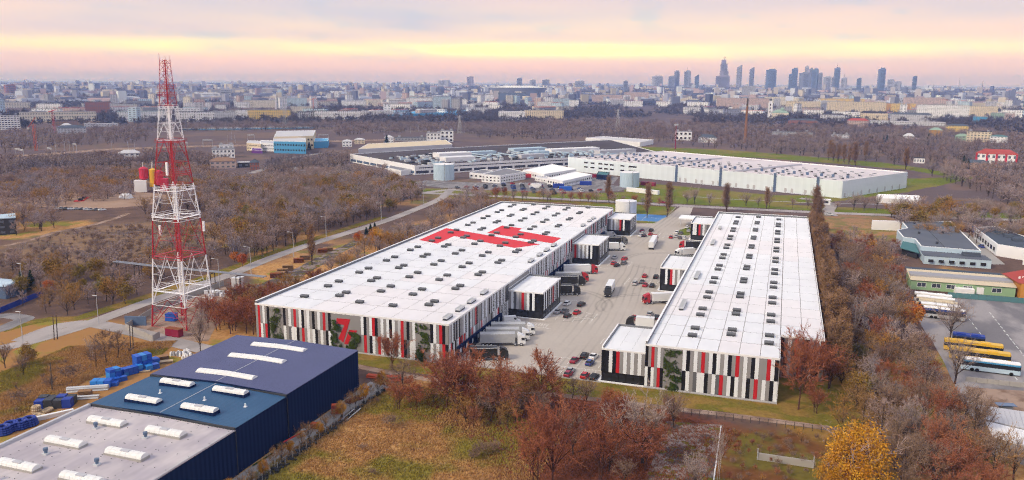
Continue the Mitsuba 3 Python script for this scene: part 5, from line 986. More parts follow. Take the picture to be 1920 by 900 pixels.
# white tent, gate house
k = thing('storage_tent', 'long white storage tent beyond the main road', 'tent'); p0, p1 = np.array((60.67,570.5)), np.array((85.64,572.6)); c = (p0+p1)/2+np.array([0, 6]); L = np.linalg.norm(p1-p0); a = math.atan2(*(p1-p0)[::-1])
MB().obox(c, L, 11, 0, 3.2, a).build('wall', 'white_trim', k); MB().hip(c, L, 11, 3.2, 5.4, a, .1, L).build('roof', 'white_trim', k)
k = thing('gate_house', 'small white gate house at the entry of the long white hall', 'building'); MB().obox((26.56,552.3), 7, 4, 0, 3, .1).build('wall', 'white_trim', k); MB().obox((26.56,552.3), 8, 5, 3.01, 3.3, .1).build('roof', 'white_trim', k); MB().obox(np.array((26.56,552.3))+np.array([0, -2.06]), 5, .05, 1, 2.4, .1).build('window', 'dark_glass', k)
for p, c, lab, a in [((-72.57,519.1), 'maroon', 'dark red car on the main road', 5), ((28.03,505), 'silver', 'silver car turning into the entry road', -20)]: car(p, a, 'car_'+c, 'suv', lab, None, False, .06)
# the gate building and blue court at the far end of the yard
struct('court', MB().sheet([(-85, 446), (-62.5, 446), (-62.5, 470), (-85, 470)], .05), 'court_blue', 'blue painted sports court behind the left warehouse')
m = MB(); m.box(-84.5, -63, 457.8, 458.1, .054, .06).box(-74, -73.8, 446.4, 469.6, .054, .06); m.box(-85, -62.5, 446, 446.25, .054, .06); struct('court_marking', m, 'court_white')
struct('yard_lawn', MB().sheet(rough_poly([(-64, 440), (-61, 443), (-62, 505), (-120, 500), (-130, 475), (-100, 440)], 6, 0), .03), 'green_mat', 'green lawn behind the left warehouse')
struct('yard_lawn', MB().sheet([(-49, 410), (-43.5, 409), (-42, 428), (-46, 434), (-50, 424)], .106), 'green_mat', 'small green island before the gate building')
k = thing('gate_building', 'small dark gate building with a white slab canopy at the far end of the yard', 'building'); MB().box(-44, -36, 436, 444, .1, 4.2).build('wall', 'black_panel', k); MB().box(-52, -35, 434, 446, 4.22, 4.75).build('roof', 'white_trim', k); MB().box(-43.5, -41.5, 435.85, 435.98, .8, 3.6).build('panel', 'red_panel', k); MB().box(-41.4, -40.2, 435.85, 435.98, .8, 3.6).build('panel', 'white_panel', k); MB().tube((-51, 435, .1), (-51, 435, 4.2), .15).build('column', 'light_metal', k)
# ---------------------------------------------------------------- right side: halls, green house, coaches
rk = hall('grey_hall', 'grey roofed hall right of the poplar row', 'hall', [(60.5, 391), (84, 389), (86, 471), (61, 460), (61, 440), (55.5, 432), (55.8, 412), (60.5, 410)], 5.6, 'pale_blue_wall', 'hall_roof', .15)
MB().prism([(60.5, 379), (86, 378), (85.5, 388.6), (60.6, 390.6)], 0, 3.6).build('lean_to', 'pale_blue_wall', rk); MB().sheet([(60.3, 378.8), (86.2, 377.8), (85.7, 388.7), (60.4, 390.7)], 3.63).build('roof', 'hall_roof', rk)
MB().prism([(53, 396), (59.5, 386), (60.3, 404), (55.5, 409)], 3.0, [3.3, 3.3, 4.2, 4.2]).build('canopy', 'teal_roof', rk); MB().prism([(54, 398), (59, 389), (60, 403), (56, 407)], 0, 2.98).build('loading_bay', 'dark_metal', rk)
MB().box(76, 83, 384, 386, 3.7, 5.2).build('roof_unit', 'slate_roof', rk); MB().prism([(47, 462), (61, 464), (61, 466), (47, 464)], 0, 5).build('side_wall', 'white_wall', rk)
for i in range(5): MB().box(56.4+.0*i, 56.5, 411.5-.02+i*4, 413.5+i*4, 1, 4.2).build('door', ('white_trim', 'navy_wall')[i % 2], rk)
for i in range(6): MB().box(62+i*4, 64+i*4, 377.9-.3, 378.0-.2, 1.2, 2.4).build('window', 'dark_glass', rk)
for x, y in ((66, 455), (70, 440), (64, 425), (75, 430), (80, 450), (68, 400), (72, 462)): MB().box(x, x+1.0, y, y+1, 5.4, 6.4).build('roof_vent', 'dark_metal', rk)
m = MB(); m.box(70.2, 70.4, 392, 466, 5.46, 5.56); m.build('ridge_strip', 'dark_metal', rk)
dk = hall('workshop', 'long white workshop with dark roof at the right edge', 'workshop', [(94.5, 409), (104, 402), (113, 432), (105, 463), (94, 455)], 5.4, 'white_wall', 'slate_roof', .15)
MB().prism([(101, 392), (118, 385), (122, 400), (105, 403)], 0, 5.0).build('annex', 'white_wall', dk); MB().sheet([(100.8, 391.8), (118.2, 384.8), (122.2, 400.1), (104.9, 403.2)], 5.02).build('roof', 'slate_roof', dk)
for i in range(8): m = MB(); face(m, (94, 455), (94.5, 409), 1.4, 3.4, .1, .06+.115*i, .13+.115*i); m.build('window', 'dark_glass', dk)
for i in range(4): m = MB(); face(m, (101, 392), (118, 385), 1.4, 3.4, .1, .08+.22*i, .22+.22*i); m.build('window', 'dark_glass', dk)
for i in range(4): MB().box(99+i*1.5, 103+i*1.5, 448-i*9, 452-i*9, 5.3, 6.6).build('roof_unit', 'slate_roof', dk)
struct('alley', MB().sheet([(86, 387), (94, 390), (94, 470), (87, 474)], .04), 'concrete', 'paved alley between the grey hall and the workshop')
car((92.3, 428), 95, 'car_blue', 'suv', 'dark blue car parked before the white workshop', None, True, .05)
for x, y, m_, lab in ((88, 474, 'timber', 'timber pallets behind the grey hall, left stack'), (92, 476, 'timber', 'timber pallets behind the grey hall, middle stack'), (95, 474, 'rust_steel', 'rust brown pallets behind the grey hall, right stack'), (84, 478, 'pale_timber', 'pale pallets behind the grey hall')): pallet_stack(x, y, 0, 14 if m_ != 'rust_steel' else 17, .3, m_, lab, L=3.2, W=2.6)
tarp_stack(99, 475, 8, 4, 2.6, -.2, 'blue_tarp', 'blue wrapped goods behind the grey hall')
tarp_stack(84, 483, 4, 3, 2.4, -.2, 'blue_tarp', 'smaller blue wrapped goods left of the pallet stacks')
gk = thing('green_house', 'long pale green building with cream metal roof', 'building'); gx0, gx1, gy0, gy1 = 48.8, 83.6, 328.5, 341
MB().box(gx0, gx1, gy0, gy1, 0, 3.7).build('wall', 'green_wall', gk); MB().box(gx0+.1, gx1-.1, gy0+4, gy1-.1, 3.6, 4.9).build('gable', 'grey_wall', gk)
for i in range(29):
    a = gx0-.3+i*1.22; v = [(a, gy0-.6, 3.75), (a+1.19, gy0-.6, 3.75), (a+1.19, gy1+.3, 5.2), (a, gy1+.3, 5.2)]; v += [(x, y, z-.1) for x, y, z in v]; MB().add(v, [(0, 1, 2, 3), (7, 6, 5, 4), (0, 4, 5, 1), (1, 5, 6, 2), (2, 6, 7, 3), (3, 7, 4, 0)]).build('roof_sheet', 'cream', gk)
for i in range(29): MB().box(gx0-.3+i*1.22-.04, gx0-.3+i*1.22+.02, gy0-.55, gy0-.5, 3.6, 3.9).build('seam', 'brown_wall', gk) if i % 4 == 0 else None
for x in (51, 56, 61, 66.5, 76): 
    w = MB().box(x, x+3.0, gy0-.06, gy0-.01, 1.3, 2.8).build('window', 'window_glass', gk)
    MB().box(x-.08, x+3.08, gy0-.1, gy0-.07, 1.2, 1.32).box(x-.08, x+3.08, gy0-.1, gy0-.07, 2.78, 2.9).box(x-.08, x+.06, gy0-.1, gy0-.07, 1.33, 2.77).box(x+1.44, x+1.56, gy0-.1, gy0-.07, 1.33, 2.77).box(x+2.94, x+3.08, gy0-.1, gy0-.07, 1.33, 2.77).build('frame', 'white_trim', w)
MB().box(71, 73.4, gy0-.08, gy0-.01, .1, 2.7).build('door', 'white_trim', gk); MB().box(63.5, 69.8, gy0-3, gy0-.15, .1, 2.3).build('porch', 'white_trim', gk)
gw = thing('garden_wall', 'long grey wall with dark coping behind the green building', 'wall'); MB().box(50, 84, 349, 350, 0, 3).build('panel', 'grey_wall', gw); MB().box(49.8, 84.2, 348.8, 355, 3.01, 3.2).build('coping', 'slate_roof', gw)
ok_ = thing('orange_house', 'orange walled house with red tile roof at the right edge', 'house'); MB().obox((91, 335), 14, 14, 0, 5.6, .12).build('wall', 'orange_wall', ok_); rf = MB().hip((91, 336), 15, 15, 5.6, 9.6, .12, .6, 4).build('roof', 'red_tile', ok_)
for i in range(3): MB().obox((84.8+i*1.2, 330.5+.3*i), .7, .12, 6.6, 7.5, .12).build('roof_window', 'white_trim', rf)
for i in range(3): MB().obox((87+i*3.6, 327.7+.42*i), 1.3, .1, 1.5, 3, .12).build('window', 'dark_glass', ok_)
struct('coach_park', MB().sheet(rough_poly([(45, 200), (46, 240), (46, 300), (50, 318), (100, 322), (130, 300), (120, 240), (90, 205), (64, 205)], 10, .8, 3), .035), 'lot_mat', 'patched asphalt coach park')
m = MB()
for a, b in (((61.5, 310), (62, 232)), ((70, 300), (68.5, 236))):
    for t in np.linspace(0, 1, 16): p = np.array(a)+(np.array(b)-np.array(a))*t; m.box(p[0], p[0]+.22, p[1], p[1]+2.6, .04, .045)
for i in range(7): m.obox((84+i*3, 296-i*1.0), .15, 5, .04, .045, .2)
struct('road_marking', m, 'paint_white')
struct('dirt_lot', MB().sheet(rough_poly([(48, 198), (48, 222), (75, 226), (90, 205), (70, 192)], 6, .8, 4), .05), 'dirt_mat', 'bare dirt lot before the coach park')
lw = thing('low_wall', 'low concrete wall between the dirt lot and the coach park', 'wall')
for i in range(9): MB().box(49+i*2.5, 51.45+i*2.5, 226.5, 226.75, 0, 1.3).build('panel', 'concrete', lw)
bw = thing('blue_fence', 'grey blue panel fence behind the coach park', 'fence')
for i in range(16): MB().box(60+i*2.5, 62.42+i*2.5, 319.5, 319.62, .1, 2.0).build('panel', 'teal_roof', bw)
def bus(c, L, a, body, roofm, label, group=None, band='dark_glass', skirt=None, h=3.3):
    tw = T().translate([c[0], c[1], .05]).rotate([0, 0, 1], a); t = thing('coach', label, 'bus', group)
    def put(nm, mm, mt, par=t): k = key(nm, par); scene[k] = {**mm.ply(mt), 'to_world': tw}; return k
    x0, x1, W = -L/2, L/2, 1.27
    put('body', MB().prism([(x0, -W), (x1-.25, -W), (x1, -W+.3), (x1, W-.3), (x1-.25, W), (x0, W)], .35, 1.55), skirt or body); put('body', MB().prism([(x0, -W+.02), (x1-.35, -W+.02), (x1-.1, -W+.3), (x1-.1, W-.3), (x1-.35, W-.02), (x0, W-.02)], 2.62, h-.25), body)
    n = int(L/1.5)
    for s in (-1, 1):
        for i in range(n): xx = x0+.25+i*(L-.6)/n; put('window', MB().box(xx, xx+(L-.6)/n-.1, min(s*(W-.1), s*(W+.01)), max(s*(W-.1), s*(W+.01)), 1.56, 2.6), band)
    put('windscreen', MB().box(x1-.3, x1-.1, -W+.15, W-.15, 1.1, 2.75), band); put('pillar', MB().box(x0+.01, x1-.32, -W+.12, W-.12, 1.5, 2.63), 'dark_metal')
    r = put('roof', MB().prism([(x0, -W), (x1-.4, -W), (x1-.15, -W+.4), (x1-.15, W-.4), (x1-.4, W), (x0, W)], h-.24, h), roofm)
    for q in (-.25, .2): put('roof_hatch', MB().box(L*q-1.2, L*q+1.2, -.8, .8, h+.005, h+.22), roofm, r)
    for x in (x0+2.6, x0+3.8, x1-2.2):
        for y in (-W+.12, W-.12): w = tw @ T().translate([x, y, .5]); scene[key('wheel', t)] = {**WH['lorry'][0], 'to_world': w}
for i, y in enumerate((309.5, 304.5, 299.5, 294.5)): bus((53.6, y), 12, -8, 'car_white' if i % 2 == 0 else 'cream', 'white_trim' if i != 2 else 'cream', ['farthest white coach in the row of coaches', 'second farthest coach in the row of coaches', 'cream roofed coach in the row of coaches', 'fourth coach in the row, behind the nearest'][i], 'coaches in the row')
bus((53.8, 288.5), 12.5, -8, 'car_blue', 'white_trim', 'nearest coach of the row with blue and silver sides', 'coaches in the row', 'dark_glass', 'car_silver', 3.6)
bus((55.8, 260.5), 8.5, -6, 'car_blue', 'deep_blue', 'dark blue minibus behind the yellow buses')
bus((55.6, 253), 15, -6, 'yellow_paint', 'yellow_paint', 'farther of the two yellow buses'); bus((55.8, 245.5), 15, -6, 'yellow_paint', 'yellow_paint', 'nearer of the two yellow buses'); bus((56.6, 236.5), 14, -4, 'sky_blue_wall', 'white_trim', 'pale blue and white patterned bus nearest the low wall', None, 'dark_glass', 'pale_blue_wall')
wt = thing('white_shed', 'white ribbed roof shed at the lower right edge', 'shed'); MB().prism([(45.5, 181), (60, 170), (66, 196), (46, 198)], 0, 3.9).build('wall', 'grey_wall', wt)
for i in range(20): 
    a, b = i/20, (i+.96)/20; p = lambda t, s: np.array([45.2, 180.8])*(1-t)*(1-s)+np.array([60.2, 169.8])*t*(1-s)+np.array([66.2, 196.2])*t*s+np.array([45.8, 198.2])*(1-t)*s
    MB().prism([p(a, 0), p(b, 0), p(b, .48), p(a, .48)], 3.92, 4.05).build('roof_sheet', 'white_wall', wt); MB().prism([p(a, .5), p(b, .5), p(b, 1), p(a, 1)], 4.0, 4.25).build('roof_sheet', 'light_grey_panel', wt)
pv = thing('solar_panel', 'tilted solar panel behind the white shed', 'panel'); MB().obox((52, 200.5), 4.2, 2, 4.2, 4.3, .2).build('panel', 'tower_blue', pv); MB().box(50.5, 53.5, 200, 201, 0, 4.18).build('stand', 'mid_metal', pv)
# ---------------------------------------------------------------- left middle distance
MBx = MB
cp = np.array((-419.6,447.9)); k = thing('concrete_plant', 'concrete plant with red, yellow and white silos behind the mast', 'plant')
ex = np.array([.84, .54])
def silo(u, r, z0, z1, m_):
    p = cp+ex*u; q = MB().lathe((p[0], p[1], 0), [(r, z0), (r, z1), (.1, z1+r*.5)], 18); q.lathe((p[0], p[1], 0), [(.3, z0-1.5), (r, z0)], 18); b = q.build('silo', m_, k)
    for a in (0, 1.57, 3.14, 4.71): MB().tube((p[0]+r*.8*math.cos(a), p[1]+r*.8*math.sin(a), 0), (p[0]+r*.8*math.cos(a), p[1]+r*.8*math.sin(a), z0), .2, n=4).build('leg', 'mid_metal', b)
silo(-4.5, 3.0, 9, 16, 'silo_red'); silo(1.5, 2.6, 4.5, 15, 'silo_yellow'); silo(5.2, 2.9, 4.5, 13.5, 'silo_red')
p = cp+ex*-4.5; MB().obox((p[0]-.3, p[1]-3), 8, 6, 0, 8.0, .57).build('base_house', 'white_wall', k); p = cp+ex*3; MB().obox((p[0], p[1]-3.5), 3.2, 2.5, 3.5, 6.5, .57).build('control_cabin', 'silo_yellow', k); MB().obox((p[0]+6.5, p[1]+1), 5, 5, 0, 9, .57).build('mixing_tower', 'silo_red', k)
for u in (-5, 1): q = cp+ex*u; MB().tube((*q, 15), (q[0]+.8, q[1], 20.5), .25, n=5).build('vent_pipe', 'white_trim', k)
def mound(name, poly, h, m_, label, seed=0):
    poly = np.array(poly); lo, hi = poly.min(0), poly.max(0); n = 26; xs, ys = np.meshgrid(np.linspace(lo[0], hi[0], n), np.linspace(lo[1], hi[1], n)); c = (lo+hi)/2; r = (hi-lo)/2
    d = np.sqrt(((xs-c[0])/r[0])**2+((ys-c[1])/r[1])**2); z = h*np.clip(1-d, 0, 1)**.8*(.75+.5*meshkit.fbm(np.stack([xs*.12, ys*.12, 0*xs+seed], -1), 3, seed))-.05
    i = np.arange((n-1)*n).reshape(n-1, n)[:, :-1].ravel(); MB().add(np.c_[xs.ravel(), ys.ravel(), z.ravel()], np.c_[i, i+1, i+n+1, i+n]).build(name, m_, None, True, label=label, cat='heap')
pmat('sand_mat', lambda p, n, uv: mix((.46, .33, .25), (.33, .21, .15), fbm(p.x*.2, p.y*.2, p.z*.4, 3)))
mound('sand_heap', [(-405.2,365.1),(-468,423),(-425.8,439.5),(-374.7,385.8)], 4.2, 'sand_mat', 'wide flat heap of pale sand in front of the concrete plant', 2); mound('sand_heap', [(-420.4,335.9),(-437.4,352.7),(-428.1,356.3),(-406.5,337.2)], 5.5, 'sand_mat', 'pointed brown sand heap at the left edge', 5); mound('sand_heap', [(-438.1,339.4),(-461.1,359.6),(-450.6,363.6),(-427.3,343.6)], 4.5, 'sand_mat', 'red brown heap cut by the left edge', 7)
k = thing('white_dome', 'white domed tent by the sand heaps', 'tent'); p = (-398.9,403.1); MB().lathe((p[0], p[1], 0), [(4.6, 0), (4.6, 2), (3.6, 4), (2, 5), (.05, 5.4)], 20).build('cover', 'white_trim', k, True); MB().box(p[0]-1, p[0]+1, p[1]-4.75, p[1]-4.55, 0, 2.2).build('door', 'grey_wall', k)
for q, c, lab in [((-415,382.1), 'red_panel', 'red digger body at the sand heap'), ((-418.4,388.1), 'orange_plastic', 'orange digger at the sand heap')]:
    k = thing('digger', lab, 'digger'); MB().obox(q, 6, 3, .9, 2.4, .4).build('body', c, k); MB().obox((q[0]+.8, q[1]), 2, 2.2, 2.41, 3.8, .4).build('cab', 'dark_glass', k); MB().obox(q, 6.4, 3.4, .1, .88, .4).build('track', 'rubber', k); MB().tube((q[0]+2, q[1]+.8, 2.2), (q[0]+5, q[1]+2, 4.6), .3, n=5).build('boom', c, k)
mr = np.random.default_rng(71)
for i in range(10):
    q = (-400.6,364.6); car((q[0]-12+i*3.3, q[1]-2+.6*i+mr.normal(0, .5)), 60, 'car_'+['white', 'silver', 'grey'][i % 3], 'car', 'pale parked car below the wide sand heap', 'cars below the wide sand heap', False, .02)
# pipe bridge, small shed, mast yard
k = thing('pipe_bridge', 'elevated pale blue pipe bridge crossing the side road', 'pipe bridge'); pts = [np.array(q) for q in [(-247.48,241.51),(-224.12,240.18),(-199.79,240.65),(-176.63,240.2)]]
m = MB(); m2 = MB()
for off in (-.7, .7):
    MB().path([(q[0]+.1*off, q[1]+off, 6) for q in pts], .24, 8).build('pipe', 'tower_grey', k)
for a, b in zip(pts[:-1], pts[1:]):
    for t in (0.0, .5): q = a+(b-a)*t; s = MB(); s.tube((q[0]-.5, q[1]-1.2, 0), (q[0]-.5, q[1]-1.2, 5.4), .18, n=5).tube((q[0]-.5, q[1]+1.2, 0), (q[0]-.5, q[1]+1.2, 5.4), .18, n=5).box(q[0]-.7, q[0]-.3, q[1]-1.6, q[1]+1.6, 5.15, 5.42).build('trestle', 'pole_dark', k)
k = thing('utility_hut', 'small pale hut under the pipe bridge', 'hut'); q = (-190.59,242.4); MB().obox(q, 3.2, 3.2, 0, 4.0, .1).build('wall', 'light_grey_wall', k); MB().obox(q, 3.6, 3.6, 4.02, 4.2, .1).build('roof', 'white_trim', k); MB().box(q[0]-.5, q[0]+.5, q[1]-1.75, q[1]-1.62, 0, 2.2).build('door', 'grey_wall', k)
mw_ = thing('yard_wall', 'grey concrete panel wall round the mast yard', 'wall')
cw = [(-190.33,187.65),(-173.98,181.29),(-175.01,185.25)]; cw2 = [(-190.33,187.65),(-196.23,206.25),(-197.36,221.55),(-198.05,243.95)]
for seq in (cw, cw2):
    for a, b in zip(seq[:-1], seq[1:]):
        a, b = np.array(a), np.array(b); n = max(1, int(np.linalg.norm(b-a)/2.5)); an = math.atan2(*(b-a)[::-1])
        for i in range(n): q = a+(b-a)*(i+.5)/n; MB().obox(q, np.linalg.norm(b-a)/n-.08, .15, 0, 1.9, an).build('panel', 'concrete', mw_)
k = thing('container', 'blue container inside the mast yard', 'container'); q = (-183.91,200.28); MB().obox(q, 3.2, 2.2, .1, 2.3, .2).build('body', 'blue_tarp', k); MB().obox(q, 3.3, 2.3, 2.32, 2.45, .2).build('roof', 'deep_blue', k)
k = thing('container', 'dark red container at the gate of the mast yard', 'container'); q = (-171.68,187.55); MB().obox(q, 5.2, 2.0, .1, 2.4, -.05).build('body', 'car_maroon', k); MB().obox(q, 5.3, 2.1, 2.42, 2.52, -.05).build('roof', 'rust_steel', k)
k = thing('graffiti_wall', 'dark painted wall panel at the left corner of the mast yard', 'wall'); q = (-190.75,192.24); MB().obox(q, 7, .3, 0, 3, .25).build('panel', 'tower_blue', k)
k = thing('scrap_pile', 'pile of pale blocks and scrap beyond the mast', 'rubble')
for i in range(60): q = (-190.84,232.45); MB().obox((q[0]+mr.normal(0, 2.6), q[1]+mr.normal(0, 1.6)), mr.uniform(.6, 1.6), mr.uniform(.5, 1.1), 0, mr.uniform(.4, 1.5), mr.uniform(0, 3)).build('block', ('white_trim', 'concrete', 'light_grey_wall')[i % 3], k)
struct('mast_yard', MB().sheet(rough_poly([(-190.44,188.19),(-172.05,181.98),(-158.72,186.79),(-182.03,229.42),(-198.05,243.95),(-197.36,221.55),(-196.23,206.25)], 3, .6, 9), .03), 'dirt_mat', 'bare dirt yard under the mast')
struct('gravel_strip', MB().sheet(rough_poly([(-186.11,244.04),(-189.45,280.67),(-194.73,323.9),(-197.5,354.6),(-191.75,338.9),(-181.12,283.75),(-174.46,244.12)], 4, .9, 10), .03), 'slab_mat', 'pale rubble strip between side road and warehouse')
for i, q in enumerate([(-187.3,261.49),(-188.36,265.88),(-188.97,268.59),(-194.05,287.64),(-194.44,293.12),(-195.37,313.3),(-195.74,309.3),(-189.68,273.34)]): pallet_stack(q[0], q[1], 0, int(mr.integers(6, 12)), .5, 'timber' if i % 3 else 'rust_steel', 'orange brown pallet stack beside the side road, %s from the mast' % ['nearest', 'second', 'third', 'fifth', 'sixth', 'last', 'seventh', 'fourth'][i], L=4.2, W=2.2)
for i, q in enumerate([(-196.92,240.08),(-199.69,262.68),(-202.09,296.08),(-211.1,337.4),(-208.39,389.5),(-213.36,455)]):
    k = thing('street_lamp', 'tall grey street lamp along the side road, %s from the mast' % ['nearest', 'second', 'third', 'fourth', 'fifth', 'sixth'][i], 'lamp'); MB().tube((*q, 0), (*q, 11), .16, .09, 5).build('pole', 'pole_grey', k); MB().tube((*q, 10.9), (q[0]-1.6, q[1]-.5, 11.3), .06, n=4).build('arm', 'pole_grey', k); MB().obox((q[0]-1.9, q[1]-.6), .9, .35, 11.2, 11.4, .3).build('lamp', 'light_metal', k)
for q, h, lab in [((-209.97,168.3), 9, 'street lamp standing at the left bend of the road'), ((-203.57,190.04), 9, 'street lamp at the road junction'), ((-258.24,209.4), 11, 'tall lamp left of the dark olive tree')]:
    k = thing('street_lamp', lab, 'lamp'); MB().tube((*q, 0), (*q, h), .14, .08, 5).build('pole', 'pole_grey', k); MB().obox((q[0]-.6, q[1]), 1.4, .35, h, h+.2, .2).build('lamp', 'light_metal', k)
for q, lab in [((-202.56,172.58), 'double wooden pole by the access road, left one'), ((-202.1,173.29), 'wooden pole leaning by the access road'), ((-174.67,173.3), 'double wooden pole right one, by the yard gate'), ((-173.95,173.56), 'wooden pole beside the yard gate'), ((-168.81,141.66), 'lone wooden post in the brown field')]: MB().tube((*q, 0), (q[0]+.4, q[1], 7.5), .16, .1, 5).build('wooden_pole', 'pole_dark', None, label=lab, cat='pole')
k = thing('blue_shed', 'blue walled shed with pale roof cut by the left edge', 'shed'); q = (-263.22,205.2); MB().obox(q, 12, 9, 0, 4.6, .1).build('wall', 'tower_blue', k); MB().hip(q, 12, 9, 4.62, 5.6, .1, .4, 12).build('roof', 'pale_blue_wall', k)
bf = thing('blue_fence', 'deep blue sheet fence along the left edge lot', 'fence'); a, b = [np.array(q) for q in [(-242.59,187.39),(-251.61,217.53)]]; n = 14; an = math.atan2(*(b-a)[::-1])
for i in range(n): q = a+(b-a)*(i+.5)/n; MB().obox(q, np.linalg.norm(b-a)/n-.05, .1, .1, 2.0, an).build('panel', 'deep_blue', bf)
# slab and fence at the bottom
struct('old_slab', MB().sheet(rough_poly([(-21.44,174.66),(-9.49,177.05),(-8.81,149.78),(-9.4,136.95),(-21.26,132.77),(-21.32,152.46)], 2.5, .5, 12), .05), 'slab_mat', 'overgrown broken concrete slab')
MB().tube((*(-9.4,175.85), 0.1), (*(-8.64,144.34), .1), .13, n=4).build('slab_edge', 'white_trim', None, label='pale concrete edge beam right of the old slab', cat='beam')
k = thing('ruined_wall', 'grey ruined concrete wall between two posts at the bottom', 'wall'); a, b = (-1.02,161.64), (9.83,161.52)
MB().prism([a, b, (b[0], b[1]+.3), (a[0], a[1]+.3)], 0, 1.5).build('panel', 'concrete', k)
for q in (a, b): MB().tube((*q, 0), (q[0], q[1]-.3, 2.6), .14, n=5).build('post', 'pole_grey', k)
fn = thing('post_fence', 'rusty post fence along the dirt path', 'fence')
for i in range(26): q = (-26+i*1.9, 180.0+.02*i); MB().tube((*q, 0), (q[0], q[1], 1.5), .07, n=4).build('post', 'pole_dark', fn)
m = MB(); m.tube((-26, 180, 1.35), (21.5, 180.5, 1.35), .03, n=3).tube((-26, 180, .7), (21.5, 180.5, .7), .03, n=3); m.build('rail', 'pole_dark', fn)
# grass tufts of the near fields
gr = np.random.default_rng(9)
def tufts(name, poly, n, m_, label, h=(.25, .6), w=.10):
    p = inside(poly, n, gr); k = 4; p = np.repeat(p, k, 0)+gr.normal(0, .18, (n*k, 2)); N = len(p); a = gr.uniform(0, 6.28, N); hh = gr.uniform(*h, N)*(.5+meshkit.fbm(np.c_[p*.15, 0*a], 2, 4)); s = np.c_[np.cos(a), np.sin(a), 0*a]*w
    b = np.c_[p, 0*a]; t = b+np.c_[gr.normal(0, .18, (N, 2)), hh]; m = MB().add(np.vstack([b-s, b+s, t]), np.c_[np.arange(N), np.arange(N)+N, np.arange(N)+2*N]); tag(m.build(name, m_), label, 'grass', kind='stuff')
pmat('straw', lambda p, n, uv: mix(mix((.56, .34, .15), (.42, .23, .09), fbm(p.x*1.5, p.y*1.5, 2.)), (.32, .26, .055), smoothstep(.48, .62, fbm(p.x*.075, p.y*.075, 1.7, 4))))
pmat('litter', lambda p, n, uv: mix((.30, .10, .05), (.20, .085, .05), fbm(p.x*1.5, p.y*1.5, 2.)))
tufts('dry_grass', [(-97, 90), (-91, 172), (-80, 176), (-60, 168), (-42, 160), (-40, 100), (-70, 90)], 26000, 'straw', 'dry straw coloured grass of the near field')
tufts('dry_grass', [(-192.13,146.39),(-193.11,169.18),(-167.61,183.58),(-162.44,171.35),(-166.42,149.46),(-163.04,132.38),(-161.77,121.72)], 16000, 'straw', 'dry grass of the left field'); 
tufts('leaf_litter', [(-95, 174), (-20, 178), (-5, 175), (-12, 140), (-40, 130), (-50, 155), (-85, 168)], 18000, 'litter', 'rust brown leaf litter and stalks under the grove', (.1, .4), .09)
# ---------------------------------------------------------------- city blocks
cr = np.random.default_rng(700)
def block(x, y, w, z0, z1, dep, wm, rm, label, group=None, cat='building', name='apartment_block', floors=None, bays=None, yaw=0.0, win='far_glass', hip=0, fw=.5, fh=.42, bands=None, sep=False):
    """a block whose front looks about towards the camera side; x, y is the foot of its front"""
    a = math.atan2(y, x)-math.pi/2+yaw; d = np.array([-math.sin(a), math.cos(a)]); c = np.array([x, y])+d*dep/2; k = thing(name, label, cat, group); h = z1-z0
    FOOT.append((x, y, w, h))
    MB().obox(c, w, dep, z0-1, z1, a).build('wall', wm, k); e = np.array([math.cos(a), math.sin(a)])
    if hip: MB().hip(c, w, dep, z1+.01, z1+hip, a, .5).build('roof', rm, k)
    else: MB().obox(c, w+.5, dep+.5, z1+.01, z1+.45, a).build('roof', rm, k)
    fl = floors or max(1, int(round(h/3.0))); by = bays or max(2, int(round(w/4.2))); f0, f1 = c-e*w/2-d*dep/2, c+e*w/2-d*dep/2; b0, b1 = c+e*w/2+d*dep/2, c-e*w/2+d*dep/2; off = max(.06, y*.00012)
    if sep:
        for f in range(fl):
            for i in range(by): m = MB(); hh = h/fl; face(m, f0, f1, z0+hh*(f+.28), z0+hh*(f+.76), off, (i+.25)/by, (i+.75)/by); m.build('window', win, k)
    else: m = windows(MB(), f0, f1, z0, z1, fl, by, fw, fh, off); m = windows(m, f1, b0, z0, z1, fl, max(2, int(dep/4.5)), fw, fh, off); m = windows(m, b1, f0, z0, z1, fl, max(2, int(dep/4.5)), fw, fh, off); tag(m.build('window', win, k), kind='stuff')
    for (u0, u1, bm) in bands or (): m = MB(); face(m, f0, f1, z0, z1+.1, off*.5, u0, u1); m.build('wall_band', bm, k)
    if w > 14 and not hip:
        for t in np.linspace(-.35, .35, max(2, int(w/22))): MB().obox(c+e*w*t, 3.2, 3.2, z1+.46, z1+2.6, a).build('roof_house', 'grey_wall', k)
    return k
W_, G_, D_ = 'white_wall', 'grey_roof', 'dark_roof'
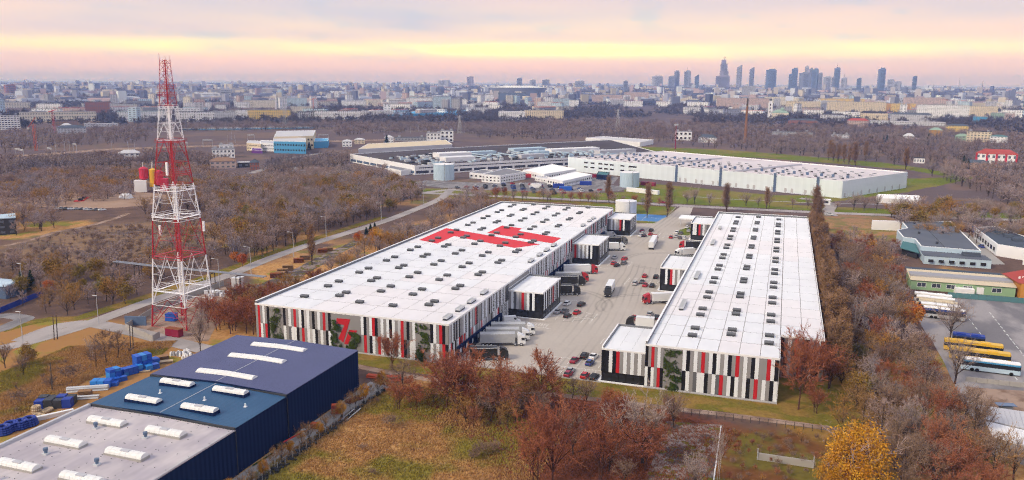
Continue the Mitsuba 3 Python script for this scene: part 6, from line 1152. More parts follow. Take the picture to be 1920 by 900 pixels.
for (x, y, w, h, dep, wm, rm, lab, kw) in [(-1148,940,29.1,22.2,16,'white_wall','dark_roof','white modern apartment block at the left edge with dark balconies',{'win': 'dark_glass', 'fw': 0.7}),(-1293,1162,126.2,17.8,14,'pale_cream','grey_roof','long old cream block with two window rows near the left edge',{'floors': 3}),(-1162,1056,38.7,9,12,'brown_wall','dark_roof','low brown block before the long old cream block',{}),(-1506,1461,50.7,27.9,16,'brick_wall','dark_roof','brick red tall block left of the mast',{}),(-1190,1261,88.1,17.5,14,'white_wall','teal_roof','long white modern block left of the mast with teal roof',{}),(-1073,1270,70.6,18.2,14,'white_wall','dark_roof','long white modern block right of the mast',{'win': 'dark_glass'}),(-1051,1330,40.6,16.7,14,'light_grey_wall','dark_roof','grey modern block between white and yellow blocks',{}),(-1072,1427,40,17.7,14,'white_wall','dark_roof','white block left of the long yellow block',{}),(-1002,1406,83.6,19.4,13,'yellow_wall','grey_roof','long yellow block beyond the railway',{}),(-1469,2036,116.9,21.8,14,'pale_cream','grey_roof','cream block behind the long yellow block',{}),(-1484,2219,75.5,25.1,16,'pale_blue_wall','grey_roof','pale glass and white block behind the yellow block',{}),(-935,1440,38.6,15.2,14,'white_wall','dark_roof','white and navy modern block right of the yellow block',{'win': 'dark_glass', 'fw': 0.75, 'fh': 0.8}),(-878.2,1468,93.1,17.4,14,'white_wall','dark_roof','white modern block with dark balconies beyond the railway',{'win': 'dark_glass', 'fw': 0.6}),(-1140,1732,52.7,15.7,14,'pale_cream','grey_roof','low cream block behind the white modern blocks',{}),(-1298,2262,74.4,16.6,14,'white_wall','pale_roof','white long block left of the pale cube block',{}),(-1271,2346,37.6,20.5,14,'pale_cream','pale_roof','pale cube block in the middle distance',{}),(-970,2208,53.9,35.8,18,'pale_blue_wall','dark_roof','pale blue glass apartment tower pair',{'fw': 0.7}),(-926,2233,47.9,28.2,18,'white_wall','dark_roof','white apartment block right of the pale blue tower',{'fw': 0.4}),(-1129,2234,51.8,22.5,14,'light_grey_wall','dark_roof','grey modern block left of the pale blue tower',{}),(-1120,2368,82,27,14,'white_wall','dark_roof','white stepped block left of the pale blue tower',{}),(-1217,3194,92.1,26.5,14,'white_wall','grey_roof','white block below the stadium',{}),(-1049,3084,110.5,37.9,18,'tower_blue','dark_roof','blue glass office below the stadium',{'fw': 0.8}),(-696.6,2485,80.5,28.4,18,'pale_blue_wall','grey_roof','pale blue office block right of the stadium',{'fh': 0.35, 'fw': 0.95}),(-697.6,2363,46.6,20.8,14,'white_wall','grey_roof','white banded office left of the pale blue one',{'fh': 0.35, 'fw': 0.95}),(-677.3,2630,35.2,21.1,14,'white_wall','grey_roof','white flat block right of the pale blue office',{}),(-554.7,1630,56.2,16.8,16,'white_wall','pale_roof','white vaulted hall left of the yellow terrace',{}),(-508,1711,87.2,17.4,13,'cream','grey_roof','cream yellow office terrace by the railway',{}),(-718.5,3196,58.9,31.6,12,'pinkish_wall','grey_roof','pinkish slab block beyond the central wood, left one',{}),(-664.9,3230,68.7,31.7,12,'pinkish_wall','grey_roof','pinkish slab block beyond the central wood, middle one',{}),(-637.5,3585,107.4,39.5,12,'pinkish_wall','grey_roof','pinkish slab block beyond the central wood, right one',{}),(-135.72,2684,163.1,33.5,14,'pinkish_wall','grey_roof','long pinkish slab block behind the brick chimney',{}),(-217.93,4818,74.4,68.6,14,'grey_wall','grey_roof','grey twin tower block above the pinkish slab',{}),(-15.82,3099,134.2,32.3,14,'pale_cream','grey_roof','pale slab block behind the church tower',{}),(42.02,2557,98,28.1,14,'cream','grey_roof','cream slab block right of the church',{}),(188.54,3302,163.2,25.8,14,'yellow_wall','grey_roof','pale yellow slab behind the cream blocks',{}),(178.62,2437,150.3,30.6,14,'cream','grey_roof','long cream slab block left of the yellow one',{}),(287.83,2496,97,26.5,14,'yellow_wall','grey_roof','bright yellow slab block with two orange stair towers',{'bands': ((0.24, 0.36, 'ochre_wall'), (0.74, 0.86, 'ochre_wall'))}),(449.2,3151,131.5,34.9,14,'pinkish_wall','grey_roof','pinkish slab block behind the yellow one',{}),(347.7,2143,110.4,31.1,16,'white_wall','dark_roof','large white slab block right of the yellow one',{}),(442,2258,88.4,27.2,14,'cream','grey_roof','cream ochre slab block joined to the large white one',{}),(709.5,3302,88.4,18.8,14,'white_wall','grey_roof','white low block at the far right',{}),(93.46,1895,49.6,12.6,12,'light_grey_wall','dark_roof','dark roofed terrace before the cream slabs',{'hip': 3, 'bays': 8}),(182.86,1968,57.5,15.3,12,'cream','dark_roof','cream houses with dark roofs under the yellow slab',{'hip': 4}),(255.75,1948,81.4,13.8,14,'light_grey_wall','slate_roof','row of grey roofed houses before the large white slab',{'hip': 4}),(124.79,1625,36.6,11.7,14,'pinkish_wall','red_tile','pink house with red roof below the cream slab',{'hip': 4}),(29.1,1621,52.9,10,14,'brick_wall','slate_roof','long brick depot below the church',{'hip': 3}),(221.38,1734,132.9,7.2,10,'pale_roof','pale_roof','very long low grey shed before the right slabs',{'bays': 30}),(375,1877,26.1,14,12,'sky_blue_wall','grey_roof','blue house right of the cream ochre slab',{}),(489.5,2151,20.5,13.4,12,'pinkish_wall','grey_roof','pale pink house at the right edge',{}),(478.4,2209,31,12.6,12,'copper_green','grey_roof','green roofed low block at the far right',{}),(252.91,1262,29.6,13.9,15,'cream','dark_roof','four storey cream apartment house in the right woodland',{'floors': 4, 'bays': 7, 'sep': True}),(274.6,1250,20.7,8.6,14,'white_wall','teal_roof','white house with teal roof beside the cream apartment house',{'hip': 2}),(272.36,1529,33.5,9.8,14,'yellow_wall','slate_roof','golden yellow villa in the right woodland',{'hip': 3}),(217.91,1383,18.2,8.9,12,'ochre_wall','copper_green','tan villa with rounded roof in the right woodland',{'hip': 4}),(235.19,1277,17.4,6.7,12,'copper_green','copper_green','pale green roofed house left of the cream apartment house',{'hip': 3}),(197.25,897.8,35.4,10.4,14,'white_wall','red_tile','white house with red roof and red corner pilasters',{'hip': 4.5, 'sep': True, 'floors': 2, 'bays': 8, 'bands': ((0, 0.05, 'silo_red'), (0.25, 0.31, 'silo_red'), (0.48, 0.54, 'silo_red'), (0.7, 0.76, 'silo_red'), (0.95, 1, 'silo_red'))}),(127.72,886.6,9.9,4.8,8,'white_wall','dark_roof','small white cottage in the right woodland',{'sep': True, 'floors': 1, 'bays': 4}),(166.17,1270,14.4,5.3,10,'light_grey_wall','pale_roof','grey gabled cottage by the dark conifers',{'hip': 4}),(171.01,849.4,20.7,5,10,'pinkish_wall','slate_roof','slate roofed house before the red roofed house',{'hip': 3}),(-133.5,1127,22.6,11.7,12,'white_wall','grey_roof','white cube villa at the edge of the central wood',{'floors': 2, 'bays': 4, 'sep': True, 'win': 'dark_glass'}),(-98.46,1098,23.3,6.4,12,'white_wall','slate_roof','dark roofed villa right of the white cube villa',{'hip': 4}),(9.1,1304,59.3,5.7,12,'grey_wall','dark_roof','long grey hall among the poplars',{}),(75.32,1267,24.3,5.4,10,'light_grey_wall','dark_roof','small grey hall among the poplars',{}),(-427.4,945,17.7,12.2,14,'white_wall','grey_roof','white three storey office behind the cream shed',{'floors': 3, 'bays': 4, 'sep': True, 'win': 'dark_glass'}),(-419.3,969,16.7,13.9,14,'white_wall','grey_roof','taller white office wing behind the cream shed',{'floors': 3, 'bays': 3, 'sep': True, 'win': 'dark_glass'}),(-479.1,922,10.8,6.8,10,'white_wall','pale_roof','small white gable house behind the cream shed',{'hip': 3}),(-471.1,968,42.2,4.2,10,'grey_wall','slate_roof','long grey shed behind the cream shed',{}),(-536.9,673.5,21.7,8.6,16,'white_wall','grey_roof','white two storey house before the railway',{'floors': 2, 'bays': 6, 'sep': True}),(-566.1,715.3,14.5,8.5,10,'white_wall','pale_roof','white upper house behind the two storey house',{}),(-439.9,592.2,7.4,6.1,8,'brick_wall','slate_roof','old brick house with dark blue roof by the road bend',{'hip': 3, 'floors': 2, 'bays': 3, 'sep': True}),(-460.1,603.5,10.4,4.3,8,'dark_metal','pale_roof','dark shed left of the old brick house',{}),(-471,589.2,21.9,6.6,12,'pinkish_wall','brown_wall','pale ruined house among trees left of the brick house',{'hip': 3}),(-367,560,22.3,4.8,7,'pale_blue_wall','blue_glass','pale blue flat roofed hut by the side road lawn',{'floors': 1, 'bays': 9}),(-609.4,624.8,18.9,6.3,10,'white_wall','pale_roof','white gabled shed left of the mast among the wood',{'hip': 3}),(-497,848.3,11.4,6.4,8,'white_wall','pale_roof','small white hut left of the cream shed',{'hip': 2}),(-504.5,891.6,12.5,5.3,8,'cream','pale_roof','small cream hut left of the cream shed',{'hip': 2}),(-365.4,291.52,7.9,8.1,14,'dark_metal','pale_blue_wall','dark hall with pale roof at the left edge',{}),(-989,909,37.2,7.7,12,'light_grey_wall','slate_roof','grey barn group near the construction crane',{'hip': 4}),(-1084,1056,50.9,5.3,10,'light_grey_wall','pale_roof','long low pale shed left of the mast',{}),(-1016,925,15.2,9.5,10,'white_wall','pale_roof','white gabled shed near the construction crane',{'hip': 4})]:
    block(x, y, w, 0, h, dep, wm, rm, lab, **kw)
# blue warehouse roof, cream shed, yellow and blue centre
for p, h, wm, rm, lab in [([(-427.6,752.2),(-363.1,854.4),(-398.7,918),(-455.3,823.4)], 6.5, 'light_grey_wall', 'cream', 'long cream roofed shed behind the factory'), ([(-827.8,1675),(-737.2,1792),(-785.4,1964),(-881.7,1829)], 6, 'sky_blue_wall', 'sky_blue_wall', 'bright blue roofed long warehouse beyond the railway'), ([(-915,1630),(-820.1,1646),(-883.9,1789),(-963,1747)], 5, 'sky_blue_wall', 'tower_blue', 'darker blue long warehouse left of the bright blue one'), ([(-548.2,775.8),(-516.3,805.7),(-574.1,902),(-607.8,866.5)], 15, 'cream', 'pale_roof', 'tall cream wing of the yellow and blue centre'), ([(-523.9,740.2),(-485.1,742.1),(-520,795.9),(-557.6,788.1)], 13, 'sky_blue_wall', 'pale_roof', 'blue front wing of the yellow and blue centre'), ([(-572.1,757.8),(-548.9,752.1),(-574.4,789.3),(-593.6,789.5)], 8.5, 'cream', 'pale_roof', 'cream cube at the left of the yellow and blue centre'), ([(-553.7,757.7),(-536.1,757.5),(-562.1,794.5),(-580.2,795.3)], 9, 'white_wall', 'pale_roof', 'white windowed link of the yellow and blue centre'), ([(-545.9,731),(-531.4,729.8),(-547.8,752.5),(-562.8,753.9)], 3.5, 'purple_wall', 'purple_wall', 'purple low porch of the yellow and blue centre'), ([(-520,812.5),(-509.4,825.5),(-534.5,869),(-550.1,862.3)], 8, 'sky_blue_wall', 'sky_blue_wall', 'blue rear hall right of the tall cream wing'), ([(-251.04,1042),(-169.25,989),(-160.94,1040),(-236.65,1082)], 5.5, 'white_wall', 'pale_roof', 'white hall beyond the dark factory roof')]:
    k = hall('hall_building', lab, 'building', p, h, wm, rm, .3)
    if h > 8: q = ccw(p); m = windows(MB(), q[0], q[1], 1, h-1, 2, 12, .5, .35, .12); tag(m.build('window', 'dark_glass', k), kind='stuff')
# stadium: an oval bowl with white masts
k = thing('stadium', 'oval stadium with white masted roof on the skyline', 'stadium'); sx, sy, sw, s0, s1 = (-1226,3702,278.05,4.15,65.73)
g = np.linspace(0, 2*np.pi, 49)[:-1]; rx = sw/2; ca = math.atan2(sy, sx)-math.pi/2; cx_, cy_ = sx*1.03, sy*1.03
def oval(r, z): return [(cx_+rx*r*math.cos(t)*math.cos(ca)-rx*.8*r*math.sin(t)*math.sin(ca), cy_+rx*r*math.cos(t)*math.sin(ca)+rx*.8*r*math.sin(t)*math.cos(ca), z) for t in g]
zt = s1-11; rings = [oval(.86, s0-1), oval(.95, zt-14), oval(1.0, zt)]; v = np.vstack(rings); n = 48
MB().add(v, [(r*n+i, r*n+(i+1) % n, (r+1)*n+(i+1) % n, (r+1)*n+i) for r in range(2) for i in range(n)]).build('bowl', 'tower_grey', k)
v = np.vstack([oval(1.0, zt+.1), oval(.45, zt+9)]); MB().add(v, [(i, (i+1) % n, n+(i+1) % n, n+i) for i in range(n)]).build('roof', 'white_wall', k)
for i in range(0, n, 2): a, b = oval(1.0, zt)[i], oval(1.04, s1)[i]; MB().tube(a, b, .7, n=3).build('mast', 'white_trim', k)
# church, chimneys, cranes, pylons, train
k = thing('church', 'cream church with a tall white bell tower and green roofs', 'church'); q = (-15.04,1899); hh = 43.41; t_ = np.array((-37.69,1949))
MB().obox(q, 34, 20, 0, 15, .15).build('nave', 'pale_cream', k); MB().hip(q, 34, 20, 15.05, 22, .15, .6).build('roof', 'copper_green', k); MB().lathe((q[0]+4, q[1], 15), [(5, 0), (5, 5), (4.5, 8), (2, 10.5), (.1, 12)], 16).build('dome', 'copper_green', k)
b = MB().obox(t_, 9, 9, 0, hh*.8, .15).obox(t_, 7, 7, hh*.8, hh*.92, .15).build('bell_tower', 'white_wall', k); MB().lathe((t_[0], t_[1], hh*.92), [(3.4, 0), (2.6, 3), (.6, 5), (.1, 9)], 10).build('spire', 'dark_metal', b)
for z in (.3, .48, .66): MB().obox((t_[0], t_[1]-4.6), 2.2, .4, hh*z, hh*z+5, .15).build('opening', 'dark_glass', b)
k = thing('brick_chimney', 'tall brown brick chimney rising from the central wood', 'chimney'); q = (-50.36,1109); hh = 58.49
for i in range(6): MB().lathe((q[0], q[1], 0), [(2.1-.18*i, hh*i/6), (1.94-.18*i, hh*(i+1)/6-.05)], 14).build('shaft', 'chimney_brick' if i < 5 else 'pole_dark', k)
k = thing('red_mast', 'slim dark red mast at the meadow edge', 'mast'); q = (-123.11,965); hh = 28.22; MB().tube((*q, 0), (*q, hh), .7, .4, 6).build('shaft', 'car_maroon', k); MB().box(q[0]-2.4, q[0]+2.4, q[1]-1, q[1]+1, hh, hh+1.2).build('platform', 'light_metal', k)
for gp, top, jib, m_, lab in [((-1011,899), 34.59, 26, 'red_panel', 'red tower crane near the left edge'), ((-775.7,663.8), 29.45, 14, 'orange_plastic', 'orange and red crane before the railway at the left edge'), ((-1114,1745), 36.54, 26, 'orange_plastic', 'orange tower crane right of the white blocks')]:
    k = thing('tower_crane', lab, 'crane'); m = MB(); s = 1.0
    for dx, dy in ((-s, -s), (s, -s), (s, s), (-s, s)): m.tube((gp[0]+dx, gp[1]+dy, 0), (gp[0]+dx, gp[1]+dy, top), .22, n=4, cap=False)
    for i, z in enumerate(np.arange(0, top-2, 2.2)): m.tube((gp[0]-s, gp[1]-s, z), (gp[0]+s, gp[1]-s, z+2.2), .16, n=3, cap=False)
    m.build('tower', m_, k); MB().tube((gp[0]-8, gp[1], top-4), (gp[0]+jib*.5, gp[1]-jib*.2, top+(jib*.5 if jib < 20 else 0)), .5, n=4).build('jib', m_, k); MB().box(gp[0]-9, gp[0]-6, gp[1]-1, gp[1]+1, top-6, top-4).build('counterweight', 'concrete', k)
for gp, top, lab in [((-473.1,1143), 27.47, 'lattice power pylon beyond the factory'), ((-260.24,1301), 35.23, 'pale lattice pylon in the central wood'), ((-792.8,1156), 38.74, 'lattice pylon beside the train')]:
    k = thing('power_pylon', lab, 'pylon'); m = MB(); w = top*.1
    for dx, dy in ((-1, -1), (1, -1), (1, 1), (-1, 1)): m.tube((gp[0]+dx*w, gp[1]+dy*w, 0), (gp[0]+dx*.5, gp[1]+dy*.5, top), .3, n=4, cap=False)
    for i in range(7): z = top*i/7; a, b = w*(1-i/7)+.5, w*(1-(i+1)/7)+.5; m.tube((gp[0]-a, gp[1]-a, z), (gp[0]+b, gp[1]-b, top*(i+1)/7), .18, n=3, cap=False).tube((gp[0]+a, gp[1]-a, z), (gp[0]-b, gp[1]-b, top*(i+1)/7), .18, n=3, cap=False)
    m.build('lattice', 'pole_grey', k); MB().tube((gp[0]-5, gp[1], top*.85), (gp[0]+5, gp[1], top*.85), .25, n=3).tube((gp[0]-4, gp[1], top*.95), (gp[0]+4, gp[1], top*.95), .25, n=3).build('cross_arm', 'pole_grey', k)
struct('railway', MB().sheet(ribbon([(-988,762.7),(-926,910),(-891.9,1011),(-814.9,1078),(-733.5,1166),(-572.6,1158),(-444.8,1156)], 14)[1].tolist()+ribbon([(-988,762.7),(-926,910),(-891.9,1011),(-814.9,1078),(-733.5,1166),(-572.6,1158),(-444.8,1156)], 14)[2][::-1].tolist(), .12), 'slab_mat', 'railway tracks on ballast')
struct('railway', MB().sheet(ribbon([(-762.2,586.3),(-730.6,632.3),(-718,703.8),(-680.5,761),(-610.6,826.8),(-569.2,904),(-486.5,983)], 26)[1].tolist()+ribbon([(-762.2,586.3),(-730.6,632.3),(-718,703.8),(-680.5,761),(-610.6,826.8),(-569.2,904),(-486.5,983)], 26)[2][::-1].tolist(), .12), 'dirt_mat', 'wide siding of the railway')
k = thing('passenger_train', 'long blue and white passenger train beyond the mast', 'train'); tp_ = [np.array(q) for q in [(-890.9,1020),(-738.7,1155)]]; d = (tp_[1]-tp_[0]); L = np.linalg.norm(d); an = math.atan2(d[1], d[0]); nn = max(8, int(L/27))
for i in range(nn):
    c = tp_[0]+d*(i+.5)/nn; l = L/nn-1.0; w = MB().obox(c, l, 3, 1.0, 2.3, an).build('coach', 'sky_blue_wall' if i else 'tower_blue', k); MB().obox(c, l, 2.96, 2.31, 3.5, an).build('window_band', 'white_wall' if i else 'tower_blue', w); MB().obox(c, l, 2.9, 3.52, 4.2, an).build('roof', 'light_grey_wall', w)
    e = np.array([math.cos(an), math.sin(an)]); nv_ = np.array([e[1], -e[0]])*1.52; m = MB()
    for j in range(9): q = c+e*l*(j/9-.44)+nv_; m.obox(q, l/16, .06, 2.5, 3.3, an)
    tag(m.build('window', 'dark_glass', w), kind='stuff')
for i, (x0, x1, yy, hh) in enumerate([(30,45,292,9), (90,98,291,10), (138,143,283,8), (380,400,275,9), (465,476,263,9), (597,616,262,10), (345,352,280,9), (286,292,278,8), (210,214,281,8), (240,243,282,8)]):
    pass
for i, (a, b) in enumerate(zip([(-734.1,604.3),(-715.4,625.2),(-733.8,674),(-646.4,775.6),(-658.3,875.2),(-576.2,911),(-646.6,742.1)], [(-711.9,594.6),(-701.5,617.9),(-725.2,670.2),(-636.3,779.9),(-650.9,878.5),(-569.5,925),(-636.7,738.3)])):
    k = thing('rail_gantry', 'grey railway gantry over the siding, %s from the left' % ['first', 'second', 'third', 'fifth', 'sixth', 'seventh', 'fourth'][i], 'gantry'); h = 8.5
    for q in (a, b): MB().tube((*q, 0), (*q, h), .32, n=4).build('post', 'pole_grey', k)
    MB().tube((*a, h), (*b, h), .4, n=4).tube((*a, h-1), (*b, h-1), .3, n=4).build('beam', 'pole_grey', k)
for i, q in enumerate([(-750.8,666.8),(-747.7,675.7),(-743,677.6),(-707.2,700.5),(-685.5,702),(-684.5,710.1),(-646.9,820.4),(-655.5,845.8),(-695.5,891.3),(-592.2,1089),(-565.7,1073),(-541,1112),(-553.5,1167),(-460,1067),(-469.9,1221),(-387.1,1276),(-369.5,1301),(-367.1,1302)]):
    MB().tube((*q, 0), (*q, 11), .3, .2, n=4).build('rail_mast', 'pole_grey', None, label='slim grey mast beside the railway tracks', cat='mast', group='masts along the railway')
# ---------------------------------------------------------------- skyline
TWR = [(-511.5,6881,58.88,42,273.26,'tower_mauve','tallest tower of the skyline with stepped crown and crane'),(-518,6860,113.71,42,149.59,'tower_mauve','low podium block at the foot of the tallest tower'),(-380.7,6689,40.51,41.9,226.33,'tower_pale','pale curved tower right of the tallest'),(-285.02,6694,36.18,41.9,209.94,'tower_grey','slim slanted tower in the left skyline group'),(-136.3,6499,73.16,41.17,194.11,'tower_blue','broad glass tower standing alone in mid skyline'),(5.71,6500,22.8,41.17,158.82,'tower_blue','low dark tower left of the central cluster'),(33.04,6500,45.41,41.17,202,'tower_blue','dark blue tower at the left of the central cluster'),(102.35,6449,67.14,40.89,170,'tower_grey','grey broad block in the central cluster'),(122.03,6799,27.45,42,224.07,'tower_pale','stepped pale tower of the central cluster'),(154.53,6798,27.36,42,207.75,'tower_grey','slim grey tower of the central cluster'),(176.47,6448,40.65,40.89,197.09,'tower_blue','dark blue tower in the heart of the central cluster'),(213.8,6446,29.47,40.89,166.26,'tower_grey','lower tower at the right of the central cluster'),(255.66,6295,46.55,39.79,137.91,'tower_pale','pale block right of the central cluster'),(296.69,6293,21.37,39.79,138.02,'tower_grey','low grey block at the foot of the curved tower'),(328.5,6492,40.23,41.17,205.61,'tower_blue','dark tower with antenna right of the cluster'),(368.1,6289,35.31,39.79,130.73,'tower_pale','pale cube right of the antenna tower'),(468.2,6283,31.36,39.79,127.3,'tower_blue','small dark block between skyline towers'),(609.9,6270,44.31,39.79,197.39,'tower_blue','lone dark tower in the right skyline'),(661.7,6165,39.99,38.89,119.87,'tower_pale','pale low block beside the lone dark tower'),(780.9,5949,25.2,36.7,139.58,'tower_blue','last dark tower at the right of the skyline'),(-766.7,6555,45.26,41.63,182.71,'tower_grey','left skyline tower with antenna'),(-693.7,6563,32.79,41.63,150,'tower_blue','short rounded tower in the left skyline'),(-861.4,6644,37.79,41.9,184.09,'tower_grey','tall slab of the leftmost tower pair'),(-892.5,6590,50.19,41.79,141.48,'tower_grey','lower slab of the leftmost tower pair'),(-982,6425,82.28,41.17,139.53,'tower_pale','pale broad block left of the tower pair'),(-2518,6317,48.73,42,129.73,'tower_mauve','lone grey tower left of the stadium'),(-1881,5697,39.2,36.7,114.12,'tower_grey','grey block just above the stadium'),(-1788,5727,39.19,36.7,103.17,'tower_pale','pale block above the stadium right part'),(-1696,5755,50.9,36.7,103.73,'tower_grey','grey broad block right of the stadium'),(-980,5107,26.68,24.49,96.24,'tower_grey','small grey tower left of the skyline'),(-2596,5959,84.4,41.17,96.98,'tower_pale','pale block group left of the lone grey tower'),(-1529,6112,73.63,39.79,98.55,'tower_pale','pale block in the middle horizon'),(-3547,2929,43.63,14.12,56.06,'brick_wall','orange brick tower block at the far left'),(-2224,2831,44.08,1.44,46.63,'tower_pale','grey beige tower block beyond the yellow block'),(-2279,2786,86.99,1.44,29,'white_wall','long white slab left of the beige tower block'),(692.9,6061,42.37,37.85,105.17,'tower_pale','small pale tower near the lone dark one')]
for i, (x, y, w, z0, z1, m_, lab) in enumerate(TWR):
    a = math.atan2(y, x)-math.pi/2; d = np.array([-math.sin(a), math.cos(a)]); e = np.array([math.cos(a), math.sin(a)]); c = np.array([x, y])+d*w*.35; k = thing('skyline_tower', lab, 'tower'); h = z1-z0; dep = w*.8
    if 'crown' in lab:
        MB().obox(c, w, dep, z0, z0+h*.62, a+.3).build('shaft', m_, k); MB().obox(c-e*w*.08, w*.75, dep*.8, z0+h*.62, z0+h*.86, a+.3).build('shaft', m_, k); MB().obox(c-e*w*.12, w*.5, dep*.6, z0+h*.86, z1, a+.3).build('crown', m_, k); MB().tube((c[0], c[1], z1), (c[0], c[1], z1+26), 1.5, n=4).tube((c[0]-14, c[1], z1+14), (c[0]+10, c[1], z1+16), 1.2, n=3).build('crane', 'pole_dark', k)
    elif 'curved' in lab or 'slanted' in lab or 'rounded' in lab:
        MB().prism([(c+e*s*w/2+d*t*dep/2) for s, t in ((-1, -.6), (-.5, -1), (.6, -1), (1, -.4), (1, .7), (.2, 1), (-1, .8))], z0, [z1-w*.5, z1-w*.3, z1, z1, z1, z1-w*.2, z1-w*.5]).build('shaft', m_, k)
    else:
        MB().obox(c, w, dep, z0, z1-h*.05, a+.25*((i*7 % 5)-2)/2, .97).build('shaft', m_, k); MB().obox(c+e*w*.1, w*.62, dep*.6, z1-h*.05, z1, a).build('crown', m_, k)
    if 'antenna' in lab: MB().tube((c[0], c[1], z1), (c[0], c[1], z1+30), 1.2, .5, n=4).build('antenna', 'pole_dark', k)
    m = MB(); nf = max(4, int(h/9)); f0, f1 = c-e*w*.46-d*dep*.52, c+e*w*.46-d*dep*.52
    for f in range(nf): face(m, f0, f1, z0+h*.9*(f+.3)/nf, z0+h*.9*(f+.62)/nf, 1.2)
    tag(m.build('window_band', 'window_glass', k), kind='stuff')
for (x, y, w, z0, z1, lab) in [(775.1,5142,5.37,24.49,83.87,'dark church spire pair on the right horizon'),(1089,5493,8.24,31.11,107.8,'slim church spire at the far right horizon'),(-616.3,4256,8.16,9.37,61.23,'white pointed spire left of the skyline'),(1211,6894,7.03,42,138.77,'thin transmitter mast on the right horizon')]:
    MB().tube((x, y, z0), (x, y, z1), 5 if 'mast' not in lab else 2, .4, 6).build('spire', 'tower_grey' if 'white' not in lab else 'white_wall', None, label=lab, cat='spire')
# more blocks of the far districts, one by one; farther on they merge into one mass
walls = ['white_wall', 'pale_cream', 'light_grey_wall', 'pinkish_wall', 'white_wall', 'white_wall', 'grey_wall', 'pale_blue_wall', 'light_grey_wall']
zones = [(-52, -34, 'far left district'), (-34, -20, 'district left of the stadium'), (-20, -6, 'district between stadium and skyline'), (-6, 16, 'district below the skyline')]
nb = 0
while nb < 250:
    D = 1650*(3900/1650)**cr.uniform(0, 1)**.8; az = cr.uniform(-52, 15.5); y, x = D*math.cos(math.radians(az)), D*math.sin(math.radians(az))
    if D < 2000 and (az > -24 or cr.random() < .5): continue
    if -14 < az < -6 and D < 2600 and cr.random() < .6: continue
    zn = [z for z in zones if z[0] <= az <= z[1]][0][2]; w, h = (cr.uniform(30, 80), cr.uniform(10, 20)) if cr.random() < .7 else (cr.uniform(16, 26), cr.uniform(26, 36)); z0 = float(gz(x, y))
    block(x, y, w, z0, z0+h, cr.uniform(12, 16), walls[int(cr.integers(0, 9))], ['grey_roof', 'pale_roof', 'dark_roof', 'red_tile'][int(cr.integers(0, 4))], 'pale apartment block of the '+zn, 'blocks of the '+zn, yaw=float(cr.choice([0, .35, -.5, .9])), bays=int(w/6), floors=int(h/3.4)); nb += 1
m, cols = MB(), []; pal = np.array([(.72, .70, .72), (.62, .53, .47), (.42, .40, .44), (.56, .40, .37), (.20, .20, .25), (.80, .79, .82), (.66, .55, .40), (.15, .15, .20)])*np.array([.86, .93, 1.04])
n = 2500; D = 3000*(10500/3000)**cr.uniform(0, 1, n); az = np.radians(cr.uniform(-56, 20, n)); X, Y = D*np.sin(az), D*np.cos(az); Zg = gz(X, Y)
for i in range(n):
    s = cr.random(); w, h = (cr.uniform(25, 95), cr.uniform(8, 19)) if s < .82 else (cr.uniform(16, 30), cr.uniform(24, 42)); a = math.atan2(Y[i], X[i])-1.571+float(cr.choice([0, .4, -.5, 1.0]))
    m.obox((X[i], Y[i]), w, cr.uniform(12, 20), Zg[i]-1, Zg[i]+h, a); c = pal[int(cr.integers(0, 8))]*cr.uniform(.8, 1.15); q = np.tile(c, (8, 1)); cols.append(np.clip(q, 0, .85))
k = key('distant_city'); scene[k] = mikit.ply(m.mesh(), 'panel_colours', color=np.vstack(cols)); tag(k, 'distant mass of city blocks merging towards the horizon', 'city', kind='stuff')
# trees between the blocks: one mass
for p_, w_, h_ in (((-384.8,777), 175, 6), ((-503.9,741.4), 60, 14), ((-538.7,726.8), 30, 8), ((-761.5,1676), 150, 6), ((-788.7,1043), 270, 99), ((-35.75,1860), 20, 20)): FOOT.append((p_[0], p_[1], w_, h_))
def tree_mass(name, n, D0, D1, az0, az1, hr, dens, label, pw=1.0, seed=1, mt='twig_city', skip=None):
    r = np.random.default_rng(seed); D = D0*(D1/D0)**(r.uniform(0, 1, n)**pw); az = np.radians(r.uniform(az0, az1, n)); x, y = D*np.sin(az), D*np.cos(az)
    keep = meshkit.fbm(np.c_[x/260, y/260, 0*x+seed], 3, seed) > dens
    if skip is not None: keep &= ~skip(x, y)
    keep &= clear_of(x, y, 9); x, y, D = x[keep], y[keep], D[keep]; n = len(x); h = r.uniform(*hr, n); T_ = 22; z0 = gz(x, y)
    u = unit(r.normal(0, 1, (n, T_, 3))); rad = r.uniform(.35, 1, (n, T_, 1)); p = u*rad*np.stack([h*.42, h*.42, h*.45], -1)[:, None]+np.stack([x, y, z0+h*.52], -1)[:, None]
    d = unit(u+r.normal(0, .5, (n, T_, 3))+np.array([0, 0, .5])); m = MB(); s = np.repeat(h, T_); slivers(m, p.reshape(-1, 3)-d.reshape(-1, 3)*s[:, None]*.12, d.reshape(-1, 3), s*.34, s*.17, r)
    tag(m.build(name, mt), label, 'trees', kind='stuff')
bp = [(-398, 684), (-292, 607), (-186, 735), (-118, 815), (-205, 985), (-335, 800)]
tree_mass('distant_trees', 22000, 1500, 7500, -54, 18, (9, 17), .36, 'distant leafless trees between the city blocks', 1.0, 3)
wood('woodland', ['far'], [(-566,450.2),(-575.1,505.9),(-532.4,554.8),(-464.6,582.2),(-392.9,557.9),(-365.6,612.8),(-406.7,702.5),(-439.8,659.6),(-432.7,576.5),(-541,647.1),(-597.2,674.5),(-625.6,612.1),(-681.7,544.1)], 70, (7, 12), seed=51, stuff=True, wide=1.15)
wood('woodland', ['far'], [(-781.2,625),(-781.5,735.1),(-761.4,862.3),(-673.4,901),(-598,1005),(-518.9,1182),(-327.1,1053),(-435.2,1401),(-730.5,1344),(-905,1260),(-1052,1035),(-1059,850.4)], 190, (6, 11), seed=52, stuff=True, wide=1.2)
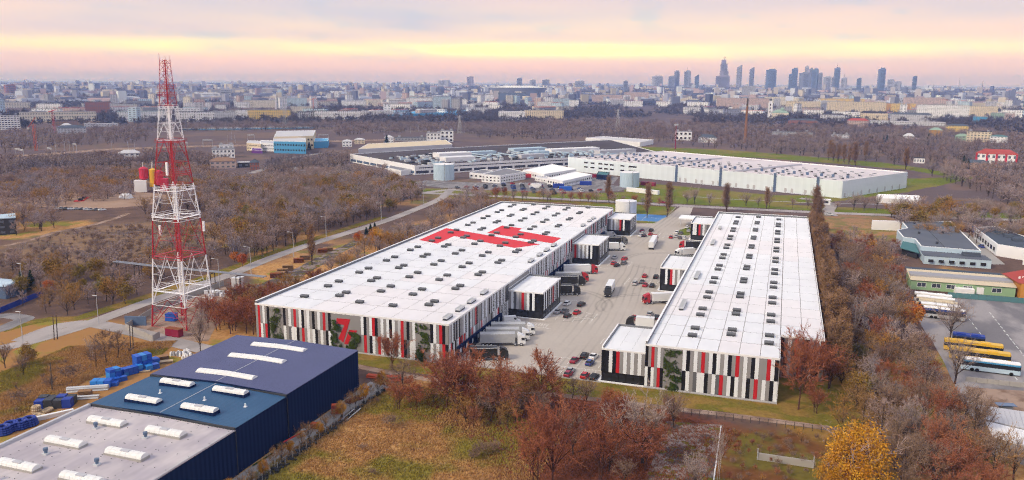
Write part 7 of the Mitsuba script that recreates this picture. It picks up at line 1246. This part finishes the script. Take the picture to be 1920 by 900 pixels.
wood('woodland', ['far'], [(-423.4,1058),(-327.1,1053),(-248.6,1136),(-154.13,1064),(-114.74,1022),(-41.53,966),(47,889.8),(111.64,846.4),(152.87,776.1),(186.23,748.4),(327,1341),(252.02,1472),(112.23,1542),(-66.78,1496),(-269.67,1566),(-458.4,1475)], 260, (8, 14), seed=53, stuff=True, wide=1.2)
wood('woodland', ['mid', 'far'], [(117.81,762.1),(129.39,689.4),(140.66,556.5),(176.92,618),(227.97,852.4),(160.21,815.4)], 130, (8, 14), seed=54, stuff=True, wide=1.2)
tag('woodland', 'leafless grey brown woodland reading as one mass', 'woodland', kind='stuff'); tag('scrub', 'brown scrub on the open ground behind the mast', 'scrub', kind='stuff'); tag('undergrowth', 'tangled brown undergrowth at the bottom right', 'undergrowth', kind='stuff')
for i, q in enumerate([(43.33,888.3),(47.15,871.4),(51.13,861.1),(56.85,857.6),(60.13,847.4),(65.37,832.9),(106.65,813.2),(79.56,903)]): tree('poplar', q, cr.uniform(17, 23), 'brown poplar behind the right end of the meadow', 'poplars behind the meadow', 'poplar_tree', 'tree', 1.1)
for i, q in enumerate([(110.45,1179),(120.58,1142),(124.55,1144),(182.78,1210),(161.32,835.4),(159.5,844.8)]): tree('conifer', q, cr.uniform(10, 14), 'dark conifer in the right woodland', 'conifers in the right woodland', 'conifer_tree', 'tree', 1.2)
for q, h, lab in [((-465.6,889.3), 13, 'dark conifer behind the cream shed'), ((-377.9,627), 7, 'dark conifer clump left of the factory, left tree'), ((-376.3,632.5), 8, 'dark conifer clump left of the factory, right tree'), ((-508.5,784.7), 10, 'dark conifer in front of the yellow and blue centre')]: tree('conifer', q, h, lab, None, 'conifer_tree', 'tree', 1.3)
# ---------------------------------------------------------------- tell look-alikes apart by size and place
ORD = 'first second third fourth fifth sixth seventh eighth ninth tenth eleventh twelfth thirteenth fourteenth fifteenth sixteenth seventeenth eighteenth nineteenth'.split()
TENS = ['', '', 'twent', 'thirt', 'fort', 'fift', 'sixt', 'sevent', 'eight', 'ninet']
def ordinal(n):
    if n < 20: return ORD[n-1]
    if n >= 100: return 'hundred and '+ordinal(n-100) if n > 100 else 'hundredth'
    return TENS[n//10]+('ieth' if n % 10 == 0 else 'y '+ORD[n % 10-1])
same = {}
for k_, d_ in labels.items():
    if d_.get('group') and d_.get('label'): same.setdefault((d_['group'], d_['label']), []).append(k_)
def where(k_):
    d_ = scene.get(k_) or next(scene[q] for q in scene if q.startswith(k_+'__'))
    if 'to_world' in d_: M_ = np.array(d_['to_world'].matrix); return M_[0, 3], M_[1, 3], M_[2, 2]
    v_ = meshkit.WRITTEN[d_['filename']][0]; return float(v_[:, 0].mean()), float(v_[:, 1].mean()), float(np.ptp(v_[:, 2]))/10
for (g_, l_), ks in same.items():
    if len(ks) < 2: continue
    P_ = {k_: where(k_) for k_ in ks}; hs = np.array([p[2] for p in P_.values()]); lo, hi = np.quantile(hs, [.33, .67])
    rows = 'row' in g_ or 'fence' in g_
    ks.sort(key=(lambda k_: P_[k_][1]) if rows else (lambda k_: math.atan2(P_[k_][0], P_[k_][1])))
    for i, k_ in enumerate(ks):
        z_ = P_[k_][2]; size = '' if hi-lo < .02 else 'tall ' if z_ > hi else 'low ' if z_ < lo else ''
        labels[k_]['label'] = size+l_+', '+ordinal(i+1)+(' from the near end' if rows else ' from the left')
for k_, d_ in labels.items():   # a label holds sixteen words at most
    w_ = d_.get('label', '').split()
    for drop in ('leafless', 'brown', 'grey', 'orange', 'pale', 'the', 'in', 'slim', 'double', 'dark'):
        while len(w_) > 16 and drop in w_: w_.remove(drop)
    if w_: d_['label'] = ' '.join(w_)
